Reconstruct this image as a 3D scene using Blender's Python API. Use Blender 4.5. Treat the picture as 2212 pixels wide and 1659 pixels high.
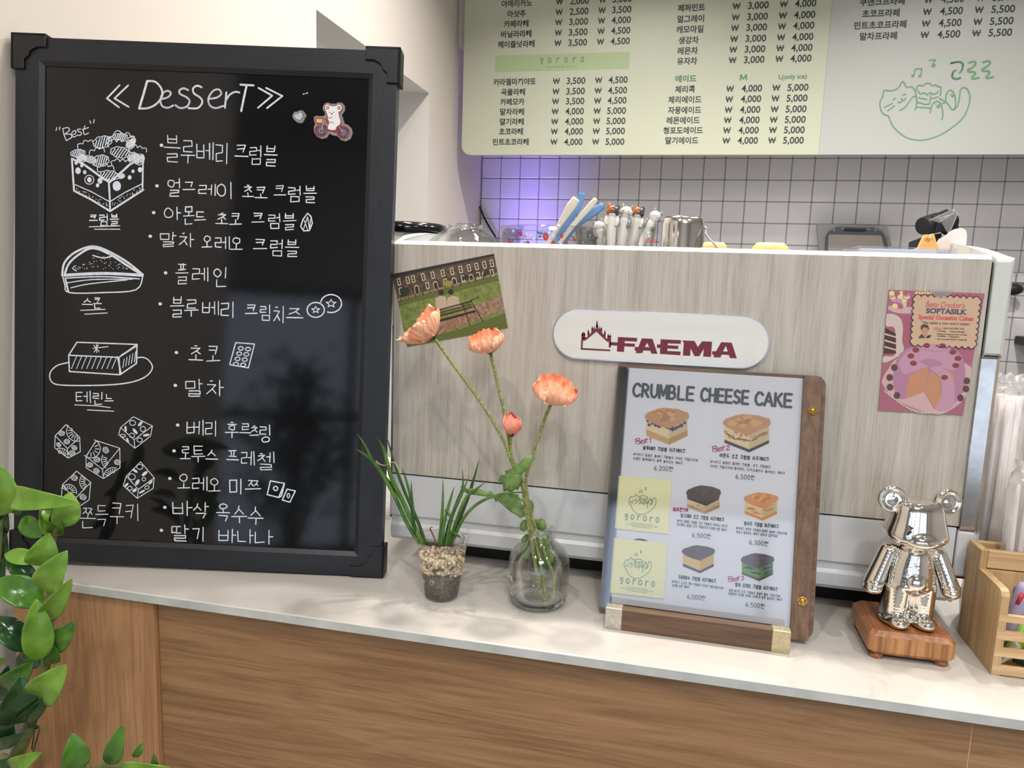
import bpy, math, random
from math import sin, cos, pi, radians, sqrt, atan2
from mathutils import Vector as V, Matrix
for o in list(bpy.data.objects): bpy.data.objects.remove(o)
SC = bpy.context.scene; COL = SC.collection
random.seed(7)
# ---------------------------------------------------------------- camera
F = 1606.87; YAW, PIT, ROL = map(radians, (12.4, 8.3765, 1.949))
CAM = V((0, -.96, .428))
FW = V((-sin(YAW)*cos(PIT), cos(YAW)*cos(PIT), -sin(PIT)))
_r = V((cos(YAW), sin(YAW), 0)); _u = _r.cross(FW)
RT = cos(ROL)*_r + sin(ROL)*_u; UP = -sin(ROL)*_r + cos(ROL)*_u
cd = bpy.data.cameras.new('camera'); cam = bpy.data.objects.new('camera', cd); COL.objects.link(cam)
cam.matrix_world = Matrix(((RT.x, UP.x, -FW.x, CAM.x), (RT.y, UP.y, -FW.y, CAM.y), (RT.z, UP.z, -FW.z, CAM.z), (0, 0, 0, 1)))
cd.sensor_width = 36; cd.lens = 36*F/2212; cd.clip_start = .02; SC.camera = cam
# ---------------------------------------------------------------- world, lamps, exposure
w = bpy.data.worlds.new('world'); SC.world = w; w.use_nodes = True
w.node_tree.nodes['Background'].inputs[0].default_value = (.72, .82, 1, 1)
w.node_tree.nodes['Background'].inputs[1].default_value = 2.2
SC.view_settings.view_transform = 'Standard'; SC.view_settings.look = 'None'
SC.view_settings.exposure = -0.2; SC.view_settings.gamma = 1
try: SC.view_settings.use_curve_mapping = False
except Exception: pass
CEIL = 1.9
def lamp(x, y, e, size=.09, col=(1, .93, .84), z=CEIL-.02, spread=130, aim=None):
    d = bpy.data.lights.new('area_lamp', 'AREA'); d.shape = 'DISK'; d.size = size; d.energy = e; d.color = col; d.spread = radians(spread)
    o = bpy.data.objects.new('area_lamp', d); COL.objects.link(o); o.location = (x, y, z)
    if aim is not None: o.rotation_euler = (V(aim)-V((x, y, z))).to_track_quat('-Z', 'Y').to_euler()
    return o
for x in (-.42, .16, .75): lamp(x, .40, 9.5)                      # row over the barista side
for x, y in ((-.45, -1.1), (.25, -1.35), (.95, -.85)): lamp(x, y, 9, .08)   # row over the customer side
for x in (-.2, .9): lamp(x, 1.0, 26, .1, (1, .95, .92))             # row near the tiled wall
lamp(-.60, .60, 1., .05, (1, .9, .78), spread=120)
lamp(.6, -2.2, 40, .9, (.95, .97, 1), spread=180)                    # unseen fill lamp, added for ambient light from the room
lamp(-.70, 2.20, 1.2, .05, (.26, .17, 1), z=.20, spread=50, aim=(-.66, 2.37, .86))   # violet insect lamp at the foot of the tiles
lamp(-1.7, 1.1, 2.2, .5, (.80, .92, 1), z=.55, spread=150, aim=(-1.0, 1.5, .6))             # daylight inside the side opening
d = bpy.data.lights.new('strip', 'AREA'); d.shape = 'RECTANGLE'; d.size = 2.6; d.size_y = .03; d.energy = 1.6; d.color = (1, .97, .95)
o = bpy.data.objects.new('strip', d); COL.objects.link(o); o.location = (.7, 2.10, .865)      # unseen strip lamp added under the bulkhead to brighten the tiles
# ---------------------------------------------------------------- pixel -> place helpers (photo frame 2212x1659)
def ray(x, y): return FW + (x-1106)/F*RT - (y-829.5)/F*UP
def onY(x, y, Y): d = ray(x, y); return CAM + d*((Y-CAM.y)/d.y)
def onX(x, y, X): d = ray(x, y); return CAM + d*((X-CAM.x)/d.x)
def onZ(x, y, Z): d = ray(x, y); return CAM + d*((Z-CAM.z)/d.z)
class Surf:
    """a flat face: origin, right (U), up (W), normal towards the room (N)"""
    def __init__(s, o, yaw=0, lean=0, roll=0):
        s.o = V(o); e = V((cos(yaw), sin(yaw), 0)); n = V((-sin(yaw), cos(yaw), 0))
        up = cos(lean)*V((0, 0, 1)) + sin(lean)*n
        s.U = cos(roll)*e - sin(roll)*up; s.W = sin(roll)*e + cos(roll)*up; s.N = s.U.cross(s.W)
    def uv(s, x, y):
        d = ray(x, y); t = (s.o-CAM).dot(s.N)/d.dot(s.N); p = CAM+d*t-s.o
        return (p.dot(s.U), p.dot(s.W))
    def p(s, u, v, off=0): return s.o + s.U*u + s.W*v + s.N*off
class Crop:
    """coordinates read in a magnified crop of the photo"""
    def __init__(s, x0, y0, k): s.a = (x0, y0, k)
    def __call__(s, *pts):
        x0, y0, k = s.a
        return [(x0+x/k, y0+y/k) for x, y in pts]
# ---------------------------------------------------------------- mesh builder
class MB:
    kk = 0
    def __init__(s): s.v = []; s.f = []; s.m = []; s.sm = []
    def add(s, vs, fs, m=0, smooth=False):
        n = len(s.v); s.v += [tuple(q) for q in vs]
        for f in fs: s.f.append([i+n for i in f]); s.m.append(m); s.sm.append(smooth)
        return s
    def box(s, a, b, m=0, bev=0, rz=0, org=None):
        x0, y0, z0 = a; x1, y1, z1 = b
        if bev:
            b_ = bev; pts = []; fs = []
            P = [(x0+b_, y0), (x1-b_, y0), (x1, y0+b_), (x1, y1-b_), (x1-b_, y1), (x0+b_, y1), (x0, y1-b_), (x0, y0+b_)]
            cx, cy = (x0+x1)/2, (y0+y1)/2; kx = (x1-x0-2*b_)/(x1-x0); ky = (y1-y0-2*b_)/(y1-y0)
            Q = [(cx+(x-cx)*kx, cy+(y-cy)*ky) for x, y in P]
            L = [[(x, y, z0) for x, y in Q], [(x, y, z0+b_) for x, y in P], [(x, y, z1-b_) for x, y in P], [(x, y, z1) for x, y in Q]]
            vs = sum(L, []); 
            for k in range(3):
                for i in range(8): j = (i+1) % 8; fs.append((k*8+i, k*8+j, k*8+8+j, k*8+8+i))
            fs.append(tuple(range(7, -1, -1))); fs.append(tuple(range(24, 32)))
        else:
            vs = [(x0, y0, z0), (x1, y0, z0), (x1, y1, z0), (x0, y1, z0), (x0, y0, z1), (x1, y0, z1), (x1, y1, z1), (x0, y1, z1)]
            fs = [(3, 2, 1, 0), (4, 5, 6, 7), (0, 1, 5, 4), (1, 2, 6, 5), (2, 3, 7, 6), (3, 0, 4, 7)]
        if rz:
            o = V(org) if org else V(((x0+x1)/2, (y0+y1)/2, 0)); M = Matrix.Rotation(rz, 3, 'Z')
            vs = [o + M@(V(q)-o) for q in vs]
        return s.add(vs, fs, m)
    def sbox(s, S, u0, v0, u1, v1, d0, d1, m=0, bev=0):
        """box on a surface: u,v extent and offsets along the normal"""
        t = MB(); t.box((u0, v0, d0), (u1, v1, d1), m, bev)
        s.add([S.p(*q) for q in t.v], t.f, m); return s
    def tube(s, path, rad, n=8, m=0, cap=True):
        P = [V(q) for q in path]; R = rad if isinstance(rad, (list, tuple)) else [rad]*len(P)
        vs = []; fs = []; t0 = None; a = None
        for i, q in enumerate(P):
            t = (P[min(i+1, len(P)-1)]-P[max(i-1, 0)]).normalized()
            if a is None: a = t.orthogonal().normalized()
            else: a = (a - t*a.dot(t)).normalized()
            b = t.cross(a)
            for k in range(n): an = 2*pi*k/n; vs.append(q+(a*cos(an)+b*sin(an))*R[i])
        for i in range(len(P)-1):
            for k in range(n): j = (k+1) % n; fs.append((i*n+k, i*n+j, i*n+n+j, i*n+n+k))
        if cap: fs.append(tuple(range(n-1, -1, -1))); fs.append(tuple(range((len(P)-1)*n, len(P)*n)))
        return s.add(vs, fs, m, True)
    def lathe(s, prof, c=(0, 0, 0), n=32, m=0, ax=None, closed=False, smooth=True):
        """profile of (radius, height)"""
        c = V(c); z = V(ax).normalized() if ax else V((0, 0, 1))
        x = V((1, 0, 0)) if abs(z.z) > .999 else z.orthogonal().normalized(); y = z.cross(x)
        vs = []; fs = []
        for r, h in prof:
            for k in range(n): a = 2*pi*k/n; vs.append(c + z*h + (x*cos(a)+y*sin(a))*r)
        for i in range(len(prof)-1):
            for k in range(n): j = (k+1) % n; fs.append((i*n+k, i*n+j, i*n+n+j, i*n+n+k))
        if closed:
            i = len(prof)-1
            for k in range(n): j = (k+1) % n; fs.append((i*n+k, i*n+j, j, k))
        return s.add(vs, fs, m, smooth)
    def ellip(s, c, r, n=12, k=8, m=0, M=None):
        vs = []; fs = []; c = V(c)
        for i in range(k+1):
            t = pi*i/k
            for j in range(n):
                a = 2*pi*j/n; q = V((r[0]*sin(t)*cos(a), r[1]*sin(t)*sin(a), r[2]*cos(t)))
                vs.append(c + (M@q if M else q))
        for i in range(k):
            for j in range(n): l = (j+1) % n; fs.append((i*n+j, i*n+n+j, i*n+n+l, i*n+l))
        return s.add(vs, fs, m, True)
    def prism(s, S, pts, d0, d1, m=0):
        """outline in uv extruded from d0 to d1 along the normal"""
        n = len(pts)
        if sum(pts[i][0]*pts[(i+1) % n][1]-pts[(i+1) % n][0]*pts[i][1] for i in range(n)) < 0: pts = pts[::-1]
        vs = [S.p(u, v, d0) for u, v in pts]+[S.p(u, v, d1) for u, v in pts]
        fs = [tuple(range(n-1, -1, -1)), tuple(range(n, 2*n))]+[(i, (i+1) % n, n+(i+1) % n, n+i) for i in range(n)]
        return s.add(vs, fs, m)
    def poly(s, S, pts, off, m=0):
        n = len(pts)
        if sum(pts[i][0]*pts[(i+1) % n][1]-pts[(i+1) % n][0]*pts[i][1] for i in range(n)) < 0: pts = pts[::-1]
        return s.add([S.p(u, v, off) for u, v in pts], [tuple(range(n))], m)
    def stroke(s, S, pts, wd, off, m=0, caps=True, closed=False):
        if closed: pts = list(pts)+[pts[0]]
        h = wd/2; vs = []; fs = []; off0 = off
        for (a, b), (c, d) in zip(pts, pts[1:]):
            L = math.hypot(c-a, d-b)
            if L < 1e-7: continue
            nx, ny = -(d-b)/L*h, (c-a)/L*h; k = len(vs); MB.kk = (MB.kk+1) % 16; off = off0+MB.kk*1.1e-5
            vs += [S.p(a-nx, b-ny, off), S.p(c-nx, d-ny, off), S.p(c+nx, d+ny, off), S.p(a+nx, b+ny, off)]
            fs.append((k, k+1, k+2, k+3))
        if caps:
            for a, b in pts:
                k = len(vs); N = 8; MB.kk = (MB.kk+1) % 16; off = off0+MB.kk*1.1e-5
                vs += [S.p(a+cos(2*pi*i/N+.39)*h, b+sin(2*pi*i/N+.39)*h, off) for i in range(N)]; fs.append(tuple(range(k, k+N)))
        return s.add(vs, fs, m)
    def disc(s, S, c, r, off, m=0, n=14, ry=None):
        return s.poly(S, [(c[0]+cos(2*pi*i/n)*r, c[1]+sin(2*pi*i/n)*(ry or r)) for i in range(n)], off, m)
    def build(s, name, mats, parent=None, **kw):
        me = bpy.data.meshes.new(name); me.from_pydata(s.v, [], s.f)
        if not isinstance(mats, (list, tuple)): mats = [mats]
        for q in mats: me.materials.append(q)
        me.polygons.foreach_set('material_index', s.m); me.polygons.foreach_set('use_smooth', s.sm); me.update()
        return link(name, me, parent, **kw)
def link(name, me, parent=None, label=None, cat=None, group=None, kind=None, loc=None):
    o = bpy.data.objects.new(name, me); COL.objects.link(o)
    if parent is not None:
        o.parent = parent; o.matrix_parent_inverse = PM[parent.name].inverted() if parent.name in PM else Matrix.Identity(4)
    if loc is not None: o.location = loc
    if label: o['label'] = label
    if cat: o['category'] = cat
    if group: o['group'] = group
    if kind: o['kind'] = kind
    return o
PM = {}
def thing(name, label, cat, loc=(0, 0, 0), group=None):
    o = link(name, None, None, label, cat, group); o.location = loc; o.empty_display_size = .02
    PM[o.name] = Matrix.Translation(loc); return o
# ---------------------------------------------------------------- materials
def mat(name, col, rough=.5, metal=0, **k):
    m = bpy.data.materials.new(name); m.use_nodes = True; b = m.node_tree.nodes['Principled BSDF']
    b.inputs['Base Color'].default_value = (*col, 1); b.inputs['Roughness'].default_value = rough; b.inputs['Metallic'].default_value = metal
    for a, v in k.items():
        if a == 'trans': b.inputs['Transmission Weight'].default_value = v
        elif a == 'ior': b.inputs['IOR'].default_value = v
        elif a == 'alpha': b.inputs['Alpha'].default_value = v
        elif a == 'coat': b.inputs['Coat Weight'].default_value = v
        elif a == 'sub':
            b.inputs['Subsurface Weight'].default_value = v; b.inputs['Subsurface Radius'].default_value = (.01, .006, .003); b.inputs['Subsurface Scale'].default_value = .5
        elif a == 'spec': b.inputs['Specular IOR Level'].default_value = v
        elif a == 'film': b.inputs['Thin Film Thickness'].default_value = v; b.inputs['Thin Film IOR'].default_value = 1.5
    return m
def srgb(r, g, b): return tuple((c/255/12.92 if c/255 <= .04045 else ((c/255+.055)/1.055)**2.4) for c in (r, g, b))
def noisy(m, c1, c2, scale=(1, 1, 1), ns=8, detail=6, rough=.6, lo=.35, hi=.65, bump=0, dist=0, third=None):
    """colour variation from a stretched noise in object space"""
    nt = m.node_tree; N = nt.nodes; L = nt.links; b = N['Principled BSDF']
    tc = N.new('ShaderNodeTexCoord'); mp = N.new('ShaderNodeMapping'); mp.inputs['Scale'].default_value = scale
    t = N.new('ShaderNodeTexNoise'); t.inputs['Scale'].default_value = ns; t.inputs['Detail'].default_value = detail; t.inputs['Roughness'].default_value = rough; t.inputs['Distortion'].default_value = dist
    cr = N.new('ShaderNodeValToRGB'); cr.color_ramp.elements[0].position = lo; cr.color_ramp.elements[1].position = hi
    cr.color_ramp.elements[0].color = (*c1, 1); cr.color_ramp.elements[1].color = (*c2, 1)
    if third: e = cr.color_ramp.elements.new((lo+hi)/2); e.color = (*third, 1)
    L.new(tc.outputs['Object'], mp.inputs[0]); L.new(mp.outputs[0], t.inputs['Vector']); L.new(t.outputs['Fac'], cr.inputs[0]); L.new(cr.outputs[0], b.inputs['Base Color'])
    if bump:
        bp = N.new('ShaderNodeBump'); bp.inputs['Strength'].default_value = bump; bp.inputs['Distance'].default_value = .001
        L.new(t.outputs['Fac'], bp.inputs['Height']); L.new(bp.outputs[0], b.inputs['Normal'])
    return m
def wood(name, c1, c2, axis='Z', rough=.45, fine=1., c3=None, bump=.15, big=.6, wave=.5):
    """wood: long grain along axis, cathedral figure plus fine fibres"""
    m = mat(name, c1, rough); nt = m.node_tree; N = nt.nodes; L = nt.links; b = N['Principled BSDF']
    tc = N.new('ShaderNodeTexCoord')
    def noise(sc, s, det, dist=0):
        mp = N.new('ShaderNodeMapping'); mp.inputs['Scale'].default_value = sc; t = N.new('ShaderNodeTexNoise')
        t.inputs['Scale'].default_value = s; t.inputs['Detail'].default_value = det; t.inputs['Distortion'].default_value = dist; t.inputs['Roughness'].default_value = .6
        L.new(tc.outputs['Object'], mp.inputs[0]); L.new(mp.outputs[0], t.inputs['Vector']); return t
    k = .035; sc = {'X': (k, 1, 1), 'Y': (1, k, 1), 'Z': (1, 1, k)}[axis]
    a = noise(sc, 26*fine, 5, .4); f = noise(tuple(x if x < 1 else 1 for x in sc), 170*fine, 3)
    fig = noise(tuple(x*2.2 if x < 1 else 1 for x in sc), 7*fine, 2, .8)
    mul = N.new('ShaderNodeMath'); mul.operation = 'MULTIPLY'; mul.inputs[1].default_value = 14; L.new(fig.outputs['Fac'], mul.inputs[0])
    sn = N.new('ShaderNodeMath'); sn.operation = 'PINGPONG'; sn.inputs[1].default_value = 1; L.new(mul.outputs[0], sn.inputs[0])
    mx = N.new('ShaderNodeMath'); mx.operation = 'MULTIPLY_ADD'; mx.inputs[1].default_value = wave*.5; L.new(sn.outputs[0], mx.inputs[0])
    mm = N.new('ShaderNodeMath'); mm.operation = 'MULTIPLY_ADD'; mm.inputs[1].default_value = big; mm.inputs[2].default_value = .5-big*.5-wave*.25; L.new(a.outputs['Fac'], mm.inputs[0]); L.new(mm.outputs[0], mx.inputs[2])
    ad = N.new('ShaderNodeMath'); ad.operation = 'MULTIPLY_ADD'; ad.inputs[1].default_value = .45; L.new(f.outputs['Fac'], ad.inputs[0])
    sb = N.new('ShaderNodeMath'); sb.operation = 'SUBTRACT'; sb.inputs[1].default_value = .22; L.new(mx.outputs[0], sb.inputs[0]); L.new(sb.outputs[0], ad.inputs[2])
    cr = N.new('ShaderNodeValToRGB'); e = cr.color_ramp.elements; e[0].position = .28; e[1].position = .72; e[0].color = (*c1, 1); e[1].color = (*c2, 1)
    if c3: q = e.new(.5); q.color = (*c3, 1)
    L.new(ad.outputs[0], cr.inputs[0]); L.new(cr.outputs[0], b.inputs['Base Color'])
    bp = N.new('ShaderNodeBump'); bp.inputs['Strength'].default_value = bump; bp.inputs['Distance'].default_value = .0006
    L.new(ad.outputs[0], bp.inputs['Height']); L.new(bp.outputs[0], b.inputs['Normal'])
    return m
def clear(name, col=(1, 1, 1), rough=.02, fac=.12, tint=(.97, .98, .98), milky=0):
    """thin clear plastic or thin glass: see-through with a glossy skin"""
    m = bpy.data.materials.new(name); m.use_nodes = True; nt = m.node_tree; N = nt.nodes; L = nt.links; N.remove(N['Principled BSDF'])
    out = N['Material Output']; tr = N.new('ShaderNodeBsdfTransparent'); tr.inputs[0].default_value = (*tint, 1)
    g = N.new('ShaderNodeBsdfGlossy'); g.inputs[0].default_value = (*col, 1); g.inputs['Roughness'].default_value = rough
    lw = N.new('ShaderNodeLayerWeight'); lw.inputs[0].default_value = .35
    ma = N.new('ShaderNodeMath'); ma.operation = 'MULTIPLY_ADD'; ma.inputs[1].default_value = .45; ma.inputs[2].default_value = fac; L.new(lw.outputs['Fresnel'], ma.inputs[0])
    mx = N.new('ShaderNodeMixShader'); L.new(ma.outputs[0], mx.inputs[0]); L.new(tr.outputs[0], mx.inputs[1]); L.new(g.outputs[0], mx.inputs[2])
    last = mx
    if milky:
        d = N.new('ShaderNodeBsdfTranslucent'); d.inputs[0].default_value = (*col, 1); d2 = N.new('ShaderNodeBsdfDiffuse'); d2.inputs[0].default_value = (*col, 1)
        a = N.new('ShaderNodeMixShader'); a.inputs[0].default_value = .5; L.new(d.outputs[0], a.inputs[1]); L.new(d2.outputs[0], a.inputs[2])
        q = N.new('ShaderNodeMixShader'); q.inputs[0].default_value = milky; L.new(mx.outputs[0], q.inputs[1]); L.new(a.outputs[0], q.inputs[2]); last = q
    L.new(last.outputs[0], out.inputs[0]); return m
M = {}
M['cream'] = mat('cream_paint', srgb(206, 198, 188), .8)
M['white_wall'] = mat('white_paint', srgb(222, 218, 214), .8)
M['jamb'] = mat('jamb_daylit_grey', srgb(206, 210, 212), .8)  # jamb: the cool daylight tint is put into the recess colour
M['floor'] = noisy(mat('floor_tile', srgb(150, 145, 138), .35), srgb(140, 134, 126), srgb(160, 156, 150), ns=3)
M['ceil'] = mat('ceiling_paint', srgb(205, 203, 200), .9)
M['tile'] = mat('glazed_tile', srgb(218, 215, 216), .35); M['grout'] = mat('grey_grout', srgb(136, 134, 136), .9)
M['menu_g'] = mat('menu_green', srgb(191, 195, 172), .45); M['menu_w'] = mat('menu_grey', srgb(180, 183, 177), .45)
M['band'] = mat('menu_band', srgb(168, 184, 140), .5); M['ink'] = mat('menu_ink', srgb(42, 50, 50), .6); M['gink'] = mat('green_ink', srgb(72, 128, 96), .6)
M['gline'] = mat('logo_green', srgb(104, 150, 110), .6)
M['frame'] = wood('black_wood', srgb(15, 17, 22), srgb(28, 32, 40), 'Z', .42, 2.2, bump=.5, big=.3, wave=.2)
M['frame_x'] = wood('black_wood_across', srgb(15, 17, 22), srgb(28, 32, 40), 'X', .42, 2.2, bump=.5, big=.3, wave=.2)
M['bracket'] = mat('black_plastic', srgb(20, 21, 24), .38)
M['board'] = noisy(mat('gloss_board', srgb(18, 18, 20), .07, spec=.42), srgb(16, 16, 18), srgb(19, 19, 21), ns=60, bump=.02)
M['marker'] = noisy(mat('white_marker', srgb(215, 222, 232), .5), srgb(190, 200, 215), srgb(228, 233, 240), ns=180, lo=.3, hi=.6)
M['panel'] = wood('ash_laminate', srgb(156, 147, 135), srgb(202, 197, 187), 'Z', .42, 3.0, srgb(184, 178, 167), .1, .66, .10)
M['panel_edge_lit'] = wood('ash_laminate_edge_lit', srgb(205, 195, 182), srgb(240, 235, 226), 'Y', .4, 1.2, bump=.05)  # panel edge: the lit bevel is put into this paler colour
M['white'] = mat('white_enamel', srgb(202, 204, 206), .32, coat=.2)
M['white_w'] = noisy(mat('worn_white', srgb(214, 218, 215), .38), srgb(180, 184, 182), srgb(204, 207, 204), ns=14, lo=.25, hi=.42)
M['chrome'] = noisy(mat('chrome', srgb(200, 203, 208), .12, 1), srgb(186, 184, 180), srgb(208, 206, 202), ns=30, bump=.05)
M['mirror'] = mat('silver_mirror', srgb(236, 232, 224), .035, 1)
M['steel'] = mat('polished_steel', srgb(225, 223, 220), .13, 1)
M['dark'] = mat('dark_recess', srgb(22, 22, 22), .7)
M['rubber'] = mat('black_rubber', srgb(28, 28, 28), .6)
M['badge'] = mat('badge_white', srgb(220, 221, 216), .3, coat=.4); M['maroon'] = mat('maroon_ink', srgb(112, 36, 52), .45)
M['quartz'] = noisy(mat('quartz', srgb(222, 217, 209), .22), srgb(166, 163, 158), srgb(196, 192, 186), (1, 1, 1), 6, 9, .62, .28, .42, dist=1.8)
M['quartz_e'] = noisy(mat('quartz_edge', srgb(186, 190, 186), .3), srgb(176, 181, 178), srgb(200, 203, 198), ns=18)
M['lamV'] = wood('oak_laminate_vertical', srgb(152, 109, 72), srgb(192, 147, 105), 'Z', .5, 3.0, srgb(174, 130, 90), .1, .7, .35)
M['lamH'] = wood('oak_laminate', srgb(126, 94, 64), srgb(164, 127, 91), 'X', .5, 3.2, srgb(148, 112, 78), .1, .85, .35)
M['lamE'] = mat('oak_edge', srgb(196, 160, 112), .6)
M['walnut'] = wood('walnut', srgb(80, 58, 42), srgb(128, 98, 74), 'X', .5, 3.6, srgb(106, 80, 60), .2, .8, .25)
M['walnutZ'] = wood('walnut_upright', srgb(82, 60, 44), srgb(128, 98, 74), 'Z', .5, 3.6, srgb(108, 82, 62), .2, .8, .3)
M['oak'] = wood('oak_block', srgb(118, 72, 42), srgb(170, 114, 70), 'Y', .42, 4, srgb(146, 93, 56), .2, .8, .5)
M['oakf'] = wood('oak_block_side', srgb(130, 84, 46), srgb(190, 138, 88), 'Z', .42, 4, srgb(164, 112, 66), .2, .8, .6)
M['rubberwood'] = wood('rubberwood', srgb(176, 138, 96), srgb(220, 188, 146), 'X', .5, 3.0, srgb(204, 170, 126), .15, .7, .3)
M['rubberwoodZ'] = wood('rubberwood_upright', srgb(160, 128, 88), srgb(204, 172, 128), 'Z', .5, 3.0, srgb(188, 156, 112), .15, .7, .3)
M['brass'] = mat('brass', srgb(214, 170, 84), .2, 1); M['champ'] = noisy(mat('champagne_metal', srgb(200, 184, 150), .42, .8), srgb(186, 172, 138), srgb(212, 196, 162), ns=300, bump=.1)
M['satin'] = noisy(mat('satin_metal', srgb(198, 192, 180), .42, .8), srgb(186, 180, 168), srgb(210, 206, 196), ns=300, bump=.1)
M['sheet'] = mat('menu_sheet', srgb(224, 223, 226), .55); M['vinyl'] = clear('clear_vinyl', fac=.035, rough=.06, tint=(.95, .96, .97))
M['vinyl2'] = clear('clear_vinyl_edge', fac=.10, rough=.08, tint=(.90, .90, .93))
M['card'] = mat('pale_yellow_card', srgb(236, 230, 178), .6); M['teal'] = mat('teal_ink', srgb(40, 110, 104), .6)
M['glass'] = mat('glass', (1, 1, 1), .0, trans=1, ior=1.45); M['glassg'] = clear('jar_glass', fac=.02, rough=.015, tint=(.970, .982, .975))
M['thin'] = clear('thin_glass', fac=.035, rough=.02, tint=(.975, .98, .98)); M['pet'] = clear('clear_cup_plastic', fac=.05, rough=.05, tint=(.96, .97, .97), milky=.05)
M['wrap'] = clear('crinkled_wrap', fac=.07, rough=.12, tint=(.98, .98, .98), milky=.24)
M['straw'] = mat('white_straws', srgb(240, 232, 230), .35)
M['leaf'] = noisy(mat('zz_leaf_young', srgb(96, 142, 40), .28, sub=.06), srgb(82, 128, 34), srgb(122, 162, 58), ns=30)
M['leafm'] = noisy(mat('zz_leaf_mid', srgb(66, 112, 34), .24), srgb(54, 98, 28), srgb(84, 130, 42), ns=30)
M['leafd'] = noisy(mat('zz_leaf_old', srgb(28, 62, 26), .16), srgb(22, 50, 24), srgb(38, 76, 32), ns=30)
M['vein'] = mat('leaf_midrib', srgb(142, 172, 92), .4)
M['stalk'] = noisy(mat('zz_stalk', srgb(92, 104, 52), .5), srgb(74, 88, 42), srgb(126, 128, 78), ns=90)
M['grass'] = noisy(mat('onion_leaf', srgb(60, 102, 36), .35), srgb(40, 80, 28), srgb(92, 132, 52), (1, 1, .4), 60)
M['grassd'] = noisy(mat('onion_leaf_dark', srgb(40, 78, 34), .35), srgb(28, 62, 28), srgb(62, 100, 42), (1, 1, .4), 60)
M['dry'] = mat('dried_leaf', srgb(138, 84, 52), .7); M['dryp'] = mat('dried_thread', srgb(190, 160, 122), .7)
M['petal'] = noisy(mat('coral_petal', srgb(250, 160, 122), .6, sub=.25), srgb(250, 160, 122), srgb(255, 206, 172), (1, 1, .3), 140, bump=.9)
M['petalp'] = noisy(mat('pink_bud', srgb(246, 150, 130), .6, sub=.2), srgb(238, 120, 104), srgb(252, 176, 150), ns=60)
M['calyx'] = mat('dark_calyx', srgb(34, 66, 44), .6)
M['pstem'] = noisy(mat('hairy_stem', srgb(126, 136, 72), .8), srgb(100, 112, 52), srgb(160, 164, 104), ns=300)
M['hair'] = mat('stem_hairs', srgb(196, 200, 150), .8)
M['pleaf'] = noisy(mat('poppy_leaf', srgb(92, 124, 60), .7), srgb(70, 104, 46), srgb(120, 148, 80), ns=90, bump=.6)
M['pebble'] = noisy(mat('tan_pebble', srgb(206, 184, 150), .7), srgb(196, 168, 130), srgb(236, 220, 190), ns=160)
M['soil'] = noisy(mat('potting_soil', srgb(70, 58, 50), .9), srgb(48, 40, 36), srgb(140, 120, 100), ns=260, lo=.4, hi=.75, bump=.8)
M['wmark'] = mat('white_print', srgb(232, 236, 236), .5)
M['blue'] = mat('blue_plastic', srgb(108, 158, 214), .3); M['ivory'] = mat('ivory_plastic', srgb(226, 220, 204), .35)
M['red'] = mat('strawberry_red', srgb(206, 46, 44), .4); M['sgreen'] = mat('strawberry_leaf', srgb(60, 130, 84), .4); M['olive'] = mat('olive_leaf', srgb(140, 150, 40), .4)
M['ceram'] = mat('white_ceramic', srgb(222, 220, 214), .12, coat=.4); M['cbrown'] = mat('brown_glaze', srgb(172, 100, 50), .15); M['cdark'] = mat('dark_glaze', srgb(84, 70, 74), .15); M['cgrey'] = mat('grey_glaze', srgb(136, 136, 132), .15)
M['black'] = mat('gloss_black', srgb(16, 17, 20), .12); M['blackm'] = mat('matt_black', srgb(24, 26, 30), .5)
M['orange'] = mat('orange_wood', srgb(244, 186, 108), .5); M['obrown'] = mat('burnt_line', srgb(186, 106, 44), .6)
M['offwhite'] = mat('offwhite_plate', srgb(240, 230, 224), .35); M['greyb'] = mat('grey_board', srgb(138, 136, 136), .5); M['greyd'] = mat('dark_grey_board', srgb(74, 74, 78), .5); M['taupe'] = mat('taupe', srgb(140, 132, 126), .6)
M['lilac'] = mat('lilac_plastic', srgb(172, 164, 200), .3); M['lime'] = mat('lime_plastic', srgb(140, 206, 56), .35); M['penblue'] = mat('pen_blue', srgb(40, 110, 200), .3)
M['terra'] = mat('grey_pot', srgb(120, 118, 114), .7)
def ink(name, r, g, b): 
    if name not in M: M[name] = mat(name, srgb(r, g, b), .55)
    return M[name]
# ================================================================ the setting
def struct(name, mb, m, parent=None):
    return mb.build(name, m, parent, kind=None if parent else 'structure')
XW = -.91; YB = 2.379; XR = 3.2; YF = -3.8; ZF = -.95
struct('floor', MB().box((-2.2, YF-.1, ZF-.05), (XR+.1, YB+.1, ZF)), M['floor'])
struct('ceiling', MB().box((-2.2, YF-.1, CEIL), (XR+.1, YB+.1, CEIL+.05)), M['ceil'])
# left wall with a deep opening behind the machine
oy0, oy1, oz = .8115, 1.654, 1.051
wl = MB().box((XW-.12, -1.7, ZF), (XW, oy0, CEIL)).box((-2.3, -1.7, ZF), (XW-.12, -1.58, CEIL)).box((-2.3, YF, ZF), (-2.2, -1.7, CEIL)).box((XW-.12, oy1, ZF), (XW, YB, CEIL)).box((XW-.12, oy0, oz), (XW, oy1, CEIL))
struct('wall_left', wl, M['cream'])
rc = MB().box((XW-.9, oy1, ZF), (XW-.12, oy1+.06, CEIL)).box((XW-.9, oy0-.06, ZF), (XW-.12, oy0, CEIL)).box((XW-.96, oy0-.06, ZF), (XW-.9, oy1+.06, CEIL)).box((XW-.9, oy0, oz), (XW-.12, oy1, oz+.05))
struct('trim_1', rc, M['jamb'])
struct('wall_right', MB().box((XR, YF, ZF), (XR+.1, YB, CEIL)), M['white_wall'])
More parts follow.
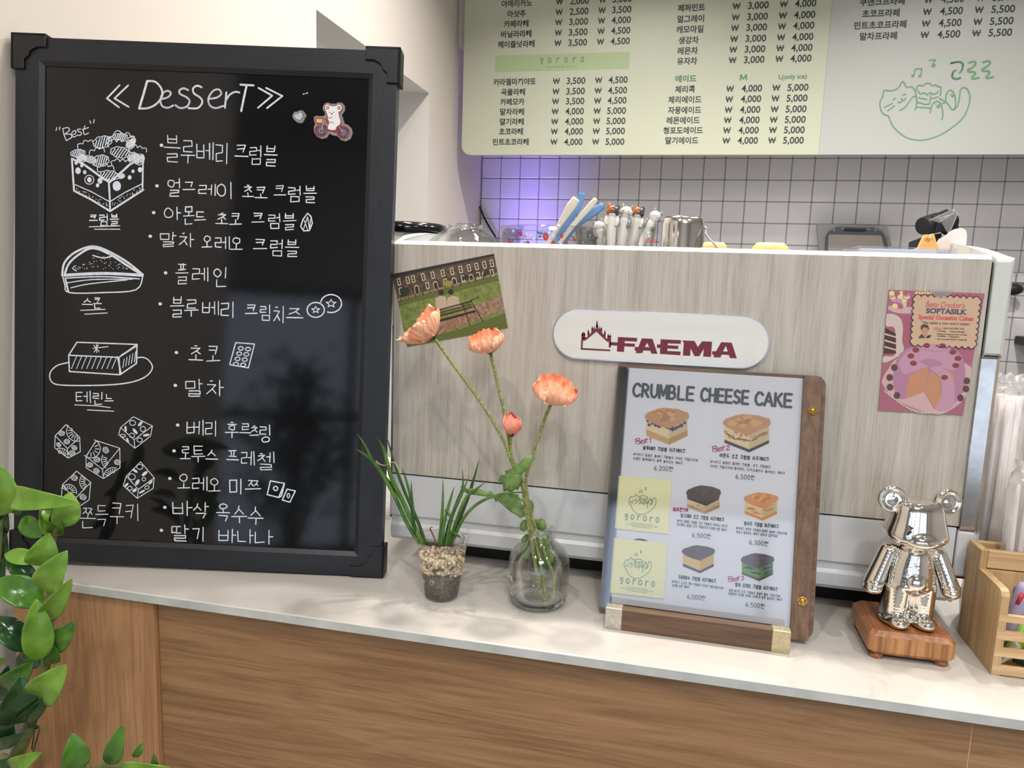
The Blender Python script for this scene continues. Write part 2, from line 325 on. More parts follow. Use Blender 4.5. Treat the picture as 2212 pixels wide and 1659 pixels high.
# front wall of the shop with a window
WX = -1.5
wf = MB().box((2.6, YF-.12, ZF), (XR, YF, CEIL)).box((WX, YF-.12, ZF), (2.6, YF, -.75)).box((WX, YF-.12, .95), (2.6, YF, CEIL))
wf.box((-2.3, YF-.12, ZF), (WX, YF, CEIL))
struct('wall_front', wf, M['white_wall'])
wn = MB()
for x in (WX, -.55, .42, 1.48, 2.54): wn.box((x, YF-.1, -.75), (x+.06, YF-.04, .95))
wn.box((WX, YF-.1, -.75), (2.6, YF-.04, -.69)).box((WX, YF-.1, .89), (2.6, YF-.04, .95)).box((WX, YF-.1, .10), (2.6, YF-.04, .16))
wn = struct('window_1', wn, M['blackm']); MB().box((WX+.06, YF-.075, -.69), (2.54, YF-.069, .89)).build('pane', M['thin'], wn)
# tiled back wall
wb = struct('wall_back', MB().box((-2.2, YB+.0022, ZF), (XR, YB+.12, CEIL)), M['grout'])
T = .08826; TX0 = -.9085; TZ0 = .941; g = .0016
def tile_mb(wd, ht):
    return MB().box((g, 0, -ht+g), (wd-g, .0075, -g), 0, .0022)
tmesh = None; rest = MB()
for j in range(-2, 21):
    for i in range(-1, 46):
        x0 = TX0+(i+.017)*T; z0 = TZ0-j*T
        if i < 0: continue
        near = (-1 <= j <= 4 and i <= 25) or (5 <= j <= 11 and 22 <= i <= 25)
        if near:
            if tmesh is None:
                o = tile_mb(T, T).build('tile', M['tile'], wb, loc=(x0, YB, z0)); tmesh = o.data
            else: link('tile', tmesh, wb, loc=(x0, YB, z0))
        elif x0 < XR-T and z0-T > ZF: rest.box((x0+g, YB, z0-T+g), (x0+T-g, YB+.0075, z0-g))
rest.build('tile_field', M['tile'], wb, kind='stuff')
# soffit that carries the menu board
ys = 1.99
sf = MB().box((XW, ys, onY(985, 100, ys).z), (XR, ys+.39, CEIL)); struct('trim_2', sf, M['cream'])
# ---------------------------------------------------------------- counter
ct = thing('countertop', 'long pale veined quartz countertop running under every item', 'countertop', (0, .1, -.013))
MB().box((-.885, -.164, -.013), (1.6, .62, 0), 0, .0012).build('slab', [M['quartz']], ct)
MB().box((-.884, -.1648, -.0118), (1.6, -.1638, -.0012)).build('front_edge', M['quartz_e'], ct)
cb = thing('counter_base', 'oak laminate counter front below the pale stone top', 'counter', (0, .1, ZF))
jx1 = onY(340, 1300, -.150).x; jx2 = onY(2101, 1572, -.150).x
MB().box((-.86, -.145, ZF), (1.6, .6, -.0135)).build('carcass', M['dark'], cb)
MB().box((-.872, -.158, ZF), (jx1, -.145, -.0135)).build('panel', M['lamV'], cb, label='upright-grained lighter panel at the left end')
MB().box((jx1+.001, -.150, ZF), (jx2-.0008, -.145, -.0135)).build('panel', M['lamH'], cb)
MB().box((jx2+.0008, -.150, ZF), (1.6, -.145, -.0135)).build('panel', M['lamH'], cb)
MB().box((jx2-.0008, -.1495, ZF), (jx2+.0008, -.146, -.0135)).build('panel_joint', M['lamE'], cb)
bc = thing('back_counter', 'white worktop against the tiled wall behind the coffee machine', 'counter', (0, 2.1, ZF))
MB().box((XW+.002, 1.80, -.09), (1.1, YB-.001, -.06), 0, .002).build('worktop', M['white'], bc)
MB().box((XW+.002, 1.83, ZF), (1.1, YB-.001, -.09)).build('cabinet', M['white'], bc)
# ================================================================ stroke lettering (hangul composed from its letters, plus hand drawn latin)
def circ(cx=.5, cy=.5, rx=.5, ry=.5, n=12, a0=-90, a1=270): return [(cx+rx*cos(radians(a0+(a1-a0)*i/n)), cy+ry*sin(radians(a0+(a1-a0)*i/n))) for i in range(n+1)]
JI = {'ㄱ': [[(0, .05), (1, .05), (.75, 1)]], 'ㄴ': [[(0, 0), (0, 1), (1, 1)]], 'ㄷ': [[(1, 0), (0, 0), (0, 1), (1, 1)]],
 'ㄹ': [[(0, 0), (1, 0), (1, .48), (0, .52), (0, 1), (1, 1)]], 'ㅁ': [[(0, 0), (1, 0), (1, 1), (0, 1), (0, 0)]], 'ㅂ': [[(0, 0), (0, 1), (1, 1), (1, 0)], [(0, .5), (1, .5)]],
 'ㅅ': [[(.5, 0), (.4, .5), (0, 1)], [(.45, .4), (1, 1)]], 'ㅇ': [circ()], 'ㅈ': [[(0, 0), (1, 0), (.5, .6), (0, 1)], [(.6, .5), (1, 1)]],
 'ㅊ': [[(.35, -.1), (.65, -.1)], [(0, .22), (1, .22), (.5, .65), (0, 1)], [(.6, .6), (1, 1)]], 'ㅋ': [[(0, 0), (1, 0), (.75, 1)], [(0, .5), (.9, .45)]],
 'ㅌ': [[(1, 0), (0, 0), (0, 1), (1, 1)], [(0, .5), (.9, .5)]], 'ㅍ': [[(0, 0), (1, 0)], [(0, 1), (1, 1)], [(.3, 0), (.35, 1)], [(.7, 0), (.65, 1)]],
 'ㅎ': [[(.35, -.1), (.65, -.1)], [(0, .2), (1, .2)], circ(.5, .68, .35, .32)]}
for d, s_ in (('ㄲ', 'ㄱ'), ('ㄸ', 'ㄷ'), ('ㅃ', 'ㅂ'), ('ㅆ', 'ㅅ'), ('ㅉ', 'ㅈ')): JI[d] = [[(x*.44, y) for x, y in l] for l in JI[s_]]+[[(.56+x*.44, y) for x, y in l] for l in JI[s_]]
JI['ㄶ'] = [[(x*.4, y) for x, y in l] for l in JI['ㄴ']]+[[(.55+x*.45, y) for x, y in l] for l in JI['ㅎ']]
LI = 'ㄱㄲㄴㄷㄸㄹㅁㅂㅃㅅㅆㅇㅈㅉㅊㅋㅌㅍㅎ'; VI = 'ㅏㅐㅑㅒㅓㅔㅕㅖㅗㅘㅙㅚㅛㅜㅝㅞㅟㅠㅡㅢㅣ'; TI = ' ㄱㄲㄳㄴㄵㄶㄷㄹㄺㄻㄼㄽㄾㄿㅀㅁㅂㅄㅅㅆㅇㅈㅊㅋㅌㅍㅎ'
VV = {'ㅏ': [[(.4, 0), (.4, 1)], [(.4, .45), (1, .45)]], 'ㅐ': [[(.1, .05), (.1, .95)], [(.1, .5), (.8, .5)], [(.8, 0), (.8, 1)]], 'ㅑ': [[(.4, 0), (.4, 1)], [(.4, .33), (1, .33)], [(.4, .62), (1, .62)]],
 'ㅓ': [[(.7, 0), (.7, 1)], [(0, .45), (.7, .45)]], 'ㅔ': [[(.5, .05), (.5, .95)], [(0, .45), (.5, .45)], [(1, 0), (1, 1)]], 'ㅕ': [[(.7, 0), (.7, 1)], [(0, .33), (.7, .33)], [(0, .62), (.7, .62)]],
 'ㅖ': [[(.5, .05), (.5, .95)], [(0, .33), (.5, .33)], [(0, .62), (.5, .62)], [(1, 0), (1, 1)]], 'ㅣ': [[(.6, 0), (.6, 1)]]}
VH = {'ㅗ': [[(.5, 0), (.5, .8)], [(0, .8), (1, .8)]], 'ㅛ': [[(.35, 0), (.35, .8)], [(.65, 0), (.65, .8)], [(0, .8), (1, .8)]], 'ㅜ': [[(0, .2), (1, .2)], [(.5, .2), (.5, 1)]],
 'ㅠ': [[(0, .2), (1, .2)], [(.33, .2), (.3, 1)], [(.67, .2), (.7, 1)]], 'ㅡ': [[(0, .5), (1, .5)]]}
VC = {'ㅘ': 'ㅗㅏ', 'ㅚ': 'ㅗㅣ', 'ㅝ': 'ㅜㅓ', 'ㅟ': 'ㅜㅣ', 'ㅢ': 'ㅡㅣ', 'ㅙ': 'ㅗㅐ', 'ㅞ': 'ㅜㅔ'}
def fitb(st, b): x0, y0, x1, y1 = b; return [[(x0+x*(x1-x0), y0+y*(y1-y0)) for x, y in l] for l in st]
LAT = {
 '0': [circ(.5, .5, .38, .5)], '2': [[(.12, .25), (.2, .05), (.5, 0), (.82, .1), (.85, .35), (.5, .65), (.1, 1), (.92, 1)]], '3': [[(.15, .1), (.5, 0), (.82, .15), (.75, .42), (.4, .48), (.8, .58), (.88, .82), (.5, 1), (.12, .9)]],
 '5': [[(.85, 0), (.25, 0), (.2, .45), (.55, .4), (.88, .6), (.8, .9), (.45, 1), (.12, .9)]], '6': [[(.78, 0), (.4, .2), (.15, .6), (.2, .88), (.5, 1), (.82, .88), (.85, .62), (.5, .48), (.2, .65)]],
 '1': [[(.25, .2), (.55, 0), (.5, 1)]], ',': [[(.35, .92), (.2, 1.15)]], '.': [[(.3, .97), (.34, 1)]], '(': [[(.6, -.05), (.3, .5), (.6, 1.05)]], ')': [[(.4, -.05), (.7, .5), (.4, 1.05)]],
 'C': [[(.9, .18), (.7, .03), (.4, .02), (.12, .3), (.08, .65), (.3, .95), (.65, 1), (.9, .85)]], 'R': [[(.12, 1), (.12, 0), (.55, .02), (.82, .2), (.75, .45), (.12, .52)], [(.4, .52), (.9, 1)]],
 'U': [[(.1, 0), (.1, .65), (.3, .95), (.6, .98), (.85, .75), (.88, 0)]], 'M': [[(.05, 1), (.12, 0), (.5, .8), (.9, 0), (.98, 1)]], 'B': [[(.12, 0), (.12, 1), (.6, 1), (.88, .8), (.8, .55), (.12, .48)], [(.12, 0), (.55, 0), (.78, .2), (.65, .45)]],
 'L': [[(.15, 0), (.15, 1), (.85, 1)]], 'E': [[(.88, 0), (.12, 0), (.12, 1), (.9, 1)], [(.12, .5), (.8, .5)]], 'H': [[(.12, 0), (.12, 1)], [(.88, 0), (.88, 1)], [(.12, .5), (.88, .5)]],
 'S': [[(.85, .12), (.5, 0), (.18, .15), (.25, .42), (.75, .58), (.85, .85), (.5, 1), (.12, .88)]], 'A': [[(.02, 1), (.48, 0), (.95, 1)], [(.2, .66), (.78, .66)]], 'K': [[(.15, 0), (.15, 1)], [(.85, 0), (.15, .58)], [(.38, .42), (.92, 1)]],
 'g': [circ(.5, .3, .35, .3, 10), [(.85, .05), (.8, .9), (.5, 1.25), (.3, 1.1)]], 'o': [circ(.5, .5, .42, .5, 10)], 'r': [[(.3, .05), (.22, 1)], [(.25, .5), (.5, .16), (.8, .06), (1., .14)]]}
def syl(ch):
    if ch in LAT: return LAT[ch]
    if not ('가' <= ch <= '힣'): return []
    n = ord(ch)-0xAC00; L_, V_, T_ = LI[n//588], VI[n % 588//28], TI[n % 28]; f = T_ != ' '; out = []
    if V_ in VV:
        wv = .52 if V_ not in 'ㅔㅐㅖ' else .44
        out += fitb(JI[L_], (.04, .1, wv, .5 if f else .85)); out += fitb(VV[V_], (wv+.1, 0, .97, .56 if f else 1))
    elif V_ in VH:
        if f: out += fitb(JI[L_], (.22, .02, .78, .3))+fitb(VH[V_], (.02, .34, .98, .58))
        else: out += fitb(JI[L_], (.2, .04, .8, .5))+fitb(VH[V_], (.02, .56, .98, .98))
    else:
        a, b = VC[V_]
        if f: out += fitb(JI[L_], (.12, .02, .52, .3))+fitb(VH[a], (.02, .32, .62, .56))+fitb(VV[b], (.6, 0, .98, .62))
        else: out += fitb(JI[L_], (.12, .05, .52, .45))+fitb(VH[a], (.02, .52, .62, .9))+fitb(VV[b], (.6, 0, .98, 1))
    if f: out += fitb(JI.get(T_, JI['ㄹ']), (.2, .68, .82, 1))
    return out
def jit(l, a): return [(x+random.uniform(-a, a), y+random.uniform(-a, a)) for x, y in l]
def glyph(mb, S, ch, b, wd, off, m=0, j=.02, caps=True):
    """one glyph in a uv box (u0, vtop, u1, vbottom)"""
    u0, v0, u1, v1 = b
    for l in syl(ch): mb.stroke(S, [(u0+x*(u1-u0), v0+y*(v1-v0)) for x, y in jit(l, j)], wd, off, m, caps)
def pxbox(S, a, b):
    p = S.uv(*a); q = S.uv(*b); return (p[0], p[1], q[0], q[1])
def line(mb, S, text, a, b, h, wd, off, m=0, caps=False, gap=.1, slant=0, j=.02):
    """text between two photo points (left and right end of its centre line), h in photo pixels"""
    p = V(S.uv(*a)); q = V(S.uv(*b)); s = (V(S.uv(a[0], a[1]-h/2))-V(S.uv(a[0], a[1]+h/2))).length
    adv = [(1. if '가' <= c <= '힣' else .55 if c == ' ' else .35 if c in ',.()' else .72) for c in text]; tot = sum(adv); L = (q-p).length; d = (q-p).normalized(); n = V((-d.y, d.x)); x = 0
    for c, w_ in zip(text, adv):
        cw = L*w_/tot
        for l in syl(c):
            pts = []
            for gx, gy in jit(l, j):
                r = p+d*(x+cw*(gap/2+gx*(1-gap)))+n*(s*(.5-gy)); r = r+d*(slant*s*(.5-gy)); pts.append((r.x, r.y))
            mb.stroke(S, pts, wd, off, m, caps)
        x += cw
# printed type through the built-in font, one cached mesh per string
FT = {}
def glyphs(txt, bold=0, sp=1):
    k = (txt, bold, sp)
    if k in FT: return FT[k]
    c = bpy.data.curves.new('type', 'FONT'); c.body = txt; c.size = 1; c.align_x = 'CENTER'; c.offset = bold; c.space_character = sp; c.resolution_u = 3
    o = bpy.data.objects.new('type', c); COL.objects.link(o); dg = bpy.context.evaluated_depsgraph_get(); me = bpy.data.meshes.new_from_object(o.evaluated_get(dg))
    vs = [(v.co.x, v.co.y) for v in me.vertices]; fs = [tuple(p.vertices) for p in me.polygons]
    bpy.data.objects.remove(o); bpy.data.curves.remove(c); bpy.data.meshes.remove(me)
    if vs:
        xs = [v[0] for v in vs]; ys_ = [v[1] for v in vs]; cx = (min(xs)+max(xs))/2
        vs = [(x-cx, y-.36) for x, y in vs]; w_ = max(xs)-min(xs)
    else: w_ = 1
    FT[k] = (vs, fs, w_); return FT[k]
def typ(mb, S, txt, c, size, off, m=0, bold=.012, width=None, ang=0, shear=0, sp=1, at='c'):
    vs, fs, w_ = glyphs(txt, bold, sp); kx = size if width is None else width/w_; u, v = c; ca, sa = cos(ang), sin(ang)
    sh = {'c': 0, 'l': kx*w_/2, 'r': -kx*w_/2}[at]
    out = []
    for x, y in vs:
        a = (x+shear*y)*kx+sh; b = y*size; out.append(S.p(u+a*ca-b*sa, v+a*sa+b*ca, off))
    mb.add(out, fs, m)
# ================================================================ coffee machine
YPL = .035; KS = (YPL-CAM.y)/(0-CAM.y)
class KB(MB):
    def build(s, *a, **k):
        s.v = [(x*KS, y+YPL, max(0, CAM.z+(z-CAM.z)*KS)) for x, y, z in s.v]; return MB.build(s, *a, **k)
mc = thing('coffee_machine', 'wide white and ash-panelled coffee machine filling the middle of the counter', 'coffee machine', (-.018, .25, 0))
PF = Surf((0, YPL, 0))                                       # the machine's flat front plane
xl, xr = -.3795, .3452
fp = KB(); prof = [(0, .1462), (0, .4633), (.0065, .4685), (.02, .4685), (.02, .1462)]
n = len(prof); fp.add([(xl, y, z) for y, z in prof]+[(xr, y, z) for y, z in prof], [(0, 1, n+1, n), (0+3, 4, n+4, n+3), (4, 0, n, n+4), tuple(range(n-1, -1, -1)), tuple(range(n, 2*n))], 0)
fp.add([(xl, 0, .4633), (xr, 0, .4633), (xr, .0065, .4685), (xl, .0065, .4685), (xl, .02, .4685), (xr, .02, .4685)], [(0, 3, 2, 1), (3, 4, 5, 2)], 1)
fp.build('front_panel', [M['panel'], M['panel_edge_lit']], mc)
KB().box((xl-.004, .004, .08), (xr+.018, .02, .46)).build('backing', M['dark'], mc)
fa = KB(); Z = [(0.0, .1440), (0.0, .086), (.0035, .0825), (.0035, .0745), (0.0, .0700), (0.0, .0545), (.006, .0485), (.03, .0485), (.03, .1440)]
n = len(Z); xa, xb = -.381, .343; xc = .3285
fa.add([(xa, y, z) for y, z in Z]+[(xb, y, z) for y, z in Z], [(i, (i+1) % n, n+(i+1) % n, n+i) for i in range(n)]+[tuple(range(n)), tuple(range(2*n-1, n-1, -1))])
fa.f = [f[::-1] for f in fa.f]; fa.build('lower_fascia', M['white'], mc)
KB().box((-.36, .03, .0485), (.33, .46, .46)).build('body', M['white'], mc)
KB().box((-.35, .055, .006), (.33, .45, .0485)).build('gap_shade_box', M['dark'], mc, label='added dark box for the shade under the body')  # box added to darken the shaded gap between body and counter
# side cheeks, arched above, mirrored left and right
def arc_z(y): return .4633+.030*(1-((y-.24)/.26)**2)-.030*(1-(.24/.26)**2) if y < .5 else .4633
def cheek(sx, x0, x1, zb, zt, name, m, y0=0., cham=0, label=None):
    ys_ = [y0+(.48-y0)*i/16 for i in range(17)]; P = [(y, zb) for y in ys_]+[(y, min(zt, arc_z(y)) if zt > .46 else zt) for y in reversed(ys_)]
    n = len(P); mb = KB()
    def xo(x, y): return x
    a = [(x0, y, z) for y, z in P]; b = [(x1-sx*cham*max(0, 1-(y-y0)/.09), y, z) for y, z in P]
    fs = [(i, (i+1) % n, n+(i+1) % n, n+i) for i in range(n)]; h = 17
    for i in range(h-1): fs += [(i, i+1, 2*h-2-i, 2*h-1-i), (n+i, n+2*h-1-i, n+2*h-2-i, n+i+1)]
    if sx < 0: fs = [f[::-1] for f in fs]
    fs = [f[::-1] for f in fs]
    mb.add(a+b, fs); o = mb.build(name, m, mc, label=label)
    mod = o.modifiers.new('b', 'BEVEL'); mod.width = .0025; mod.segments = 2; mod.limit_method = 'ANGLE'
    return o
cheek(1, .3478, .3672, .3535, .5, 'side_panel', M['white_w'])
cheek(-1, -.3815, -.399, .3535, .5, 'side_panel', M['white_w'], .003, .0165)
cheek(1, .3445, .3655, .1412, .3520, 'chrome_trim', M['chrome'], label='chrome side trim')
cheek(-1, -.3815, -.399, .1412, .3520, 'chrome_trim', M['chrome'], .003, .0165, label='chrome side trim')
cheek(1, .3440, .3672, .0830, .1400, 'corner_block', M['white'])
cheek(-1, -.3820, -.399, .0830, .1400, 'corner_block', M['white'], .003, .0165)
KB().box((.3440, .002, .0485), (.3500, .2, .0815), 0, .002).build('drip_tray_end', M['white'], mc)
KB().box((-.36, .02, .4555), (.345, .46, .4600)).build('cup_tray', M['steel'], mc)
KB().box((-.375, .44, .40), (.345, .46, .478)).build('rear_rail', M['white'], mc)
for x, y in ((-.30, .07), (.27, .07), (-.30, .40), (.27, .40)): KB().lathe([(.0, 0), (.024, 0), (.024, .012), (.018, .018), (.018, .0485), (0, .0485)], (x, y, 0), 20).build('foot', M['rubber'], mc)
# badge
c = Crop(1180, 640, 4.254)
bd = [PF.uv(*q) for q in c((285, 112), (1840, 178), (65, 340), (2047, 400), (285, 572), (1800, 662))]
zc = (bd[0][1]+bd[4][1]+bd[1][1]+bd[5][1])/4; hr = (bd[0][1]-bd[4][1]+bd[1][1]-bd[5][1])/4; x0 = bd[2][0]+hr; x1 = bd[3][0]-hr
def stadium(r): return [(x1+r*cos(a), zc+r*sin(a)) for a in [radians(-90+180*i/20) for i in range(21)]]+[(x0+r*cos(a), zc+r*sin(a)) for a in [radians(90+180*i/20) for i in range(21)]]
b = MB().prism(PF, stadium(hr), .0002, .0050).build('badge', M['chrome'], mc, label='chrome-rimmed oval name badge')
MB().prism(PF, stadium(hr-.0016), .0050, .0060).build('face', M['badge'], b)
lg = MB(); O = .0062
def pl(pts, off=O, m=0, S=PF, C=c, mb=None): (mb or lg).poly(S, [S.uv(*q) for q in C(*pts)], off, m)
for P in ([(652, 503), (662, 370), (838, 380), (835, 413), (724, 407), (723, 428), (818, 432), (815, 461), (721, 456), (717, 508)],
          [(590, 417), (658, 421), (656, 450), (590, 446)],
          [(850, 520), (825, 516), (830, 497), (814, 494), (816, 462), (848, 463), (880, 383), (978, 388), (1024, 525), (966, 522), (958, 497), (895, 494), (885, 517)],
          [(1045, 525), (1047, 472), (1017, 470), (1019, 438), (1049, 439), (1053, 391), (1238, 400), (1236, 434), (1118, 429), (1116, 446), (1214, 451), (1212, 481), (1114, 476), (1113, 498), (1235, 504), (1232, 538)],
          [(1255, 540), (1264, 425), (1250, 402), (1361, 407), (1392, 462), (1432, 410), (1522, 414), (1512, 553), (1440, 549), (1447, 478), (1405, 547), (1360, 545), (1326, 475), (1322, 543)],
          [(1560, 557), (1533, 555), (1540, 535), (1522, 532), (1524, 500), (1558, 502), (1605, 418), (1702, 423), (1748, 566), (1684, 563), (1676, 535), (1610, 532), (1598, 558)]): pl(P)
for P in ([(908, 462), (948, 464), (928, 425)], [(1622, 502), (1665, 504), (1648, 452)]): pl(P, O+.0002, 1)
pl([(322, 487), (330, 340), (346, 325), (362, 340), (360, 378), (343, 404), (339, 472), (592, 486), (591, 501)])
pl([(343, 404), (345, 372), (384, 372), (384, 330), (400, 330), (402, 348), (418, 330), (420, 290), (458, 300), (463, 262), (480, 262), (482, 302), (518, 292), (518, 335), (535, 350), (540, 330), (549, 335), (550, 380), (565, 388), (566, 355), (600, 362), (598, 467), (579, 466), (579, 415), (562, 414), (465, 322), (380, 392), (362, 404)])
for x, y0, y1, hw in ((338, 325, 362, 6), (357, 325, 362, 6), (392, 297, 345, 7), (428, 268, 300, 6), (446, 268, 300, 6), (471, 218, 280, 8), (492, 268, 300, 6), (511, 272, 305, 6), (543, 303, 350, 7), (575, 335, 370, 6), (594, 338, 370, 6)): pl([(x, y0), (x-hw, y0+24), (x-hw, y1), (x+hw, y1), (x+hw, y0+24)])
lg.build('lettering', [M['maroon'], M['badge']], b)
# ================================================================ blackboard
BS = Surf((-.8928, .8268-.96, .0064), radians(11.69), radians(5.01), radians(.45)); BW, BH = .5192, .7204
bb = thing('blackboard', 'large black-framed gloss writing board of desserts leaning beside the coffee machine', 'board', tuple(BS.p(BW/2, 0)))
c1 = Crop(0, 50, 2.5523); c2 = Crop(0, 650, 2.5523); c7 = Crop(0, 0, 4.809)
i0 = BS.uv(*c7((448, 690))[0]); i1 = BS.uv(*c2((1952, 1380))[0]); i2 = BS.uv(*c1((2030, 292))[0]); i3 = BS.uv(*c2((225, 1310))[0])
FWl, FWr = (i0[0]+i3[0])/2, (i1[0]+i2[0])/2; FT_, FB = (i0[1]+i2[1])/2, (i1[1]+i3[1])/2
D = .022
def rail(P, m):                                            # mitred rail with an inner moulding step
    mb = MB(); mb.prism(BS, P, -D, 0); return mb.build('frame_rail', m, bb)
st = .006
rail([(0, 0), (0, BH), (FWl-st, FT_+st), (FWl-st, FB-st)], M['frame']); rail([(BW, BH), (BW, 0), (FWr+st, FB-st), (FWr+st, FT_+st)], M['frame'])
rail([(0, BH), (BW, BH), (FWr+st, FT_+st), (FWl-st, FT_+st)], M['frame_x']); rail([(0, 0), (FWl-st, FB-st), (FWr+st, FB-st), (BW, 0)], M['frame_x'])
for P, m in (([(FWl-st, FB-st), (FWl-st, FT_+st), (FWl, FT_), (FWl, FB)], 'frame'), ([(FWr+st, FT_+st), (FWr+st, FB-st), (FWr, FB), (FWr, FT_)], 'frame'), ([(FWl-st, FT_+st), (FWr+st, FT_+st), (FWr, FT_), (FWl, FT_)], 'frame_x'), ([(FWr+st, FB-st), (FWl-st, FB-st), (FWl, FB), (FWr, FB)], 'frame_x')):
    mb = MB(); q = [BS.p(u, v, 0) for u, v in P[:2]]+[BS.p(u, v, -.004) for u, v in P[2:]]; k = [BS.p(u, v, -D) for u, v in P]
    mb.add(q+k, [(3, 2, 1, 0), (2, 3, 7, 6), (0, 1, 5, 4), (4, 5, 6, 7)]); mb.build('inner_moulding', M[m], bb)
pn = MB().prism(BS, [(FWl-.003, FB-.003), (FWr+.003, FB-.003), (FWr+.003, FT_+.003), (FWl-.003, FT_+.003)], -.012, -.0055).build('writing_panel', M['board'], bb)
MB().prism(BS, [(.02, .02), (BW-.02, .02), (BW-.02, BH-.02), (.02, BH-.02)], -.020, -.013).build('back_board', M['blackm'], bb)
# corner brackets
e = .0045
for sx, sy in ((0, 0), (1, 0), (0, 1), (1, 1)):
    def q(u, v): return ((BW-u if sx else u), (BH-v if sy else v))
    arm, ar = .043, .0175
    P = [(-e, -e), (arm, -e), (arm, ar-.004), (arm-.013, ar-.004), (arm-.014, ar-.002)]+[(ar+.0025+(arm-.014-ar-.0025)*(1-sin(radians(t))), ar-.002+(arm-.014-ar-.0025)*(1-cos(radians(t)))) for t in (15, 30, 45, 60, 75, 90)]+[(ar-.004, arm-.013), (ar-.004, arm), (-e, arm)]
    mb = MB(); mb.prism(BS, [q(u, max(v, 0) if not sy else v) for u, v in P], .0, .0035)
    if sy: mb.prism(BS, [q(*t) for t in [(-e, -e), (arm, -e), (arm, -.0002), (-e, -.0002)]], -D-.003, .0035)
    mb.prism(BS, [q(*t) for t in [(-e, 0 if not sy else -e), (-.0002, 0 if not sy else -e), (-.0002, arm), (-e, arm)]], -D-.003, .0035)
    if not (sx == 0): mb.prism(BS, [q(*t) for t in [(-e, -.0001), (0, -.0001), (0, arm), (-e, arm)]], -D-.003, .0035)
    o = mb.build('corner_bracket', M['bracket'], bb); md = o.modifiers.new('b', 'BEVEL'); md.width = .0008; md.segments = 2; md.limit_method = 'ANGLE'
BO = -.0052; wr = MB(); K = .00058                          # one photo pixel on the board, metres
def uvs(C, *pts): return [BS.uv(*q) for q in C(*pts)]
def st_(C, pts, w_=2.4, closed=False, mb=None): (mb or wr).stroke(BS, uvs(C, *pts), w_*K, BO, 0, True, closed)
def smooth(pts, n=4):
    out = []
    for i in range(len(pts)-1):
        p0 = pts[max(i-1, 0)]; p1 = pts[i]; p2 = pts[i+1]; p3 = pts[min(i+2, len(pts)-1)]
        for k in range(n):
            t = k/n; out.append(tuple(.5*(2*p1[a]+(-p0[a]+p2[a])*t+(2*p0[a]-5*p1[a]+4*p2[a]-p3[a])*t*t+(-p0[a]+3*p1[a]-3*p2[a]+p3[a])*t**3) for a in range(2)))
    return out+[pts[-1]]
def words(C, rows, w_=2.6):
    for bul, items in rows:
        if bul: u, v = BS.uv(*C(bul)[0]); wr.disc(BS, (u, v), 4.4*K, BO, 0, 10, 3.9*K)
        for ch, x0, y0, x1, y1 in items:
            (ax, ay), (bx, by) = C((x0, y0), (x1, y1)); p = BS.uv(ax, ay); q = BS.uv(bx, ay); r = BS.uv(ax, by)
            dx = (q[0]-p[0], q[1]-p[1]); dy = (r[0]-p[0], r[1]-p[1])
            for l in syl(ch):
                wr.stroke(BS, [(p[0]+dx[0]*x+dy[0]*y, p[1]+dx[1]*x+dy[1]*y) for x, y in jit(l, .025)], w_*K*random.uniform(.9, 1.1), BO)
words(c1, [((880, 668), [('블', 895, 612, 985, 760), ('루', 988, 640, 1065, 768), ('베', 1072, 655, 1170, 750), ('리', 1180, 655, 1255, 772), ('크', 1285, 665, 1360, 748), ('럼', 1368, 672, 1442, 775), ('블', 1448, 668, 1524, 782)]),
 ((855, 893), [('얼', 912, 850, 990, 948), ('그', 1000, 870, 1066, 925), ('레', 1085, 885, 1180, 945), ('이', 1185, 875, 1280, 962), ('초', 1328, 890, 1392, 960), ('코', 1396, 898, 1466, 966), ('크', 1502, 890, 1570, 960), ('럼', 1582, 895, 1658, 980), ('블', 1668, 892, 1740, 985)]),
 ((837, 1041), [('아', 890, 1010, 992, 1080), ('몬', 1000, 1008, 1062, 1105), ('드', 1064, 1035, 1124, 1095), ('초', 1180, 1045, 1250, 1108), ('코', 1258, 1042, 1325, 1112), ('크', 1380, 1042, 1450, 1108), ('럼', 1470, 1048, 1545, 1128), ('블', 1552, 1045, 1626, 1135)]),
 ((818, 1172), [('말', 872, 1150, 965, 1228), ('차', 978, 1155, 1062, 1230), ('오', 1105, 1168, 1162, 1238), ('레', 1175, 1175, 1258, 1242), ('오', 1262, 1178, 1328, 1250), ('크', 1390, 1188, 1466, 1255), ('럼', 1482, 1190, 1560, 1280), ('블', 1566, 1190, 1642, 1285)]),
 ((903, 1375), [('플', 960, 1325, 1030, 1434), ('레', 1048, 1345, 1142, 1420), ('인', 1168, 1345, 1250, 1448)]),
 ((873, 1547), [('블', 930, 1508, 1005, 1618), ('루', 1008, 1520, 1085, 1616), ('베', 1105, 1532, 1200, 1608), ('리', 1208, 1535, 1292, 1622), ('크', 1345, 1552, 1412, 1615), ('림', 1425, 1552, 1490, 1638), ('치', 1500, 1562, 1566, 1652), ('즈', 1570, 1572, 1664, 1638)]),
 (None, [('크', 480, 1052, 526, 1095), ('럼', 535, 1050, 588, 1112), ('블', 594, 1048, 644, 1112), ('스', 440, 1515, 500, 1560), ('콘', 502, 1512, 548, 1572)])])
